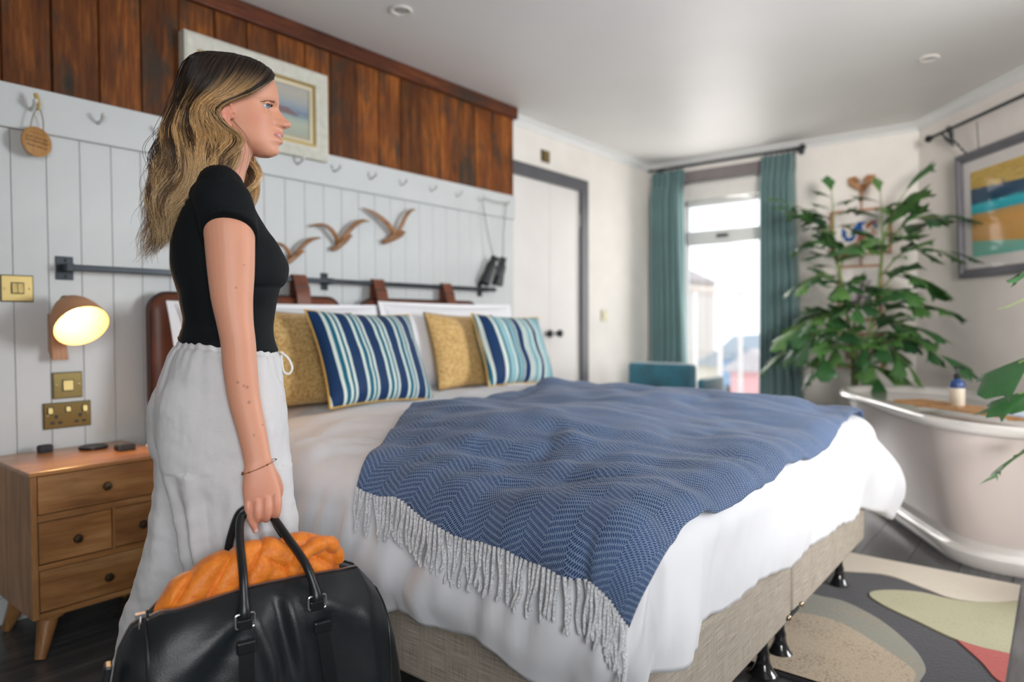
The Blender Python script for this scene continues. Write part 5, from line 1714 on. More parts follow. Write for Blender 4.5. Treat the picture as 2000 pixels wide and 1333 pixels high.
# ---- rug with carved pile shapes
def pile(name, col, dots, dens=0.5):
    m = bpy.data.materials.new(name)
    nt, bs = nodes_of(m)
    v_ = tex_coord(nt)
    n1 = noise(nt, v_, 110, 3, 0.75)
    n2 = noise(nt, v_, 5, 3)
    f = mathn(nt, 'ADD', mathn(nt, 'MULTIPLY', n1, 0.65), mathn(nt, 'MULTIPLY', n2, 0.35))
    L(nt, ramp(nt, f, [(dens - 0.12, dots), (dens, col), (0.9, tuple(min(1, c_ * 1.15) for c_ in col))]), bs.inputs['Base Color'])
    bs.inputs['Roughness'].default_value = 0.95
    bs.inputs['Sheen Weight'].default_value = 0.2
    bump(nt, bs, n1, 0.8, 0.004)
    return m
rug = thing('rug', 'charcoal rug with cream green beige and red curved shapes beside and under the bed', 'rug', (2.6, 0.8, 0))
m_p_dark = pile('charcoal_pile', (0.030, 0.027, 0.034), (0.11, 0.10, 0.11), 0.40)
m_p_cream = pile('cream_pile', (0.66, 0.58, 0.47), (0.50, 0.40, 0.28), 0.36)
m_p_green = pile('green_beige_pile', (0.42, 0.39, 0.24), (0.24, 0.23, 0.12), 0.42)
m_p_beige = pile('brown_beige_pile', (0.42, 0.33, 0.23), (0.17, 0.10, 0.06), 0.46)
m_p_red = pile('brick_red_pile', (0.42, 0.065, 0.05), (0.25, 0.03, 0.03), 0.42)
m_p_grey = pile('grey_green_pile', (0.24, 0.235, 0.19), (0.36, 0.26, 0.16), 0.46)
build(MB().box(1.985, 3.205, 0.108, 1.75, 0.0, 0.011), 'base_pile', m_p_dark, rug, world=True, smooth=False, bevel=0.004)
def patch(pts, m, z=0.015, closed=True, n=60):
    P = pts + pts[:3]
    C_ = catmull([(x_, y_, 0) for x_, y_ in [pts[-1]] + P], (len(P)) * 10 + 1)
    C_ = C_[10:10 + len(pts) * 10]
    poly = []
    for c_ in C_:
        poly.append((min(max(c_[0], 1.99), 3.203), min(max(c_[1], 0.112), 1.74)))
    b = MB().prism(poly, 0.004, z)
    return build(b, 'pile_shape', m, rug, world=True, smooth=False)
def patch_raw(poly, m, z=0.015):
    return build(MB().prism(poly, 0.004, z), 'pile_shape', m, rug, world=True, smooth=False)
outer = [(2.62, 1.2), (2.85, 0.85), (2.960, 0.66), (3.010, 0.532), (2.950, 0.401), (2.90, 0.30), (2.93, 0.20), (3.02, 0.112)]
oc = [tuple(p[:2]) for p in catmull([(x_, y_, 0) for x_, y_ in outer], 40)]
patch_raw([(max(1.99, x_), max(0.112, y_)) for x_, y_ in oc] + [(3.203, 0.112), (3.203, 1.74), (2.45, 1.74)], m_p_cream)
patch([(2.734, 0.533), (2.79, 0.535), (2.850, 0.48), (2.890, 0.393), (2.885, 0.28), (2.945, 0.18), (3.01, 0.08), (2.80, 0.05), (2.556, 0.06), (2.515, 0.15), (2.53, 0.25), (2.60, 0.36), (2.67, 0.47)], m_p_green, 0.016)
patch([(2.550, 0.255), (2.53, 0.18), (2.55, 0.08), (2.45, 0.05), (2.30, 0.06), (2.31, 0.125), (2.41, 0.175)], m_p_red, 0.0155)
patch([(2.583, 0.80), (2.627, 0.660), (2.62, 0.58), (2.535, 0.462), (2.393, 0.351), (2.28, 0.300), (2.20, 0.296), (2.05, 0.32), (1.90, 0.4), (1.90, 0.8), (2.2, 0.95)], m_p_grey, 0.015)
patch([(2.40, 0.72), (2.44, 0.62), (2.41, 0.53), (2.333, 0.43), (2.24, 0.33), (2.17, 0.31), (2.05, 0.33), (1.93, 0.42), (1.93, 0.75), (2.2, 0.85)], m_p_beige, 0.0165)

# ================================================================== THE WOMAN
# local frame: x = the way she faces, y = her left (away from the camera), z = up
PROT = math.radians(-27.95)
P0 = (0.780, 1.470, 0.0)
woman = thing('person', 'woman in black t-shirt and loose pale grey trousers, standing in profile, holding a bag', 'person', P0, PROT)

def ell(cx, cy, z, ax, ay, n=40, p=2.3, tilt=0.0, tilty=0.0):
    pts = []
    for k in range(n):
        a = 2 * PI * k / n
        c_, s_ = math.cos(a), math.sin(a)
        x = ax * math.copysign(abs(c_) ** (2 / p), c_)
        y = ay * math.copysign(abs(s_) ** (2 / p), s_)
        pts.append((cx + x, cy + y, z + tilt * x + tilty * y))
    return pts

def lev(rows, zs):
    """rows: (z, back, front, cy, halfwidth) -> interpolated"""
    rows = sorted(rows)
    Z = [r[0] for r in rows]
    return [smooth_interp(np.array(zs), Z, [r[k] for r in rows]) for k in range(1, 5)]

def body_loft(mb, rows, zs, p=2.3, n=40, grow=0.0):
    bk, fr, cy, hw = lev(rows, zs)
    mb.loft([ell((bk[i] + fr[i]) / 2, cy[i], zs[i], (fr[i] - bk[i]) / 2 + grow, hw[i] + grow, n, p) for i in range(len(zs))])

# --- head -------------------------------------------------------------
def head_points(nz=150, na=144):
    zs = np.linspace(1.4005, 1.6125, nz)
    ZB = [1.400, 1.41, 1.42, 1.43, 1.44, 1.46, 1.48, 1.495, 1.507, 1.522, 1.54, 1.56, 1.575, 1.59, 1.60, 1.608, 1.6125]
    SB = [0.100, 0.111, 0.116, 0.118, 0.119, 0.120, 0.120, 0.117, 0.117, 0.126, 0.129, 0.127, 0.121, 0.107, 0.090, 0.068, 0.045]
    base = smooth_interp(zs, ZB, SB)
    ZF = [1.3985, 1.401, 1.407, 1.414, 1.421, 1.425, 1.430, 1.4345, 1.439, 1.4435, 1.4465, 1.4505, 1.4545, 1.458, 1.4625, 1.4675, 1.471, 1.4755, 1.480, 1.4845, 1.489, 1.497, 1.505, 1.511, 1.517, 1.524, 1.54, 1.56, 1.575, 1.59, 1.60, 1.608, 1.6125]
    FF = [0.100, 0.115, 0.1275, 0.1312, 0.1297, 0.1285, 0.1325, 0.1395, 0.1402, 0.1352, 0.1330, 0.1405, 0.1424, 0.1388, 0.1392, 0.1440, 0.1520, 0.1563, 0.1578, 0.1550, 0.1505, 0.1420, 0.1355, 0.1320, 0.1315, 0.1325, 0.1315, 0.128, 0.121, 0.107, 0.090, 0.068, 0.045]
    front = np.interp(zs, ZF, FF)
    back = smooth_interp(zs, [1.400, 1.405, 1.41, 1.42, 1.43, 1.44, 1.455, 1.47, 1.50, 1.53, 1.56, 1.585, 1.60, 1.6125], [0.085, 0.068, 0.050, 0.022, 0.002, -0.012, -0.035, -0.050, -0.064, -0.066, -0.056, -0.030, -0.006, 0.025])
    w = smooth_interp(zs, [1.400, 1.405, 1.412, 1.422, 1.435, 1.45, 1.47, 1.49, 1.51, 1.54, 1.565, 1.585, 1.60, 1.608, 1.6125], [0.014, 0.024, 0.034, 0.044, 0.051, 0.056, 0.063, 0.0675, 0.069, 0.070, 0.066, 0.056, 0.042, 0.028, 0.014])
    sig = np.interp(zs, [1.40, 1.42, 1.43, 1.447, 1.458, 1.466, 1.472, 1.479, 1.486, 1.495, 1.505, 1.515, 1.53, 1.56], [0.022, 0.022, 0.024, 0.024, 0.016, 0.013, 0.0150, 0.0155, 0.0120, 0.0095, 0.0085, 0.012, 0.04, 0.05])
    rings = []
    for i, z in enumerate(zs):
        c = (base[i] + back[i]) / 2
        a = (base[i] - back[i]) / 2
        r = []
        for k in range(na):
            # denser sampling at the front
            t = 2 * PI * k / na
            ph = t - 0.45 * math.sin(t)
            cp, sp_ = math.cos(ph), math.sin(ph)
            x = a * math.copysign(abs(cp) ** (2 / 2.08), cp)
            y = w[i] * math.copysign(abs(sp_) ** (2 / 2.08), sp_)
            X = c + x
            if cp > 0:
                X += (front[i] - base[i]) * math.exp(-abs(y / sig[i]) ** 2.6)
                ay = abs(y)
                # eye socket, cheek bone, nostril wing, mouth corner
                X -= 0.0125 * math.exp(-((ay - 0.030) / 0.014) ** 2 - ((z - 1.505) / 0.0085) ** 2)
                X += 0.0030 * math.exp(-((ay - 0.040) / 0.016) ** 2 - ((z - 1.482) / 0.012) ** 2)
                X += 0.0085 * math.exp(-((ay - 0.0135) / 0.0048) ** 2 - ((z - 1.4765) / 0.0055) ** 2)
                X -= 0.0030 * math.exp(-((ay - 0.0215) / 0.005) ** 2 - ((z - 1.4465) / 0.005) ** 2)
                X -= 0.0045 * math.exp(-(ay / 0.022) ** 2 - ((z - 1.4458 - 0.12 * ay) / 0.0014) ** 2)
            r.append((X, y, z))
        rings.append(r)
    return rings

bm_ = MB()
bm_.loft(head_points())
bm_.sphere((0.1475, 0, 1.4790), (0.0108, 0.0098, 0.0092), 20, 14)
for sg in (-1, 1):
    bm_.sphere((0.1385, sg * 0.0105, 1.4750), (0.0088, 0.0058, 0.0064), 14, 10)
# eyelids (caps round the eyeball)
EYEC = (0.0995, 0.0305, 1.5050)
ER = 0.0115
for sg in (-1, 1):
    c = (EYEC[0], EYEC[1] * sg, EYEC[2])
    for (z0, z1, rr, tilt) in ((0.0030, 0.0115, ER + 0.0016, 0), (-0.0115, -0.0048, ER + 0.0012, 0)):
        rings = []
        for zz in np.linspace(z0, z1, 5):
            rad = math.sqrt(max(rr ** 2 - zz ** 2, 1e-7))
            rings.append([(c[0] + rad * math.cos(a), c[1] + rad * math.sin(a), c[2] + zz) for a in np.linspace(0, 2 * PI, 21)[:-1]])
        bm_.loft(rings)
# ears
for sg in (-1, 1):
    ex, ey, ez = 0.020, 0.067 * sg, 1.468
    pts = []
    for a in np.linspace(math.radians(-150), math.radians(140), 18)[::-1]:
        pass
    helix = [(0.012, 0.000, 0.006), (0.010, 0.004, 0.016), (0.004, 0.007, 0.024), (-0.006, 0.010, 0.026), (-0.014, 0.013, 0.018), (-0.016, 0.014, 0.006), (-0.013, 0.012, -0.008), (-0.006, 0.008, -0.019), (0.002, 0.004, -0.024), (0.008, 0.001, -0.022)]
    hp = catmull([(ex + a, ey + sg * b_, ez + c_) for a, b_, c_ in helix], 30)
    bm_.tube([tuple(p) for p in hp], [0.0034] * 22 + [0.0042] * 8, 10)
    bm_.sphere((ex - 0.004, ey + sg * 0.0035, ez), (0.013, 0.0040, 0.022), 16, 12)
    bm_.tube([(ex - 0.006, ey + sg * 0.009, ez + 0.014), (ex - 0.009, ey + sg * 0.011, ez + 0.003), (ex - 0.005, ey + sg * 0.009, ez - 0.009)], 0.0026, 8)
    bm_.sphere((ex + 0.011, ey + sg * 0.004, ez - 0.003), (0.0035, 0.0035, 0.006), 10, 8)
    bm_.sphere((ex + 0.004, ey + sg * 0.004, ez - 0.020), (0.006, 0.0038, 0.007), 10, 8)
# neck
bm_.loft([ell(cx, 0, z, ax, ay, 36, 2.1, tilt=tl) for cx, z, ax, ay, tl in ((-0.012, 1.29, 0.064, 0.085, 0.2), (-0.004, 1.325, 0.058, 0.058, 0.2), (0.006, 1.355, 0.0535, 0.050, 0.15), (0.016, 1.385, 0.053, 0.048, 0.1), (0.024, 1.415, 0.054, 0.050, 0.05), (0.026, 1.45, 0.052, 0.052, 0.0), (0.02, 1.48, 0.045, 0.05, 0))])

TORSO = [  # z, back, front, centre y, half width
    (1.345, -0.050, 0.038, 0, 0.060), (1.325, -0.060, 0.054, 0, 0.085), (1.300, -0.066, 0.066, 0, 0.125), (1.270, -0.074, 0.078, 0, 0.155), (1.236, -0.086, 0.098, 0, 0.160),
    (1.202, -0.096, 0.122, 0, 0.155), (1.175, -0.098, 0.137, 0, 0.150), (1.147, -0.097, 0.147, 0, 0.147), (1.120, -0.093, 0.143, 0, 0.143),
    (1.090, -0.086, 0.124, 0, 0.136), (1.058, -0.080, 0.115, 0, 0.128), (1.011, -0.075, 0.113, 0, 0.124), (0.957, -0.082, 0.116, 0, 0.138),
    (0.90, -0.120, 0.115, 0, 0.160), (0.84, -0.140, 0.115, 0, 0.165), (0.78, -0.135, 0.112, 0, 0.160), (0.74, -0.110, 0.105, 0, 0.150)]
body_loft(bm_, [(z, b_ + 0.006, f_ - 0.007, c_, w_ - 0.007) for z, b_, f_, c_, w_ in TORSO], np.linspace(0.74, 1.345, 60))
# legs and feet
def limb(mb, pts, n=24, p=2.1, flatx=None):
    """pts: (x, y, z, rx, ry)"""
    A = np.array(pts, float)
    S = catmull(A[:, :3], 40)
    R = catmull(np.c_[A[:, 3:5], A[:, 3]], 40)
    rings = []
    for k in range(40):
        t = S[min(k + 1, 39)] - S[max(k - 1, 0)]
        t /= np.linalg.norm(t)
        ux = np.array([1.0, 0, 0]) - t * t[0]
        ux /= np.linalg.norm(ux)
        uy = np.cross(t, ux)
        rings.append([tuple(S[k] + ux * R[k, 0] * math.copysign(abs(math.cos(a)) ** (2 / p), math.cos(a)) + uy * R[k, 1] * math.copysign(abs(math.sin(a)) ** (2 / p), math.sin(a))) for a in np.linspace(0, 2 * PI, n + 1)[:-1]])
    mb.loft(rings)
limb(bm_, [(0.00, -0.085, 0.84, 0.090, 0.075), (0.025, -0.088, 0.70, 0.080, 0.072), (0.045, -0.090, 0.55, 0.066, 0.062), (0.050, -0.090, 0.44, 0.055, 0.052), (0.040, -0.090, 0.33, 0.054, 0.048), (0.030, -0.09, 0.20, 0.042, 0.038), (0.025, -0.09, 0.09, 0.033, 0.030), (0.030, -0.09, 0.055, 0.035, 0.03)])
limb(bm_, [(-0.02, 0.085, 0.84, 0.090, 0.075), (-0.035, 0.088, 0.70, 0.080, 0.072), (-0.055, 0.090, 0.55, 0.066, 0.062), (-0.080, 0.090, 0.44, 0.055, 0.052), (-0.115, 0.090, 0.33, 0.054, 0.048), (-0.15, 0.09, 0.20, 0.042, 0.038), (-0.175, 0.09, 0.10, 0.033, 0.030), (-0.172, 0.09, 0.06, 0.035, 0.03)])
for (fx, fy) in ((0.03, -0.09), (-0.172, 0.09)):
    bm_.loft([[(fx + dx_, fy + w_ * math.cos(a), 0.024 + h_ + h_ * math.sin(a)) for a in np.linspace(0, 2 * PI, 17)[:-1]] for dx_, w_, h_ in ((-0.05, 0.02, 0.018), (-0.035, 0.030, 0.030), (0.0, 0.034, 0.040), (0.05, 0.037, 0.028), (0.11, 0.043, 0.018), (0.15, 0.040, 0.012), (0.175, 0.022, 0.009))])
# near (right) arm
ARM = [(-0.004, -0.110, 1.282, 0.040, 0.034), (0.010, -0.150, 1.266, 0.047, 0.042), (0.019, -0.176, 1.215, 0.0485, 0.043), (0.021, -0.184, 1.165, 0.0465, 0.041), (0.022, -0.189, 1.12, 0.0440, 0.038), (0.023, -0.193, 1.07, 0.0395, 0.035),
       (0.028, -0.197, 1.02, 0.0345, 0.033), (0.033, -0.199, 0.98, 0.0330, 0.033), (0.035, -0.200, 0.94, 0.0328, 0.032), (0.042, -0.204, 0.87, 0.0305, 0.027), (0.056, -0.212, 0.80, 0.0275, 0.022), (0.065, -0.220, 0.745, 0.0262, 0.0175), (0.068, -0.224, 0.72, 0.030, 0.0165)]
limb(bm_, ARM, 28)
# far (left) arm hanging, hidden behind the torso
ARM_L = [(x_, -y_ * 1.0, z_, rx_, ry_) for x_, y_, z_, rx_, ry_ in ARM[:-1]]
limb(bm_, [(x_ - 0.01 if z_ < 1.0 else x_, y_ - 0.012 if z_ < 1.1 else y_, z_, rx_, ry_) for x_, y_, z_, rx_, ry_ in ARM_L], 28)
# right hand: palm
def hand(mb, ox, mir=1):
    def T(p):
        return (p[0] + ox[0], (p[1]) * mir + ox[1], p[2] + ox[2])
    rings = []
    for (cx, cy, z, hx, hy) in ((0.066, -0.221, 0.745, 0.026, 0.017), (0.068, -0.225, 0.722, 0.031, 0.0165), (0.0695, -0.228, 0.70, 0.0345, 0.0155), (0.071, -0.230, 0.682, 0.035, 0.0135), (0.0715, -0.231, 0.670, 0.033, 0.0105)):
        rings.append([T((cx + hx * math.copysign(abs(math.cos(a)) ** 0.8, math.cos(a)), cy + hy * math.copysign(abs(math.sin(a)) ** 0.9, math.sin(a)) + 0.06 * (hx * math.cos(a)), z + 0.10 * hx * math.cos(a))) for a in np.linspace(0, 2 * PI, 33)[:-1]])
    mb.loft(rings)
    fingers = [
        ([(0.0965, -0.227, 0.692), (0.0985, -0.238, 0.667), (0.0975, -0.237, 0.645), (0.095, -0.223, 0.634), (0.0925, -0.207, 0.640), (0.091, -0.202, 0.650)], 0.0098),
        ([(0.0795, -0.229, 0.688), (0.0800, -0.241, 0.662), (0.0790, -0.240, 0.641), (0.0780, -0.226, 0.630), (0.0775, -0.209, 0.636), (0.077, -0.203, 0.647)], 0.0092),
        ([(0.0625, -0.229, 0.684), (0.0625, -0.241, 0.659), (0.0620, -0.240, 0.640), (0.062, -0.226, 0.630), (0.0625, -0.210, 0.635), (0.063, -0.204, 0.646)], 0.0088),
        ([(0.0450, -0.226, 0.684), (0.0455, -0.236, 0.662), (0.0480, -0.237, 0.642), (0.0530, -0.234, 0.626), (0.0580, -0.230, 0.613), (0.0605, -0.228, 0.606)], 0.0080)]
    for pts, r in fingers:
        C_ = catmull([T(p) for p in pts], 22)
        rr = [r * (1.0 + 0.10 * math.exp(-((k - 5.0) / 2.0) ** 2) + 0.06 * math.exp(-((k - 12) / 1.8) ** 2) - 0.20 * (k / 21.0)) for k in range(22)]
        rr[-1] *= 0.55
        mb.tube([tuple(p) for p in C_], rr, 12)
        mb.sphere(tuple(C_[1]), r * 1.12, 12, 8)
    C_ = catmull([T(p) for p in ((0.083, -0.214, 0.728), (0.098, -0.203, 0.703), (0.104, -0.197, 0.680), (0.100, -0.196, 0.660), (0.090, -0.199, 0.649))], 18)
    mb.tube([tuple(p) for p in C_], [0.0135, 0.013, 0.0125, 0.012, 0.0115, 0.011, 0.011, 0.011, 0.0112, 0.0112, 0.011, 0.0105, 0.0102, 0.010, 0.0098, 0.0092, 0.008, 0.005], 12)
hand(bm_, (0, 0, 0))
hand(bm_, (-0.012, -0.012, 0), -1)
skin_me = remeshed(bm_, 0.0021, 5, 0.5)
co = get_co(skin_me)
# albedo variation: lips, cheek, ear, knuckles, nails, moles; painted shade in mouth and nostrils
x_, y_, z_ = co[:, 0], co[:, 1], co[:, 2]
base = np.array([0.71, 0.335, 0.215])
tint = np.tile(base, (len(co), 1))
def blend(mask, col):
    global tint
    mask = np.clip(mask, 0, 1)[:, None]
    tint = tint * (1 - mask) + np.array(col) * mask
blend(0.10 * fbm(co * 30, 2) + 0.05, (0.62, 0.25, 0.16))
blend(0.45 * np.exp(-((x_ - 0.085) / 0.030) ** 2 - ((np.abs(y_) - 0.05) / 0.022) ** 2 - ((z_ - 1.470) / 0.020) ** 2), (0.66, 0.22, 0.15))
blend(0.55 * np.exp(-((x_ - 0.018) / 0.022) ** 2 - ((np.abs(y_) - 0.078) / 0.014) ** 2 - ((z_ - 1.466) / 0.026) ** 2), (0.66, 0.20, 0.14))
blend(0.35 * np.exp(-((x_ - 0.152) / 0.014) ** 2 - ((z_ - 1.480) / 0.012) ** 2), (0.68, 0.30, 0.24))
zm_ = z_ - 0.12 * np.abs(y_) + 0.0006
lip = (x_ > 0.108) * sm(1.0 - ((zm_ - 1.4465) / 0.0115) ** 2 - (y_ / 0.0255) ** 2, 0.0, 0.35)
blend(lip * 0.85, (0.56, 0.20, 0.17))
blend((x_ > 0.118) * np.exp(-((zm_ - 1.4464) / 0.0013) ** 2) * (np.abs(y_) < 0.0225) * 0.8, (0.20, 0.07, 0.06))  # shade in the gap between the lips, painted as a dark line
blend((x_ > 0.122) * np.exp(-((zm_ - 1.4478) / 0.0012) ** 2) * (np.abs(y_) < 0.016) * 0.9, (0.85, 0.80, 0.76))
blend(0.30 * sm(-z_, -0.76, -0.68) * (np.abs(y_) > 0.15), (0.66, 0.26, 0.19))
blend(0.85 * np.exp(-((x_ - 0.1415) / 0.0045) ** 2 - ((np.abs(y_) - 0.0085) / 0.0038) ** 2 - ((z_ - 1.4695) / 0.0022) ** 2), (0.16, 0.05, 0.04))  # shade of the unmodelled nostrils painted into the skin colour
nail = np.exp(-(((x_ - 0.0600) / 0.0045) ** 2 + ((y_ + 0.234) / 0.006) ** 2 + ((z_ - 0.609) / 0.006) ** 2) ** 2)
blend(nail * 0.9, (0.90, 0.70, 0.66))
for (mx_, mz_, mr) in ((0.030, 0.905, 0.0022), (0.047, 0.895, 0.0026), (0.041, 0.898, 0.0020), (0.050, 0.865, 0.0026), (0.058, 0.80, 0.0018), (0.075, 0.818, 0.0014), (0.030, 1.09, 0.0018), (0.045, 1.135, 0.0014)):
    blend(0.8 * np.exp(-((x_ - mx_) ** 2 + (z_ - mz_) ** 2) / mr ** 2) * (y_ < -0.18), (0.22, 0.09, 0.06))
set_col(skin_me, tint)
m_skin = bpy.data.materials.new('skin')
nt, bs = nodes_of(m_skin)
at = nt.nodes.new('ShaderNodeAttribute')
at.attribute_name = 'tint'
L(nt, at.outputs['Color'], bs.inputs['Base Color'])
bs.inputs['Roughness'].default_value = 0.5
bs.inputs['Subsurface Weight'].default_value = 0.25
bs.inputs['Subsurface Radius'].default_value = (0.010, 0.004, 0.002)
bs.inputs['Subsurface Scale'].default_value = 0.8
bump(nt, bs, noise(nt, tex_coord(nt), 420, 2), 0.08, 0.0006)
body = put('body', skin_me, m_skin, woman, sharp=0)
from mathutils.bvhtree import BVHTree
SKB = BVHTree.FromPolygons([tuple(p) for p in co], [tuple(p.vertices) for p in skin_me.polygons])

# eyes
m_eye = bpy.data.materials.new('blue_grey_eye')
nt, bs = nodes_of(m_eye)
tc = nt.nodes.new('ShaderNodeTexCoord')
sp = nt.nodes.new('ShaderNodeSeparateXYZ')
L(nt, tc.outputs['Object'], sp.inputs[0])
rad = mathn(nt, 'SQRT', mathn(nt, 'ADD', mathn(nt, 'POWER', sp.outputs[1], 2.0), mathn(nt, 'POWER', sp.outputs[2], 2.0)))
rr_ = mathn(nt, 'MULTIPLY', rad, 100.0)
L(nt, ramp(nt, rr_, [(0.0, (0.004, 0.004, 0.005)), (0.21, (0.004, 0.004, 0.005)), (0.25, (0.10, 0.15, 0.19)), (0.46, (0.16, 0.23, 0.28)), (0.56, (0.05, 0.07, 0.09)), (0.61, (0.52, 0.48, 0.47))]), bs.inputs['Base Color'])
bs.inputs['Roughness'].default_value = 0.06
m_brow = mat('brown_brow', (0.16, 0.085, 0.05), 0.6, var=0.1)
m_lash = mat('dark_lash', (0.02, 0.014, 0.012), 0.6, var=0.0)
for sg in (-1, 1):
    e_ = build(MB().sphere((0, 0, 0), ER, 28, 20), 'eyeball', m_eye, woman)
    e_.location = (EYEC[0], EYEC[1] * sg, EYEC[2])
    e_.rotation_euler = (0, -0.02, -0.88)
    b = MB()
    for k in range(26):
        a = math.radians(-72 + 144 * k / 25)
        c_ = Vector((EYEC[0], EYEC[1] * sg, EYEC[2]))
        rr0 = ER + 0.0012
        p = c_ + Vector((rr0 * math.cos(a), rr0 * math.sin(a), 0.0038))
        o_ = Vector((math.cos(a), math.sin(a), 0))
        b.tube([tuple(p), tuple(p + o_ * 0.003 + Vector((0, 0, -0.0004))), tuple(p + o_ * 0.0048 + Vector((0, 0, 0.0014)))], [0.00035, 0.0003, 0.0001], 4)
    b.tube([tuple(Vector((EYEC[0], EYEC[1] * sg, EYEC[2] + 0.0036)) + Vector(((ER + 0.0013) * math.cos(a), (ER + 0.0013) * math.sin(a), 0))) for a in np.linspace(math.radians(-75), math.radians(75), 20)], 0.00045, 5)
    build(b, 'eyelashes', m_lash, woman)
    b = MB()
    r_ = random.Random(5)
    for k in range(95):
        u = 0.2 + 0.8 * r_.random()
        ax_ = 0.124 - 0.034 * u
        ay_ = sg * (0.014 + 0.034 * u)
        az_ = 1.5222 + 0.0045 * math.sin(min(1, u * 1.2) * PI) - 0.0115 * u ** 1.4 + r_.uniform(-0.0018, 0.0018) * (1.2 - u)
        loc_, nrm_, _, _ = SKB.find_nearest(Vector((ax_, ay_, az_)))
        p0_ = loc_ + nrm_ * 0.0004
        l2, n2, _, _ = SKB.find_nearest(p0_ + Vector((-0.0040, sg * 0.0030, 0.0016 - 0.0024 * u)))
        b.tube([tuple(p0_), tuple((p0_ + l2) / 2 + nrm_ * 0.0009), tuple(l2 + n2 * 0.0005)], [0.00036, 0.00034, 0.0001], 3)
    build(b, 'eyebrow', m_brow, woman)

# --- t-shirt ----------------------------------------------------------
tb = MB()
TS = [r for r in TORSO if 0.955 < r[0] < 1.33]
zt = np.linspace(0.962, 1.325, 60)
body_loft(tb, TORSO, zt, grow=0.0)
# shoulders run into the neckline
tb.loft([ell(-0.002, yy, zz, ax, 0.010, 24, 2.0) for yy, zz, ax in ((-0.075, 1.305, 0.05), (0.0, 1.315, 0.05), (0.075, 1.305, 0.05))]) if False else None
for sg in (-1, 1):
    tb.tube([(-0.004, sg * 0.030, 1.325), (-0.001, sg * 0.070, 1.318), (0.006, sg * 0.120, 1.298), (0.012, sg * 0.150, 1.272)], [0.040, 0.042, 0.046, 0.048], 20)
    k0 = len(tb.v)
    limb(tb, [(x_, -sg * y_, z_, rx_ + g_, ry_ + g_) for (x_, y_, z_, rx_, ry_), g_ in zip([(-0.006, -0.085, 1.285, 0.046, 0.036)] + ARM[:3] + [(0.0205, -0.181, 1.190, 0.0475, 0.042)], (0.004, 0.008, 0.0075, 0.0065, 0.0065))], 32)
    for k in range(k0, len(tb.v)):
        x0_, y0_, z0_ = tb.v[k]
        tb.v[k] = (x0_, y0_, z0_ + (0.75 * (abs(y0_) - 0.175) - 0.12 * (x0_ - 0.02)) * float(sm(-z0_, -1.25, -1.20)))
tee_me = remeshed(tb, 0.0034, 4, 0.5)
co = get_co(tee_me)
no = get_no(tee_me)
x_, y_, z_ = co[:, 0], co[:, 1], co[:, 2]
w1 = fbm(np.stack([x_ * 5 + z_ * 4, y_ * 5, z_ * 26], -1), 2) * sm(-z_, -1.13, -1.02) * 0.0028
w2 = fbm(np.stack([x_ * 18 - z_ * 16, y_ * 10, z_ * 9 + x_ * 12], -1), 2) * 0.0018
hem = 0.0022 * np.exp(-((z_ - 0.966) / 0.004) ** 2)
under = -0.003 * np.exp(-((z_ - 1.098 - 0.05 * (x_ - 0.1)) / 0.006) ** 2) * (x_ > 0.03)
co = co + no * (w1 + w2 + hem + under + 0.001 + 0.004 * sm(-z_, -1.0, -0.965))[:, None]
co[:, 2] += (0.008 - 0.14 * (co[:, 0] - 0.02)) * sm(-co[:, 2], -1.03, -0.97)
set_co(tee_me, co)
m_tee = mat('black_jersey', (0.0045, 0.0065, 0.008), 0.8, var=0.2, bmp=0.25, bscale=900, bdist=0.0004, spec=0.22)
tee = put('t_shirt', tee_me, m_tee, woman, sharp=0)

# --- trousers ---------------------------------------------------------
pb_ = MB()
HIP = [(0.988, -0.066, 0.104, 0, 0.116), (0.975, -0.072, 0.109, 0, 0.126), (0.960, -0.088, 0.121, 0, 0.142), (0.938, -0.104, 0.128, 0, 0.160), (0.889, -0.126, 0.130, 0, 0.175), (0.839, -0.134, 0.132, 0, 0.182), (0.78, -0.132, 0.134, 0, 0.184), (0.72, -0.112, 0.130, 0, 0.176), (0.69, -0.095, 0.122, 0, 0.160), (0.65, -0.04, 0.08, 0, 0.10)]
body_loft(pb_, HIP, np.linspace(0.65, 0.988, 46), p=2.4)
def leg_loft(rows, zs):
    bk, fr, cy, hw = lev(rows, zs)
    pb_.loft([ell((bk[i] + fr[i]) / 2, cy[i], zs[i], (fr[i] - bk[i]) / 2, hw[i], 44, 2.4) for i in range(len(zs))])
leg_loft([(0.965, -0.04, 0.07, -0.06, 0.04), (0.90, -0.106, 0.118, -0.086, 0.080), (0.84, -0.124, 0.132, -0.092, 0.092), (0.793, -0.122, 0.134, -0.094, 0.094), (0.707, -0.110, 0.137, -0.096, 0.096), (0.631, -0.090, 0.138, -0.098, 0.096), (0.56, -0.078, 0.139, -0.098, 0.096), (0.489, -0.070, 0.141, -0.098, 0.096), (0.30, -0.070, 0.142, -0.098, 0.096), (0.12, -0.075, 0.135, -0.098, 0.098), (0.03, -0.080, 0.130, -0.098, 0.10)], np.linspace(0.03, 0.965, 74))
leg_loft([(0.965, -0.04, 0.06, 0.05, 0.04), (0.92, -0.100, 0.100, 0.075, 0.07), (0.88, -0.135, 0.110, 0.083, 0.083), (0.839, -0.153, 0.114, 0.09, 0.09), (0.79, -0.156, 0.115, 0.092, 0.092), (0.744, -0.152, 0.112, 0.094, 0.094), (0.70, -0.140, 0.105, 0.094, 0.094), (0.605, -0.150, 0.080, 0.095, 0.095), (0.509, -0.164, 0.040, 0.095, 0.095), (0.415, -0.193, 0.000, 0.095, 0.095), (0.323, -0.221, -0.03, 0.095, 0.095), (0.207, -0.240, -0.06, 0.095, 0.095), (0.03, -0.270, -0.09, 0.095, 0.10)], np.linspace(0.03, 0.965, 74))
tr_me = remeshed(pb_, 0.0042, 6, 0.5)
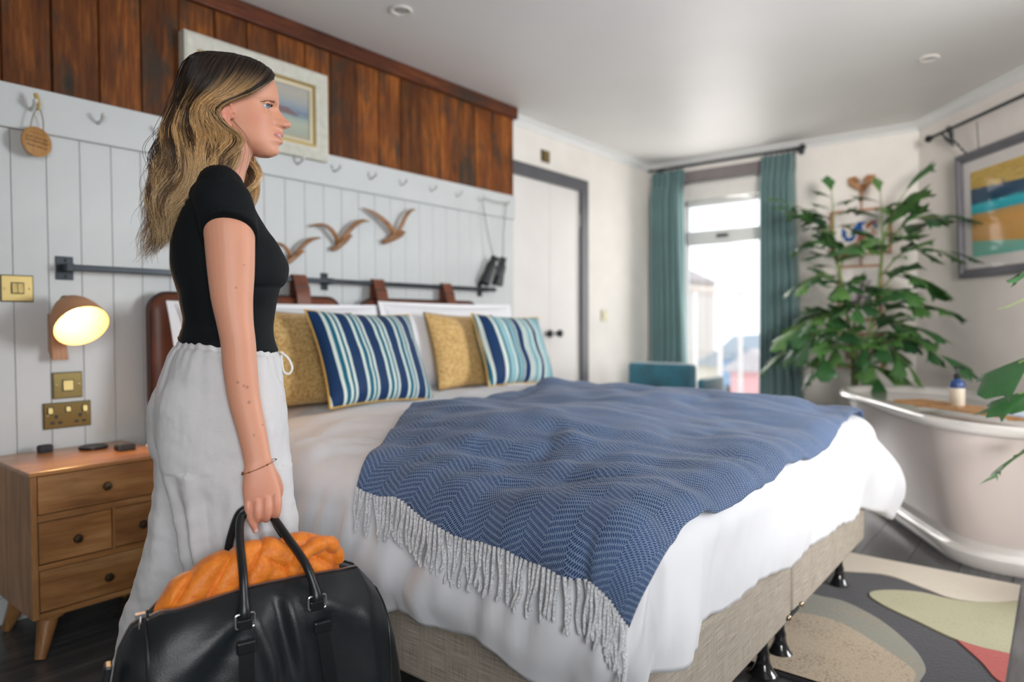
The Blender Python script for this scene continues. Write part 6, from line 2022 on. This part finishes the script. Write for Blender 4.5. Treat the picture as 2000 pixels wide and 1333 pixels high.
co = get_co(tr_me)
no = get_no(tr_me)
x_, y_, z_ = co[:, 0], co[:, 1], co[:, 2]
ang_ = np.arctan2(y_ - np.where(z_ < 0.72, np.sign(y_) * 0.095, 0), x_)
gather = 0.0015 * np.sin(ang_ * 46 + 2 * np.sin(ang_ * 5)) * sm(z_, 0.905, 0.975)
gather = gather * (1 - sm(z_, 0.966, 0.978))
gather += 0.0045 * vnoise(np.stack([ang_ * 9, z_ * 3.5, z_ * 0], -1)) * sm(z_, 0.80, 0.93)
vert = 0.0125 * vnoise(np.stack([ang_ * 3.6 + z_ * 1.5, z_ * 1.7, z_ * 0 + 3], -1)) * sm(-z_, -0.88, -0.55)
diag = 0.0062 * fbm(np.stack([x_ * 11 + z_ * 13, y_ * 6, z_ * 10 - x_ * 13], -1), 3) * (0.35 + 0.65 * sm(-z_, -0.85, -0.5))
fine = 0.0014 * fbm(np.stack([x_ * 50, y_ * 40, z_ * 30], -1), 3)
pocket = 0.0020 * np.exp(-((z_ - 0.735 - 0.10 * x_) / 0.0035) ** 2) * ((x_ < 0.02) & (x_ > -0.12) & (y_ < -0.1))
band = -0.0025 * np.exp(-((z_ - 0.957) / 0.003) ** 2)
co = co + no * (gather + vert + diag + fine + band)[:, None]
co[:, 2] += (0.004 - 0.12 * (co[:, 0] - 0.02)) * sm(co[:, 2], 0.90, 0.965)
set_co(tr_me, co)
m_tr = bpy.data.materials.new('pale_grey_linen')
nt, bs = nodes_of(m_tr)
n1 = noise(nt, tex_coord(nt, 'Object', (60, 60, 900)), 2.0, 2)
n2 = noise(nt, tex_coord(nt, 'Object', (900, 900, 60)), 2.0, 2)
n3 = noise(nt, tex_coord(nt), 3.0, 3)
f = mathn(nt, 'ADD', mathn(nt, 'MULTIPLY', n1, 0.5), mathn(nt, 'MULTIPLY', n2, 0.5))
L(nt, mixc(nt, 0.5, ramp(nt, f, [(0.3, (0.56, 0.55, 0.56)), (0.7, (0.74, 0.73, 0.74))]), ramp(nt, n3, [(0.3, (0.61, 0.60, 0.61)), (0.7, (0.70, 0.69, 0.70))])), bs.inputs['Base Color'])
bs.inputs['Roughness'].default_value = 0.85
bs.inputs['Sheen Weight'].default_value = 0.1
bump(nt, bs, f, 0.3, 0.0006)
trousers = put('trousers', tr_me, m_tr, woman, sharp=0)
m_cordw = mat('white_drawstring', (0.72, 0.71, 0.69), 0.8)
lp = catmull([(0.126, -0.030, 0.955), (0.142, -0.034, 0.940), (0.150, -0.036, 0.918), (0.143, -0.036, 0.905), (0.132, -0.034, 0.910), (0.128, -0.032, 0.930), (0.128, -0.030, 0.948)], 26)
build(MB().tube([tuple(p) for p in lp], 0.0026, 8), 'drawstring', m_cordw, trousers)
# shoes
for (fx, fy) in ((0.03, -0.09), (-0.172, 0.09)):
    b = MB()
    b.loft([[(fx + dx_, fy + w_ * math.cos(a), z0_ + h_ + h_ * math.sin(a)) for a in np.linspace(0, 2 * PI, 17)[:-1]] for dx_, w_, h_, z0_ in ((-0.062, 0.024, 0.022, 0.020), (-0.052, 0.036, 0.036, 0.016), (0.0, 0.041, 0.042, 0.016), (0.06, 0.045, 0.032, 0.016), (0.12, 0.050, 0.023, 0.016), (0.165, 0.045, 0.017, 0.016), (0.188, 0.026, 0.012, 0.016))])
    s_ = build(b, 'shoe', mat('white_canvas_shoe', (0.7, 0.7, 0.68), 0.7), woman)
    build(MB().loft([[(fx + 0.062 + 0.128 * math.cos(a), fy + 0.046 * math.sin(a), z) for a in np.linspace(0, 2 * PI, 29)[:-1]] for z in (0.0, 0.020)]), 'sole', mat('rubber_sole', (0.55, 0.54, 0.5), 0.6), s_)

# --- bracelet -----------------------------------------------------------
m_gold_ch = mat('gold_chain', (0.55, 0.34, 0.14), 0.3, metal=1.0, var=0)
rg = [(0.067 + 0.0325 * math.cos(a), -0.2225 + 0.0215 * math.sin(a), 0.7355 + 0.0120 * math.cos(a)) for a in np.linspace(0, 2 * PI, 41)[:-1]]
br_ = build(MB().tube(rg, 0.0007, 5, closed=True), 'bracelet', m_gold_ch, woman)
for k in (18, 26, 33, 22, 39):
    build(MB().sphere(rg[k], 0.0018 if k != 22 else 0.0026, 8, 6), 'bead', mat('dark_gold_bead', (0.25, 0.12, 0.04), 0.35, metal=0.8), br_)

# --- hair ---------------------------------------------------------------
HZ = [1.625, 1.60, 1.585, 1.57, 1.55, 1.53, 1.512, 1.50, 1.485, 1.47, 1.45, 1.43, 1.41, 1.38, 1.34, 1.30, 1.26, 1.22, 1.18, 1.15]
HFR = [0.050, 0.100, 0.115, 0.118, 0.107, 0.086, 0.066, 0.040, 0.012, -0.002, 0.004, 0.030, 0.042, 0.034, 0.010, -0.022, -0.050, -0.072, -0.088, -0.10]
HBK = [0.010, -0.034, -0.050, -0.061, -0.070, -0.076, -0.080, -0.083, -0.086, -0.089, -0.093, -0.099, -0.104, -0.110, -0.115, -0.120, -0.125, -0.130, -0.140, -0.15]
TPX = [-0.05, -0.03, 0.0, 0.04, 0.07, 0.09, 0.108, 0.120]
TPZ = [1.588, 1.601, 1.6105, 1.6130, 1.608, 1.600, 1.588, 1.576]
def hfront(z):
    return np.interp(z, HZ[::-1], HFR[::-1])
def hback(z):
    return np.interp(z, HZ[::-1], HBK[::-1])
def skull_w(x, z):
    w = smooth_interp(np.atleast_1d(z), [1.400, 1.405, 1.412, 1.422, 1.435, 1.45, 1.47, 1.49, 1.51, 1.54, 1.565, 1.585, 1.60, 1.6125], [0.045, 0.048, 0.05, 0.052, 0.055, 0.058, 0.064, 0.068, 0.070, 0.071, 0.067, 0.057, 0.042, 0.012])[0]
    fr_, bk_ = 0.127, -0.066
    c_ = 0.03
    a_ = 0.098
    t = min(0.995, abs(x - c_) / a_)
    return w * (1 - t ** 2.4) ** (1 / 2.4)
DK = np.array([0.028, 0.016, 0.010])
MID = np.array([0.105, 0.055, 0.026])
BLO = np.array([0.60, 0.36, 0.155])
BLO2 = np.array([0.84, 0.59, 0.32])
hv, hf, hc = [], [], []
def add_strand(P, r0, cols):
    """P (n,3)"""
    n = len(P)
    b = sum(len(a) for a in hv)
    T = np.gradient(P, axis=0)
    T /= np.linalg.norm(T, axis=1)[:, None] + 1e-9
    U = np.cross(T, np.array([0.3, 1.0, 0.2]))
    U /= np.linalg.norm(U, axis=1)[:, None] + 1e-9
    V = np.cross(T, U)
    t = np.linspace(0, 1, n)
    r = r0 * (1 - 0.75 * t ** 3)
    ring = []
    for k in range(3):
        a = 2 * PI * k / 3
        ring.append(P + (U * math.cos(a) + V * math.sin(a)) * r[:, None])
    R = np.stack(ring, 1).reshape(-1, 3)
    hv.append(R)
    i = np.arange(n - 1)
    for k in range(3):
        k2 = (k + 1) % 3
        hf.append(np.stack([b + i * 3 + k, b + i * 3 + k2, b + (i + 1) * 3 + k2, b + (i + 1) * 3 + k], -1))
    hc.append(np.repeat(cols, 3, axis=0))
NS = 30
hr = np.random.default_rng(11)
def lock(side, q, depth, n_str, zend, blond, seed, spread=0.007):
    """side -1 near / +1 far; q 0 front .. 1 back; depth 0 outer .. 1 inner"""
    # centre path
    ph = seed * 1.7
    P = np.zeros((NS, 3))
    px0 = 0.117 - 0.137 * q          # place on the parting
    ztop = float(np.interp(px0, TPX, TPZ))
    zs = ztop - (ztop - zend) * np.concatenate([[0, 0.006, 0.02, 0.045, 0.075], np.linspace(0.11, 1, NS - 5)])
    for i, z in enumerate(zs):
        f_, b_ = float(hfront(z)), float(hback(z))
        if side > 0:
            # far side: hair also falls in front of the far shoulder
            f_ = f_ + 0.02 * float(sm(-z, -1.45, -1.38)) + (0.045 * float(sm(-z, -1.45, -1.36)) if q < 0.25 else 0)
        x = f_ + (b_ - f_) * q
        mix = float(sm(ztop - z, 0.0, 0.045))
        x = px0 * (1 - mix) + x * mix
        if z > 1.585:
            x = x
        wv = 0.0125 * math.sin((1.47 - z) * 40 + ph) * float(sm(-z, -1.50, -1.38))
        wv2 = 0.0100 * math.sin((1.47 - z) * 36 + ph * 1.3 + 1) * float(sm(-z, -1.50, -1.38))
        x += wv
        if z > 1.44:
            sw = skull_w(x, z)
            yo = sw + 0.006 + 0.006 * (1 - depth) + 0.007 * float(sm(-z, -1.60, -1.50)) * (1 - depth)
            if z < 1.50 and q < 0.3:
                yo = max(yo, 0.074 + 0.006 * (1 - depth))
            k2 = float(sm(-z, -1.575, -1.44))
            yo = max(yo, k2 * 0.078 * (1 - 0.35 * q) * (1 - 0.65 * depth))
            yo = 0.002 + yo * float(np.clip((ztop - z) / 0.020, 0, 1)) ** 0.6
        else:
            k = float(sm(-z, -1.44, -1.36))
            yo_h = 0.078 * (1 - 0.35 * q * (1 - k))
            yo_b = 0.115 * (1 - 0.45 * q) - 0.045 * float(sm(-z, -1.30, -1.18))
            yo = (yo_h * (1 - k) + yo_b * k) * (1 - 0.65 * depth) + wv2
        P[i] = (x, side * yo, z)
    # raise the crown slightly over the skull
    P[:, 2] += 0.009 * sm(P[:, 2], 1.53, 1.59)
    P[:, 0] += 0.004 * sm(P[:, 2], 1.56, 1.59) * (1 - 2 * q)
    t = np.linspace(0, 1, NS)
    llum = hr.uniform(0.62, 1.25)
    for s_ in range(n_str):
        o_ = hr.normal(0, spread, 3) * np.array([1, 0.6, 0.0])
        grow = (0.35 + 0.65 * sm(t, 0.1, 0.6))[:, None]
        curl = np.stack([0.002 * np.sin(t * 22 + hr.uniform(0, 6)), 0.0015 * np.cos(t * 19 + hr.uniform(0, 6)), t * 0], -1) * sm(t, 0.3, 0.6)[:, None]
        flick = np.array([hr.normal(-0.004, 0.008), hr.normal(0, 0.005), 0]) * (t ** 4)[:, None]
        Q = P + o_ * grow + curl + flick
        cut = hr.uniform(0.86, 1.0)
        tt_ = t * cut
        Q = np.stack([np.interp(tt_, t, Q[:, k]) for k in range(3)], -1)
        lum = hr.uniform(0.65, 1.3) * llum
        start = 1.575 - 0.055 * (1 - blond) - 0.03 * (q > 0.55)
        root = sm(start - Q[:, 2], 0.0, 0.085)[:, None]
        if blond < 0.38:
            body_c, tip_c = DK * 1.5 + MID * 0.35, MID * 1.5
        elif blond < 0.62:
            body_c, tip_c = MID * 1.25, BLO * 0.62
        else:
            body_c, tip_c = BLO * (0.75 + 0.4 * blond), BLO2 * 0.92
        tf = sm(1.42 - Q[:, 2], 0.0, 0.16)[:, None]
        cols = DK * (1 - root) + (body_c * (1 - tf) + tip_c * tf) * root
        add_strand(Q, 0.00060, cols * lum)
lr = random.Random(21)
for side in (-1, 1):
    nl = 96 if side == -1 else 46
    for k in range(nl):
        q = (k + 0.5) / nl
        q = min(1, max(0, q + lr.uniform(-0.02, 0.02)))
        depth = [0.0, 0.25, 0.55, 0.1][k % 4] + lr.uniform(0, 0.08)
        bl = lr.random()
        if q < 0.40 and side == -1:
            bl = min(1, bl + 0.22)
        zend = 1.185 + 0.055 * (1 - q) + lr.uniform(-0.045, 0.03)
        lock(side, q, depth, 34 if side == -1 else 26, zend, bl, 2.2 * q + lr.uniform(-0.5, 0.5) + 3 * depth, 0.0042)
# inner mass of the back
for k in range(36):
    lock(lr.choice((-1, 1)), lr.uniform(0.45, 1.0), lr.uniform(0.6, 1.1), 22, 1.20 + lr.uniform(-0.03, 0.05), lr.uniform(0, 0.6), lr.uniform(0, 6.28), 0.008)
# the lock resting in front of the far shoulder, seen beyond the neck
for k in range(9):
    sd = lr.uniform(0, 6)
    cp = catmull([(0.02, 0.070, 1.50), (0.045, 0.080, 1.45), (0.066 + 0.004 * k / 3, 0.085, 1.41), (0.082 - 0.004 * k, 0.085, 1.375), (0.088 - 0.003 * k, 0.080, 1.335), (0.074 - 0.002 * k, 0.078, 1.30)], NS)
    for s_ in range(30):
        t = np.linspace(0, 1, NS)
        o_ = hr.normal(0, 0.0045, 3) * np.array([1, 1, 0])
        Q = cp + o_ + np.stack([0.003 * np.sin(t * 9 + sd), 0 * t, 0 * t], -1)
        lum = hr.uniform(0.7, 1.15)
        cols = (MID * (1 - sm(t, 0.1, 0.4)[:, None]) + BLO * sm(t, 0.1, 0.4)[:, None]) * lum
        add_strand(Q, 0.0006, cols)
# fly-away hairs at the nape and cheek
for k in range(3):
    s_ = lr.uniform(-1, 1)
    cp = catmull([(0.030, -0.083, 1.455), (0.052 + 0.006 * s_, -0.080, 1.425), (0.060 + 0.008 * s_, -0.072, 1.395), (0.052 + 0.010 * s_, -0.070, 1.355), (0.045 + 0.012 * s_, -0.075, 1.325)], NS)
    add_strand(cp, 0.0004, np.tile(MID * 0.9, (NS, 1)))
HV = np.concatenate(hv)
HF = np.concatenate(hf)
HC = np.concatenate(hc)
me = bpy.data.meshes.new('hair')
me.vertices.add(len(HV))
me.vertices.foreach_set('co', HV.ravel())
me.loops.add(len(HF) * 4)
me.loops.foreach_set('vertex_index', HF.astype(np.int32).ravel())
me.polygons.add(len(HF))
me.polygons.foreach_set('loop_start', np.arange(0, len(HF) * 4, 4, dtype=np.int32))
me.update(calc_edges=True)
me.validate()
set_col(me, np.clip(HC, 0, 1))
m_hair = bpy.data.materials.new('brown_to_blonde_hair')
nt, bs = nodes_of(m_hair)
at = nt.nodes.new('ShaderNodeAttribute')
at.attribute_name = 'tint'
L(nt, at.outputs['Color'], bs.inputs['Base Color'])
bs.inputs['Roughness'].default_value = 0.36
bs.inputs['Specular IOR Level'].default_value = 0.55
hair = put('hair', me, m_hair, woman, sharp=0)
# scalp-hugging under-layer so that no skin shows between the strands
cb_ = MB()
rings = []
for z in np.linspace(1.617, 1.30, 50):
    f_, b_ = float(hfront(z)) - 0.013, float(hback(z)) + 0.006
    if z > 1.565:
        f_ = float(np.interp(z, [1.565, 1.575, 1.59, 1.60, 1.608, 1.6125, 1.62], [0.100, 0.100, 0.092, 0.078, 0.060, 0.042, 0.03]))
        b_ = float(np.interp(z, [1.565, 1.585, 1.60, 1.6125, 1.62], [-0.056, -0.040, -0.020, 0.010, 0.02]))
    c_ = (f_ + b_) / 2
    a_ = (f_ - b_) / 2
    pts = []
    for k in range(40):
        a = 2 * PI * k / 40
        x = c_ + a_ * math.cos(a)
        if z > 1.45:
            w_ = skull_w(x, min(z - 0.008, 1.611)) + 0.0055

        else:
            w_ = 0.060 * (1 - 0.3 * float(sm(-z, -1.36, -1.30)))
        lim = w_
        pts.append((x, lim * math.copysign(abs(math.sin(a)) ** 0.5, math.sin(a)), z))
    rings.append(pts)
cb_.loft(rings)
ul_me = remeshed(cb_, 0.003, 6, 0.5)
zc_ = get_co(ul_me)[:, 2]
k_ = sm(-zc_, -1.52, -1.40)[:, None]
set_col(ul_me, DK * 0.8 * (1 - k_) + MID * 0.75 * k_)
put('hair_under_layer', ul_me, m_hair, woman, sharp=0)

# ================================================================== THE BAG
TH = math.radians(10)
FA = Vector((math.cos(PROT), math.sin(PROT), 0))
LFv = Vector((-math.sin(PROT), math.cos(PROT), 0))
BUv = FA * math.cos(TH) + LFv * math.sin(TH)
Bo = Vector(P0) + FA * 0.05 - LFv * 0.285
bag = thing('duffle_bag', 'large black leather weekend bag held by its handles, unzipped over an orange jacket', 'bag', (Bo.x, Bo.y, 0.0), math.atan2(BUv.y, BUv.x))
# local: x along the bag, y away from the camera, z up
def zrim(u):
    return np.interp(u, [-0.235, -0.225, -0.205, -0.16, -0.09, -0.01, 0.07, 0.145, 0.205, 0.240, 0.262, 0.280, 0.29], [0.40, 0.455, 0.492, 0.515, 0.524, 0.532, 0.533, 0.530, 0.518, 0.475, 0.42, 0.34, 0.28])
def hthick(u):
    v = np.clip((u - 0.0275) / 0.263, -1, 1)
    return 0.088 * (1 - abs(v) ** 6) ** 0.32 + 0.004
ZBOT = 0.135
def bag_ring(u, n=72):
    zr = float(zrim(u))
    h = float(hthick(u))
    op = float(sm(0.19 - abs(u - 0.01), -0.02, 0.06))     # how far the zip stands open
    mid = (zr + ZBOT) / 2
    ctl = [(-0.034 * op - 0.003, zr), (-h * 0.62 - 0.01 * op, zr - 0.026), (-h * 0.92, zr - 0.075), (-h, mid), (-h * 1.0, ZBOT + 0.06), (-h * 0.80, ZBOT + 0.012), (0, ZBOT), (h * 0.80, ZBOT + 0.012), (h, ZBOT + 0.06), (h, mid), (h * 0.92, zr - 0.070), (h * 0.62 + 0.01 * op, zr - 0.018), (0.034 * op + 0.003, zr + 0.012 * op), (0.022 * op + 0.001, zr - 0.02 - 0.03 * op), (0, zr - 0.02 - 0.05 * op), (-0.022 * op - 0.001, zr - 0.02 - 0.03 * op)]
    C_ = catmull([(0, a, b_) for a, b_ in ctl + ctl[:1]], n + 1)[:-1]
    return [(u, c_[1], c_[2]) for c_ in C_]
us = np.concatenate([[-0.2355], -0.235 + 0.02 * (1 - np.cos(np.linspace(0, PI / 2, 8))), np.linspace(-0.21, 0.265, 70), 0.29 - 0.02 * (1 - np.sin(np.linspace(0.2, PI / 2, 8)))])
us = np.unique(np.round(us, 5))
rings = []
for u in us:
    r_ = bag_ring(float(u))
    rings.append(r_)
# shrink the two end rings for rounded ends
def shrink(r_, k, du):
    c_ = np.mean(np.array(r_), axis=0)
    return [(p[0] + du, c_[1] + (p[1] - c_[1]) * k, c_[2] + (p[2] - c_[2]) * k) for p in r_]
rings = [shrink(rings[0], 0.55, -0.006), shrink(rings[0], 0.88, -0.004)] + rings + [shrink(rings[-1], 0.88, 0.004), shrink(rings[-1], 0.55, 0.006)]
mb_ = MB().loft(rings)
V = np.array(mb_.v)
u_, n_, z_ = V[:, 0], V[:, 1], V[:, 2]
front = sm(-n_, 0.02, 0.05)
zr_ = zrim(u_)
dz = zr_ - z_
def fold(u0, z0, du, dzz, amp, wid):
    """crease from (u0,z0) running in direction (du,dz)"""
    L_ = math.hypot(du, dzz)
    ex, ez = du / L_, dzz / L_
    s_ = (u_ - u0) * ex + (z_ - z0) * ez
    t_ = -(u_ - u0) * ez + (z_ - z0) * ex
    return amp * np.exp(-(t_ / wid) ** 2) * sm(s_, -0.01, 0.02) * (1 - sm(s_, L_ * 0.6, L_ * 1.2))
D = 0
D = D + fold(-0.035, 0.500, -0.14, -0.10, 0.010, 0.016) - fold(-0.035, 0.480, -0.10, -0.14, 0.008, 0.016)
D = D + fold(-0.015, 0.500, 0.05, -0.16, 0.010, 0.014) - fold(0.025, 0.515, 0.02, -0.15, 0.010, 0.013)
D = D + fold(0.045, 0.52, 0.035, -0.18, 0.010, 0.015) + fold(0.105, 0.50, 0.14, -0.09, 0.008, 0.018) - fold(0.105, 0.47, 0.10, -0.15, 0.007, 0.016)
D = D + fold(-0.175, 0.43, -0.01, -0.20, 0.006, 0.02) + fold(0.02, 0.44, -0.01, -0.25, 0.006, 0.02) + fold(0.19, 0.49, 0.04, -0.2, 0.006, 0.018)
D = D + 0.004 * fbm(np.stack([u_ * 9, n_ * 4, z_ * 6], -1), 2)
V[:, 1] -= D * front
V[:, 1] += 0.004 * fbm(np.stack([u_ * 9, n_ * 4 + 9, z_ * 6], -1), 2) * sm(n_, 0.02, 0.05)
mb_.v = [tuple(p) for p in V]
m_bag = bpy.data.materials.new('black_pebbled_leather')
nt, bs = nodes_of(m_bag)
bs.inputs['Base Color'].default_value = (0.011, 0.0145, 0.017, 1)
bs.inputs['Roughness'].default_value = 0.40
bs.inputs['Specular IOR Level'].default_value = 0.55
vo = nt.nodes.new('ShaderNodeTexVoronoi')
vo.inputs['Scale'].default_value = 520
L(nt, tex_coord(nt), vo.inputs['Vector'])
bump(nt, bs, vo.outputs['Distance'], 0.35, 0.0007)
build(mb_, 'shell', m_bag, bag, sharp=0)
m_bag_edge = mat('smooth_black_leather', (0.010, 0.012, 0.014), 0.33, var=0)
def front_y(u, z):
    r_ = np.array(bag_ring(float(u)))
    f_ = r_[r_[:, 1] < -0.004]
    i = np.argsort(f_[:, 2])
    y = np.interp(z, f_[i, 2], f_[i, 1])
    k = np.argmin((V[:, 0] - u) ** 2 + (V[:, 2] - z) ** 2 + 10 * (V[:, 1] > -0.004))
    return min(float(y), float(V[k, 1]))
# piping round the end panels
for up_ in (-0.185, 0.245):
    r_ = bag_ring(up_)
    build(MB().tube([(up_, p[1] * 1.02 + (-0.001 if p[1] < 0 else 0.001), p[2] + 0.001) for p in r_ if not (abs(p[1]) < 0.03 and p[2] > float(zrim(up_)) - 0.06 and p[2] < float(zrim(up_)) - 0.012)], 0.0032, 8, closed=False), 'piping', m_bag_edge, bag)
# zip teeth along both rims
m_zip = mat('silver_zip', (0.55, 0.53, 0.56), 0.3, metal=1.0, var=0)
for sg in (-1, 1):
    b = MB()
    for u in np.linspace(-0.175, 0.20, 150):
        op = float(sm(0.19 - abs(u - 0.01), -0.02, 0.06))
        yy = sg * (0.034 * op + 0.003) * 0.93
        zz = float(zrim(u)) + (0.012 * op if sg > 0 else 0) + 0.0015
        b.obox((u, yy, zz), (0.0009, 0, 0), (0, 0.0020, 0), (0, 0, 0.0013))
    zp = build(b, 'zip_teeth', m_zip, bag, smooth=False)
    zp['kind'] = 'stuff'
build(MB().box(-0.197, -0.181, -0.006, 0.006, 0.505, 0.512).tube([(-0.190, -0.006, 0.508), (-0.192, -0.018, 0.49), (-0.193, -0.025, 0.475)], 0.002, 6), 'zip_pull', m_zip, bag, smooth=False)
# the strap tabs, loops and rings
HS = [(-0.032, 0.497), (0.098, 0.500)]
gripx = [(-0.012, 0.652), (0.045, 0.652)]
SB_ = [(-0.032, 0.20), (0.135, 0.20)]
for k, ((hu, hz), (su, sz)) in enumerate(zip(HS, SB_)):
    rings = []
    for zz in np.linspace(hz - 0.018, 0.15, 26):
        uu = hu + (su - hu) * (hz - zz) / (hz - 0.2)
        yy = front_y(uu, zz)
        w_ = 0.0125
        rings.append([(uu - w_, yy - 0.0045, zz), (uu + w_, yy - 0.0045, zz), (uu + w_, yy + 0.004, zz), (uu - w_, yy + 0.004, zz)])
    build(MB().loft(rings), 'strap', m_bag_edge, bag, sharp=40)
    zz = hz - 0.050
    uu = hu + (su - hu) * 0.18
    yy = front_y(uu, zz)
    build(MB().obox((uu, yy - 0.006, zz), (0.0165, 0, 0), (0, 0.006, 0), (0, 0, 0.011)), 'keeper_loop', m_bag_edge, bag, smooth=False, bevel=0.003)
    # rectangular ring
    yy = front_y(hu, hz - 0.004) - 0.007
    rr = [(hu + a, yy, hz - 0.006 + c_) for a, c_ in rrect(-0.0165, 0.0165, -0.0125, 0.0125, 0.004, 3)]
    build(MB().tube(rr, 0.0018, 8, closed=True), 'ring', m_zip, bag)
    build(MB().obox((hu, yy + 0.001, hz - 0.013), (0.013, 0, 0), (0, 0.0035, 0), (0, 0, 0.009)), 'ring_tab', m_bag_edge, bag, smooth=False, bevel=0.002)
# handles: two tubes, near and far
GY = 0.056   # the grip lies inside the fingers
def handle(y_base, zb, gy, dz_):
    L0, R0 = HS[0][0], HS[1][0]
    pts = [(L0, y_base, zb), (L0 + 0.001, y_base * 0.98 + gy * 0.02, zb + 0.02), (L0 + 0.004, y_base * 0.80 + gy * 0.20, zb + 0.070), (L0 + 0.012, y_base * 0.30 + gy * 0.70, 0.612 + dz_), (-0.010, gy, 0.640 + dz_), (0.004, gy, 0.650 + dz_), (0.022, gy, 0.652 + dz_), (0.038, gy, 0.648 + dz_), (0.052, gy, 0.632 + dz_), (R0 - 0.032, y_base * 0.38 + gy * 0.62, 0.603 + dz_), (R0 - 0.012, y_base * 0.80 + gy * 0.20, zb + 0.062), (R0 - 0.001, y_base * 0.98 + gy * 0.02, zb + 0.018), (R0, y_base, zb)]
    C_ = catmull(pts, 70)
    r = [0.0080 + 0.0045 * (1 - float(sm(min(k, 69 - k), 2, 9))) for k in range(70)]
    return build(MB().tube([tuple(p) for p in C_], r, 14), 'handle', m_bag_edge, bag)
handle(front_y(-0.032, 0.50) - 0.007, 0.497, GY - 0.006, -0.002)
handle(0.082, 0.505, GY + 0.012, 0.002)
# shoulder strap hook on the end panel
build(MB().tube([(-0.243, -0.035 + 0.012 * math.cos(a), 0.405 + 0.020 * math.sin(a)) for a in np.linspace(0, 2 * PI, 17)[:-1]], 0.0026, 8, closed=True), 'side_ring', m_zip, bag)
build(MB().obox((-0.243, -0.035, 0.435), (0.006, 0, 0), (0, 0.014, 0), (0.003, 0, 0.016)).obox((-0.244, -0.035, 0.345), (0.003, 0, 0), (0, 0.012, 0), (0.003, 0, 0.045)), 'side_tab', m_bag_edge, bag, smooth=False, bevel=0.003)

# --- orange quilted jacket in the bag
jk = MB()
us_ = np.linspace(-0.178, 0.180, 230)
def ztop_j(u):
    return np.interp(u, [-0.180, -0.165, -0.14, -0.10, -0.05, 0.0, 0.05, 0.10, 0.135, 0.158, 0.172, 0.182], [0.492, 0.525, 0.552, 0.576, 0.594, 0.603, 0.604, 0.602, 0.592, 0.570, 0.535, 0.49])
rings = []
NQ = 96
for i, u in enumerate(us_):
    zt_ = float(ztop_j(u))
    zb_ = float(zrim(u)) - 0.055
    edge = float(sm(0.182 - abs(u - 0.002), 0.0, 0.05))
    hw = 0.008 + 0.020 * edge
    pts = []
    for k in range(NQ):
        a = 2 * PI * k / NQ
        c_, s_ = math.cos(a), math.sin(a)
        y = 0.014 + hw * math.copysign(abs(c_) ** 0.75, c_)
        z = (zt_ + zb_) / 2 + (zt_ - zb_) / 2 * math.copysign(abs(s_) ** 0.85, s_)
        # quilted baffles: two directions of stitched lines
        sel = float(sm(u, -0.01, 0.05))
        c1 = (u - 0.75 * (z - 0.5) + 0.5 * (z - 0.5) ** 2) / 0.052
        c2 = (u * 0.8 + 1.2 * (z - 0.5)) / 0.060 + 0.2
        q1 = abs(math.sin(PI * c1)) ** 0.38
        q2 = abs(math.sin(PI * c2)) ** 0.38
        puff = 0.0170 * (q1 * (1 - sel) + q2 * sel) * edge - 0.008
        w_ = (1 - (q1 * (1 - sel) + q2 * sel))
        puff += 0.0016 * float(vnoise(np.array([u * 95, y * 40, z * 55]))) * (0.35 + 1.2 * w_)
        y += c_ * puff
        z += s_ * puff * 0.8 - 0.006
        pts.append((u, y, z))
    rings.append(pts)
jk.loft(rings)
m_jk = bpy.data.materials.new('orange_nylon')
nt, bs = nodes_of(m_jk)
n_ = noise(nt, tex_coord(nt), 60, 3, 0.6)
L(nt, ramp(nt, n_, [(0.3, (0.74, 0.18, 0.014)), (0.7, (0.90, 0.27, 0.03))]), bs.inputs['Base Color'])
bs.inputs['Roughness'].default_value = 0.5
bs.inputs['Specular IOR Level'].default_value = 0.35
bs.inputs['Sheen Weight'].default_value = 0.15
bump(nt, bs, n_, 0.7, 0.004)
jt = thing('quilted_jacket', 'folded bright orange quilted jacket stuffed in the top of the black bag', 'jacket', (Bo.x, Bo.y, 0.0), math.atan2(BUv.y, BUv.x))
build(jk, 'folded_body', m_jk, jt, sharp=0)
sl = MB()
C_ = catmull([(0.06, -0.012, 0.520), (0.075, -0.026, 0.553), (0.10, -0.031, 0.580), (0.135, -0.024, 0.586), (0.160, -0.012, 0.566), (0.170, -0.006, 0.535)], 40)
rr = [(0.011 + 0.006 * abs(math.sin(k * 0.40)) ** 0.5) * (0.7 + 0.3 * math.sin(PI * k / 39)) for k in range(40)]
sl.tube([tuple(p) for p in C_], rr, 20)
sl.v = [(p[0], p[1] + 0.010, p[2] - 0.004) for p in sl.v]
build(sl, 'sleeve', m_jk, jt, sharp=0)
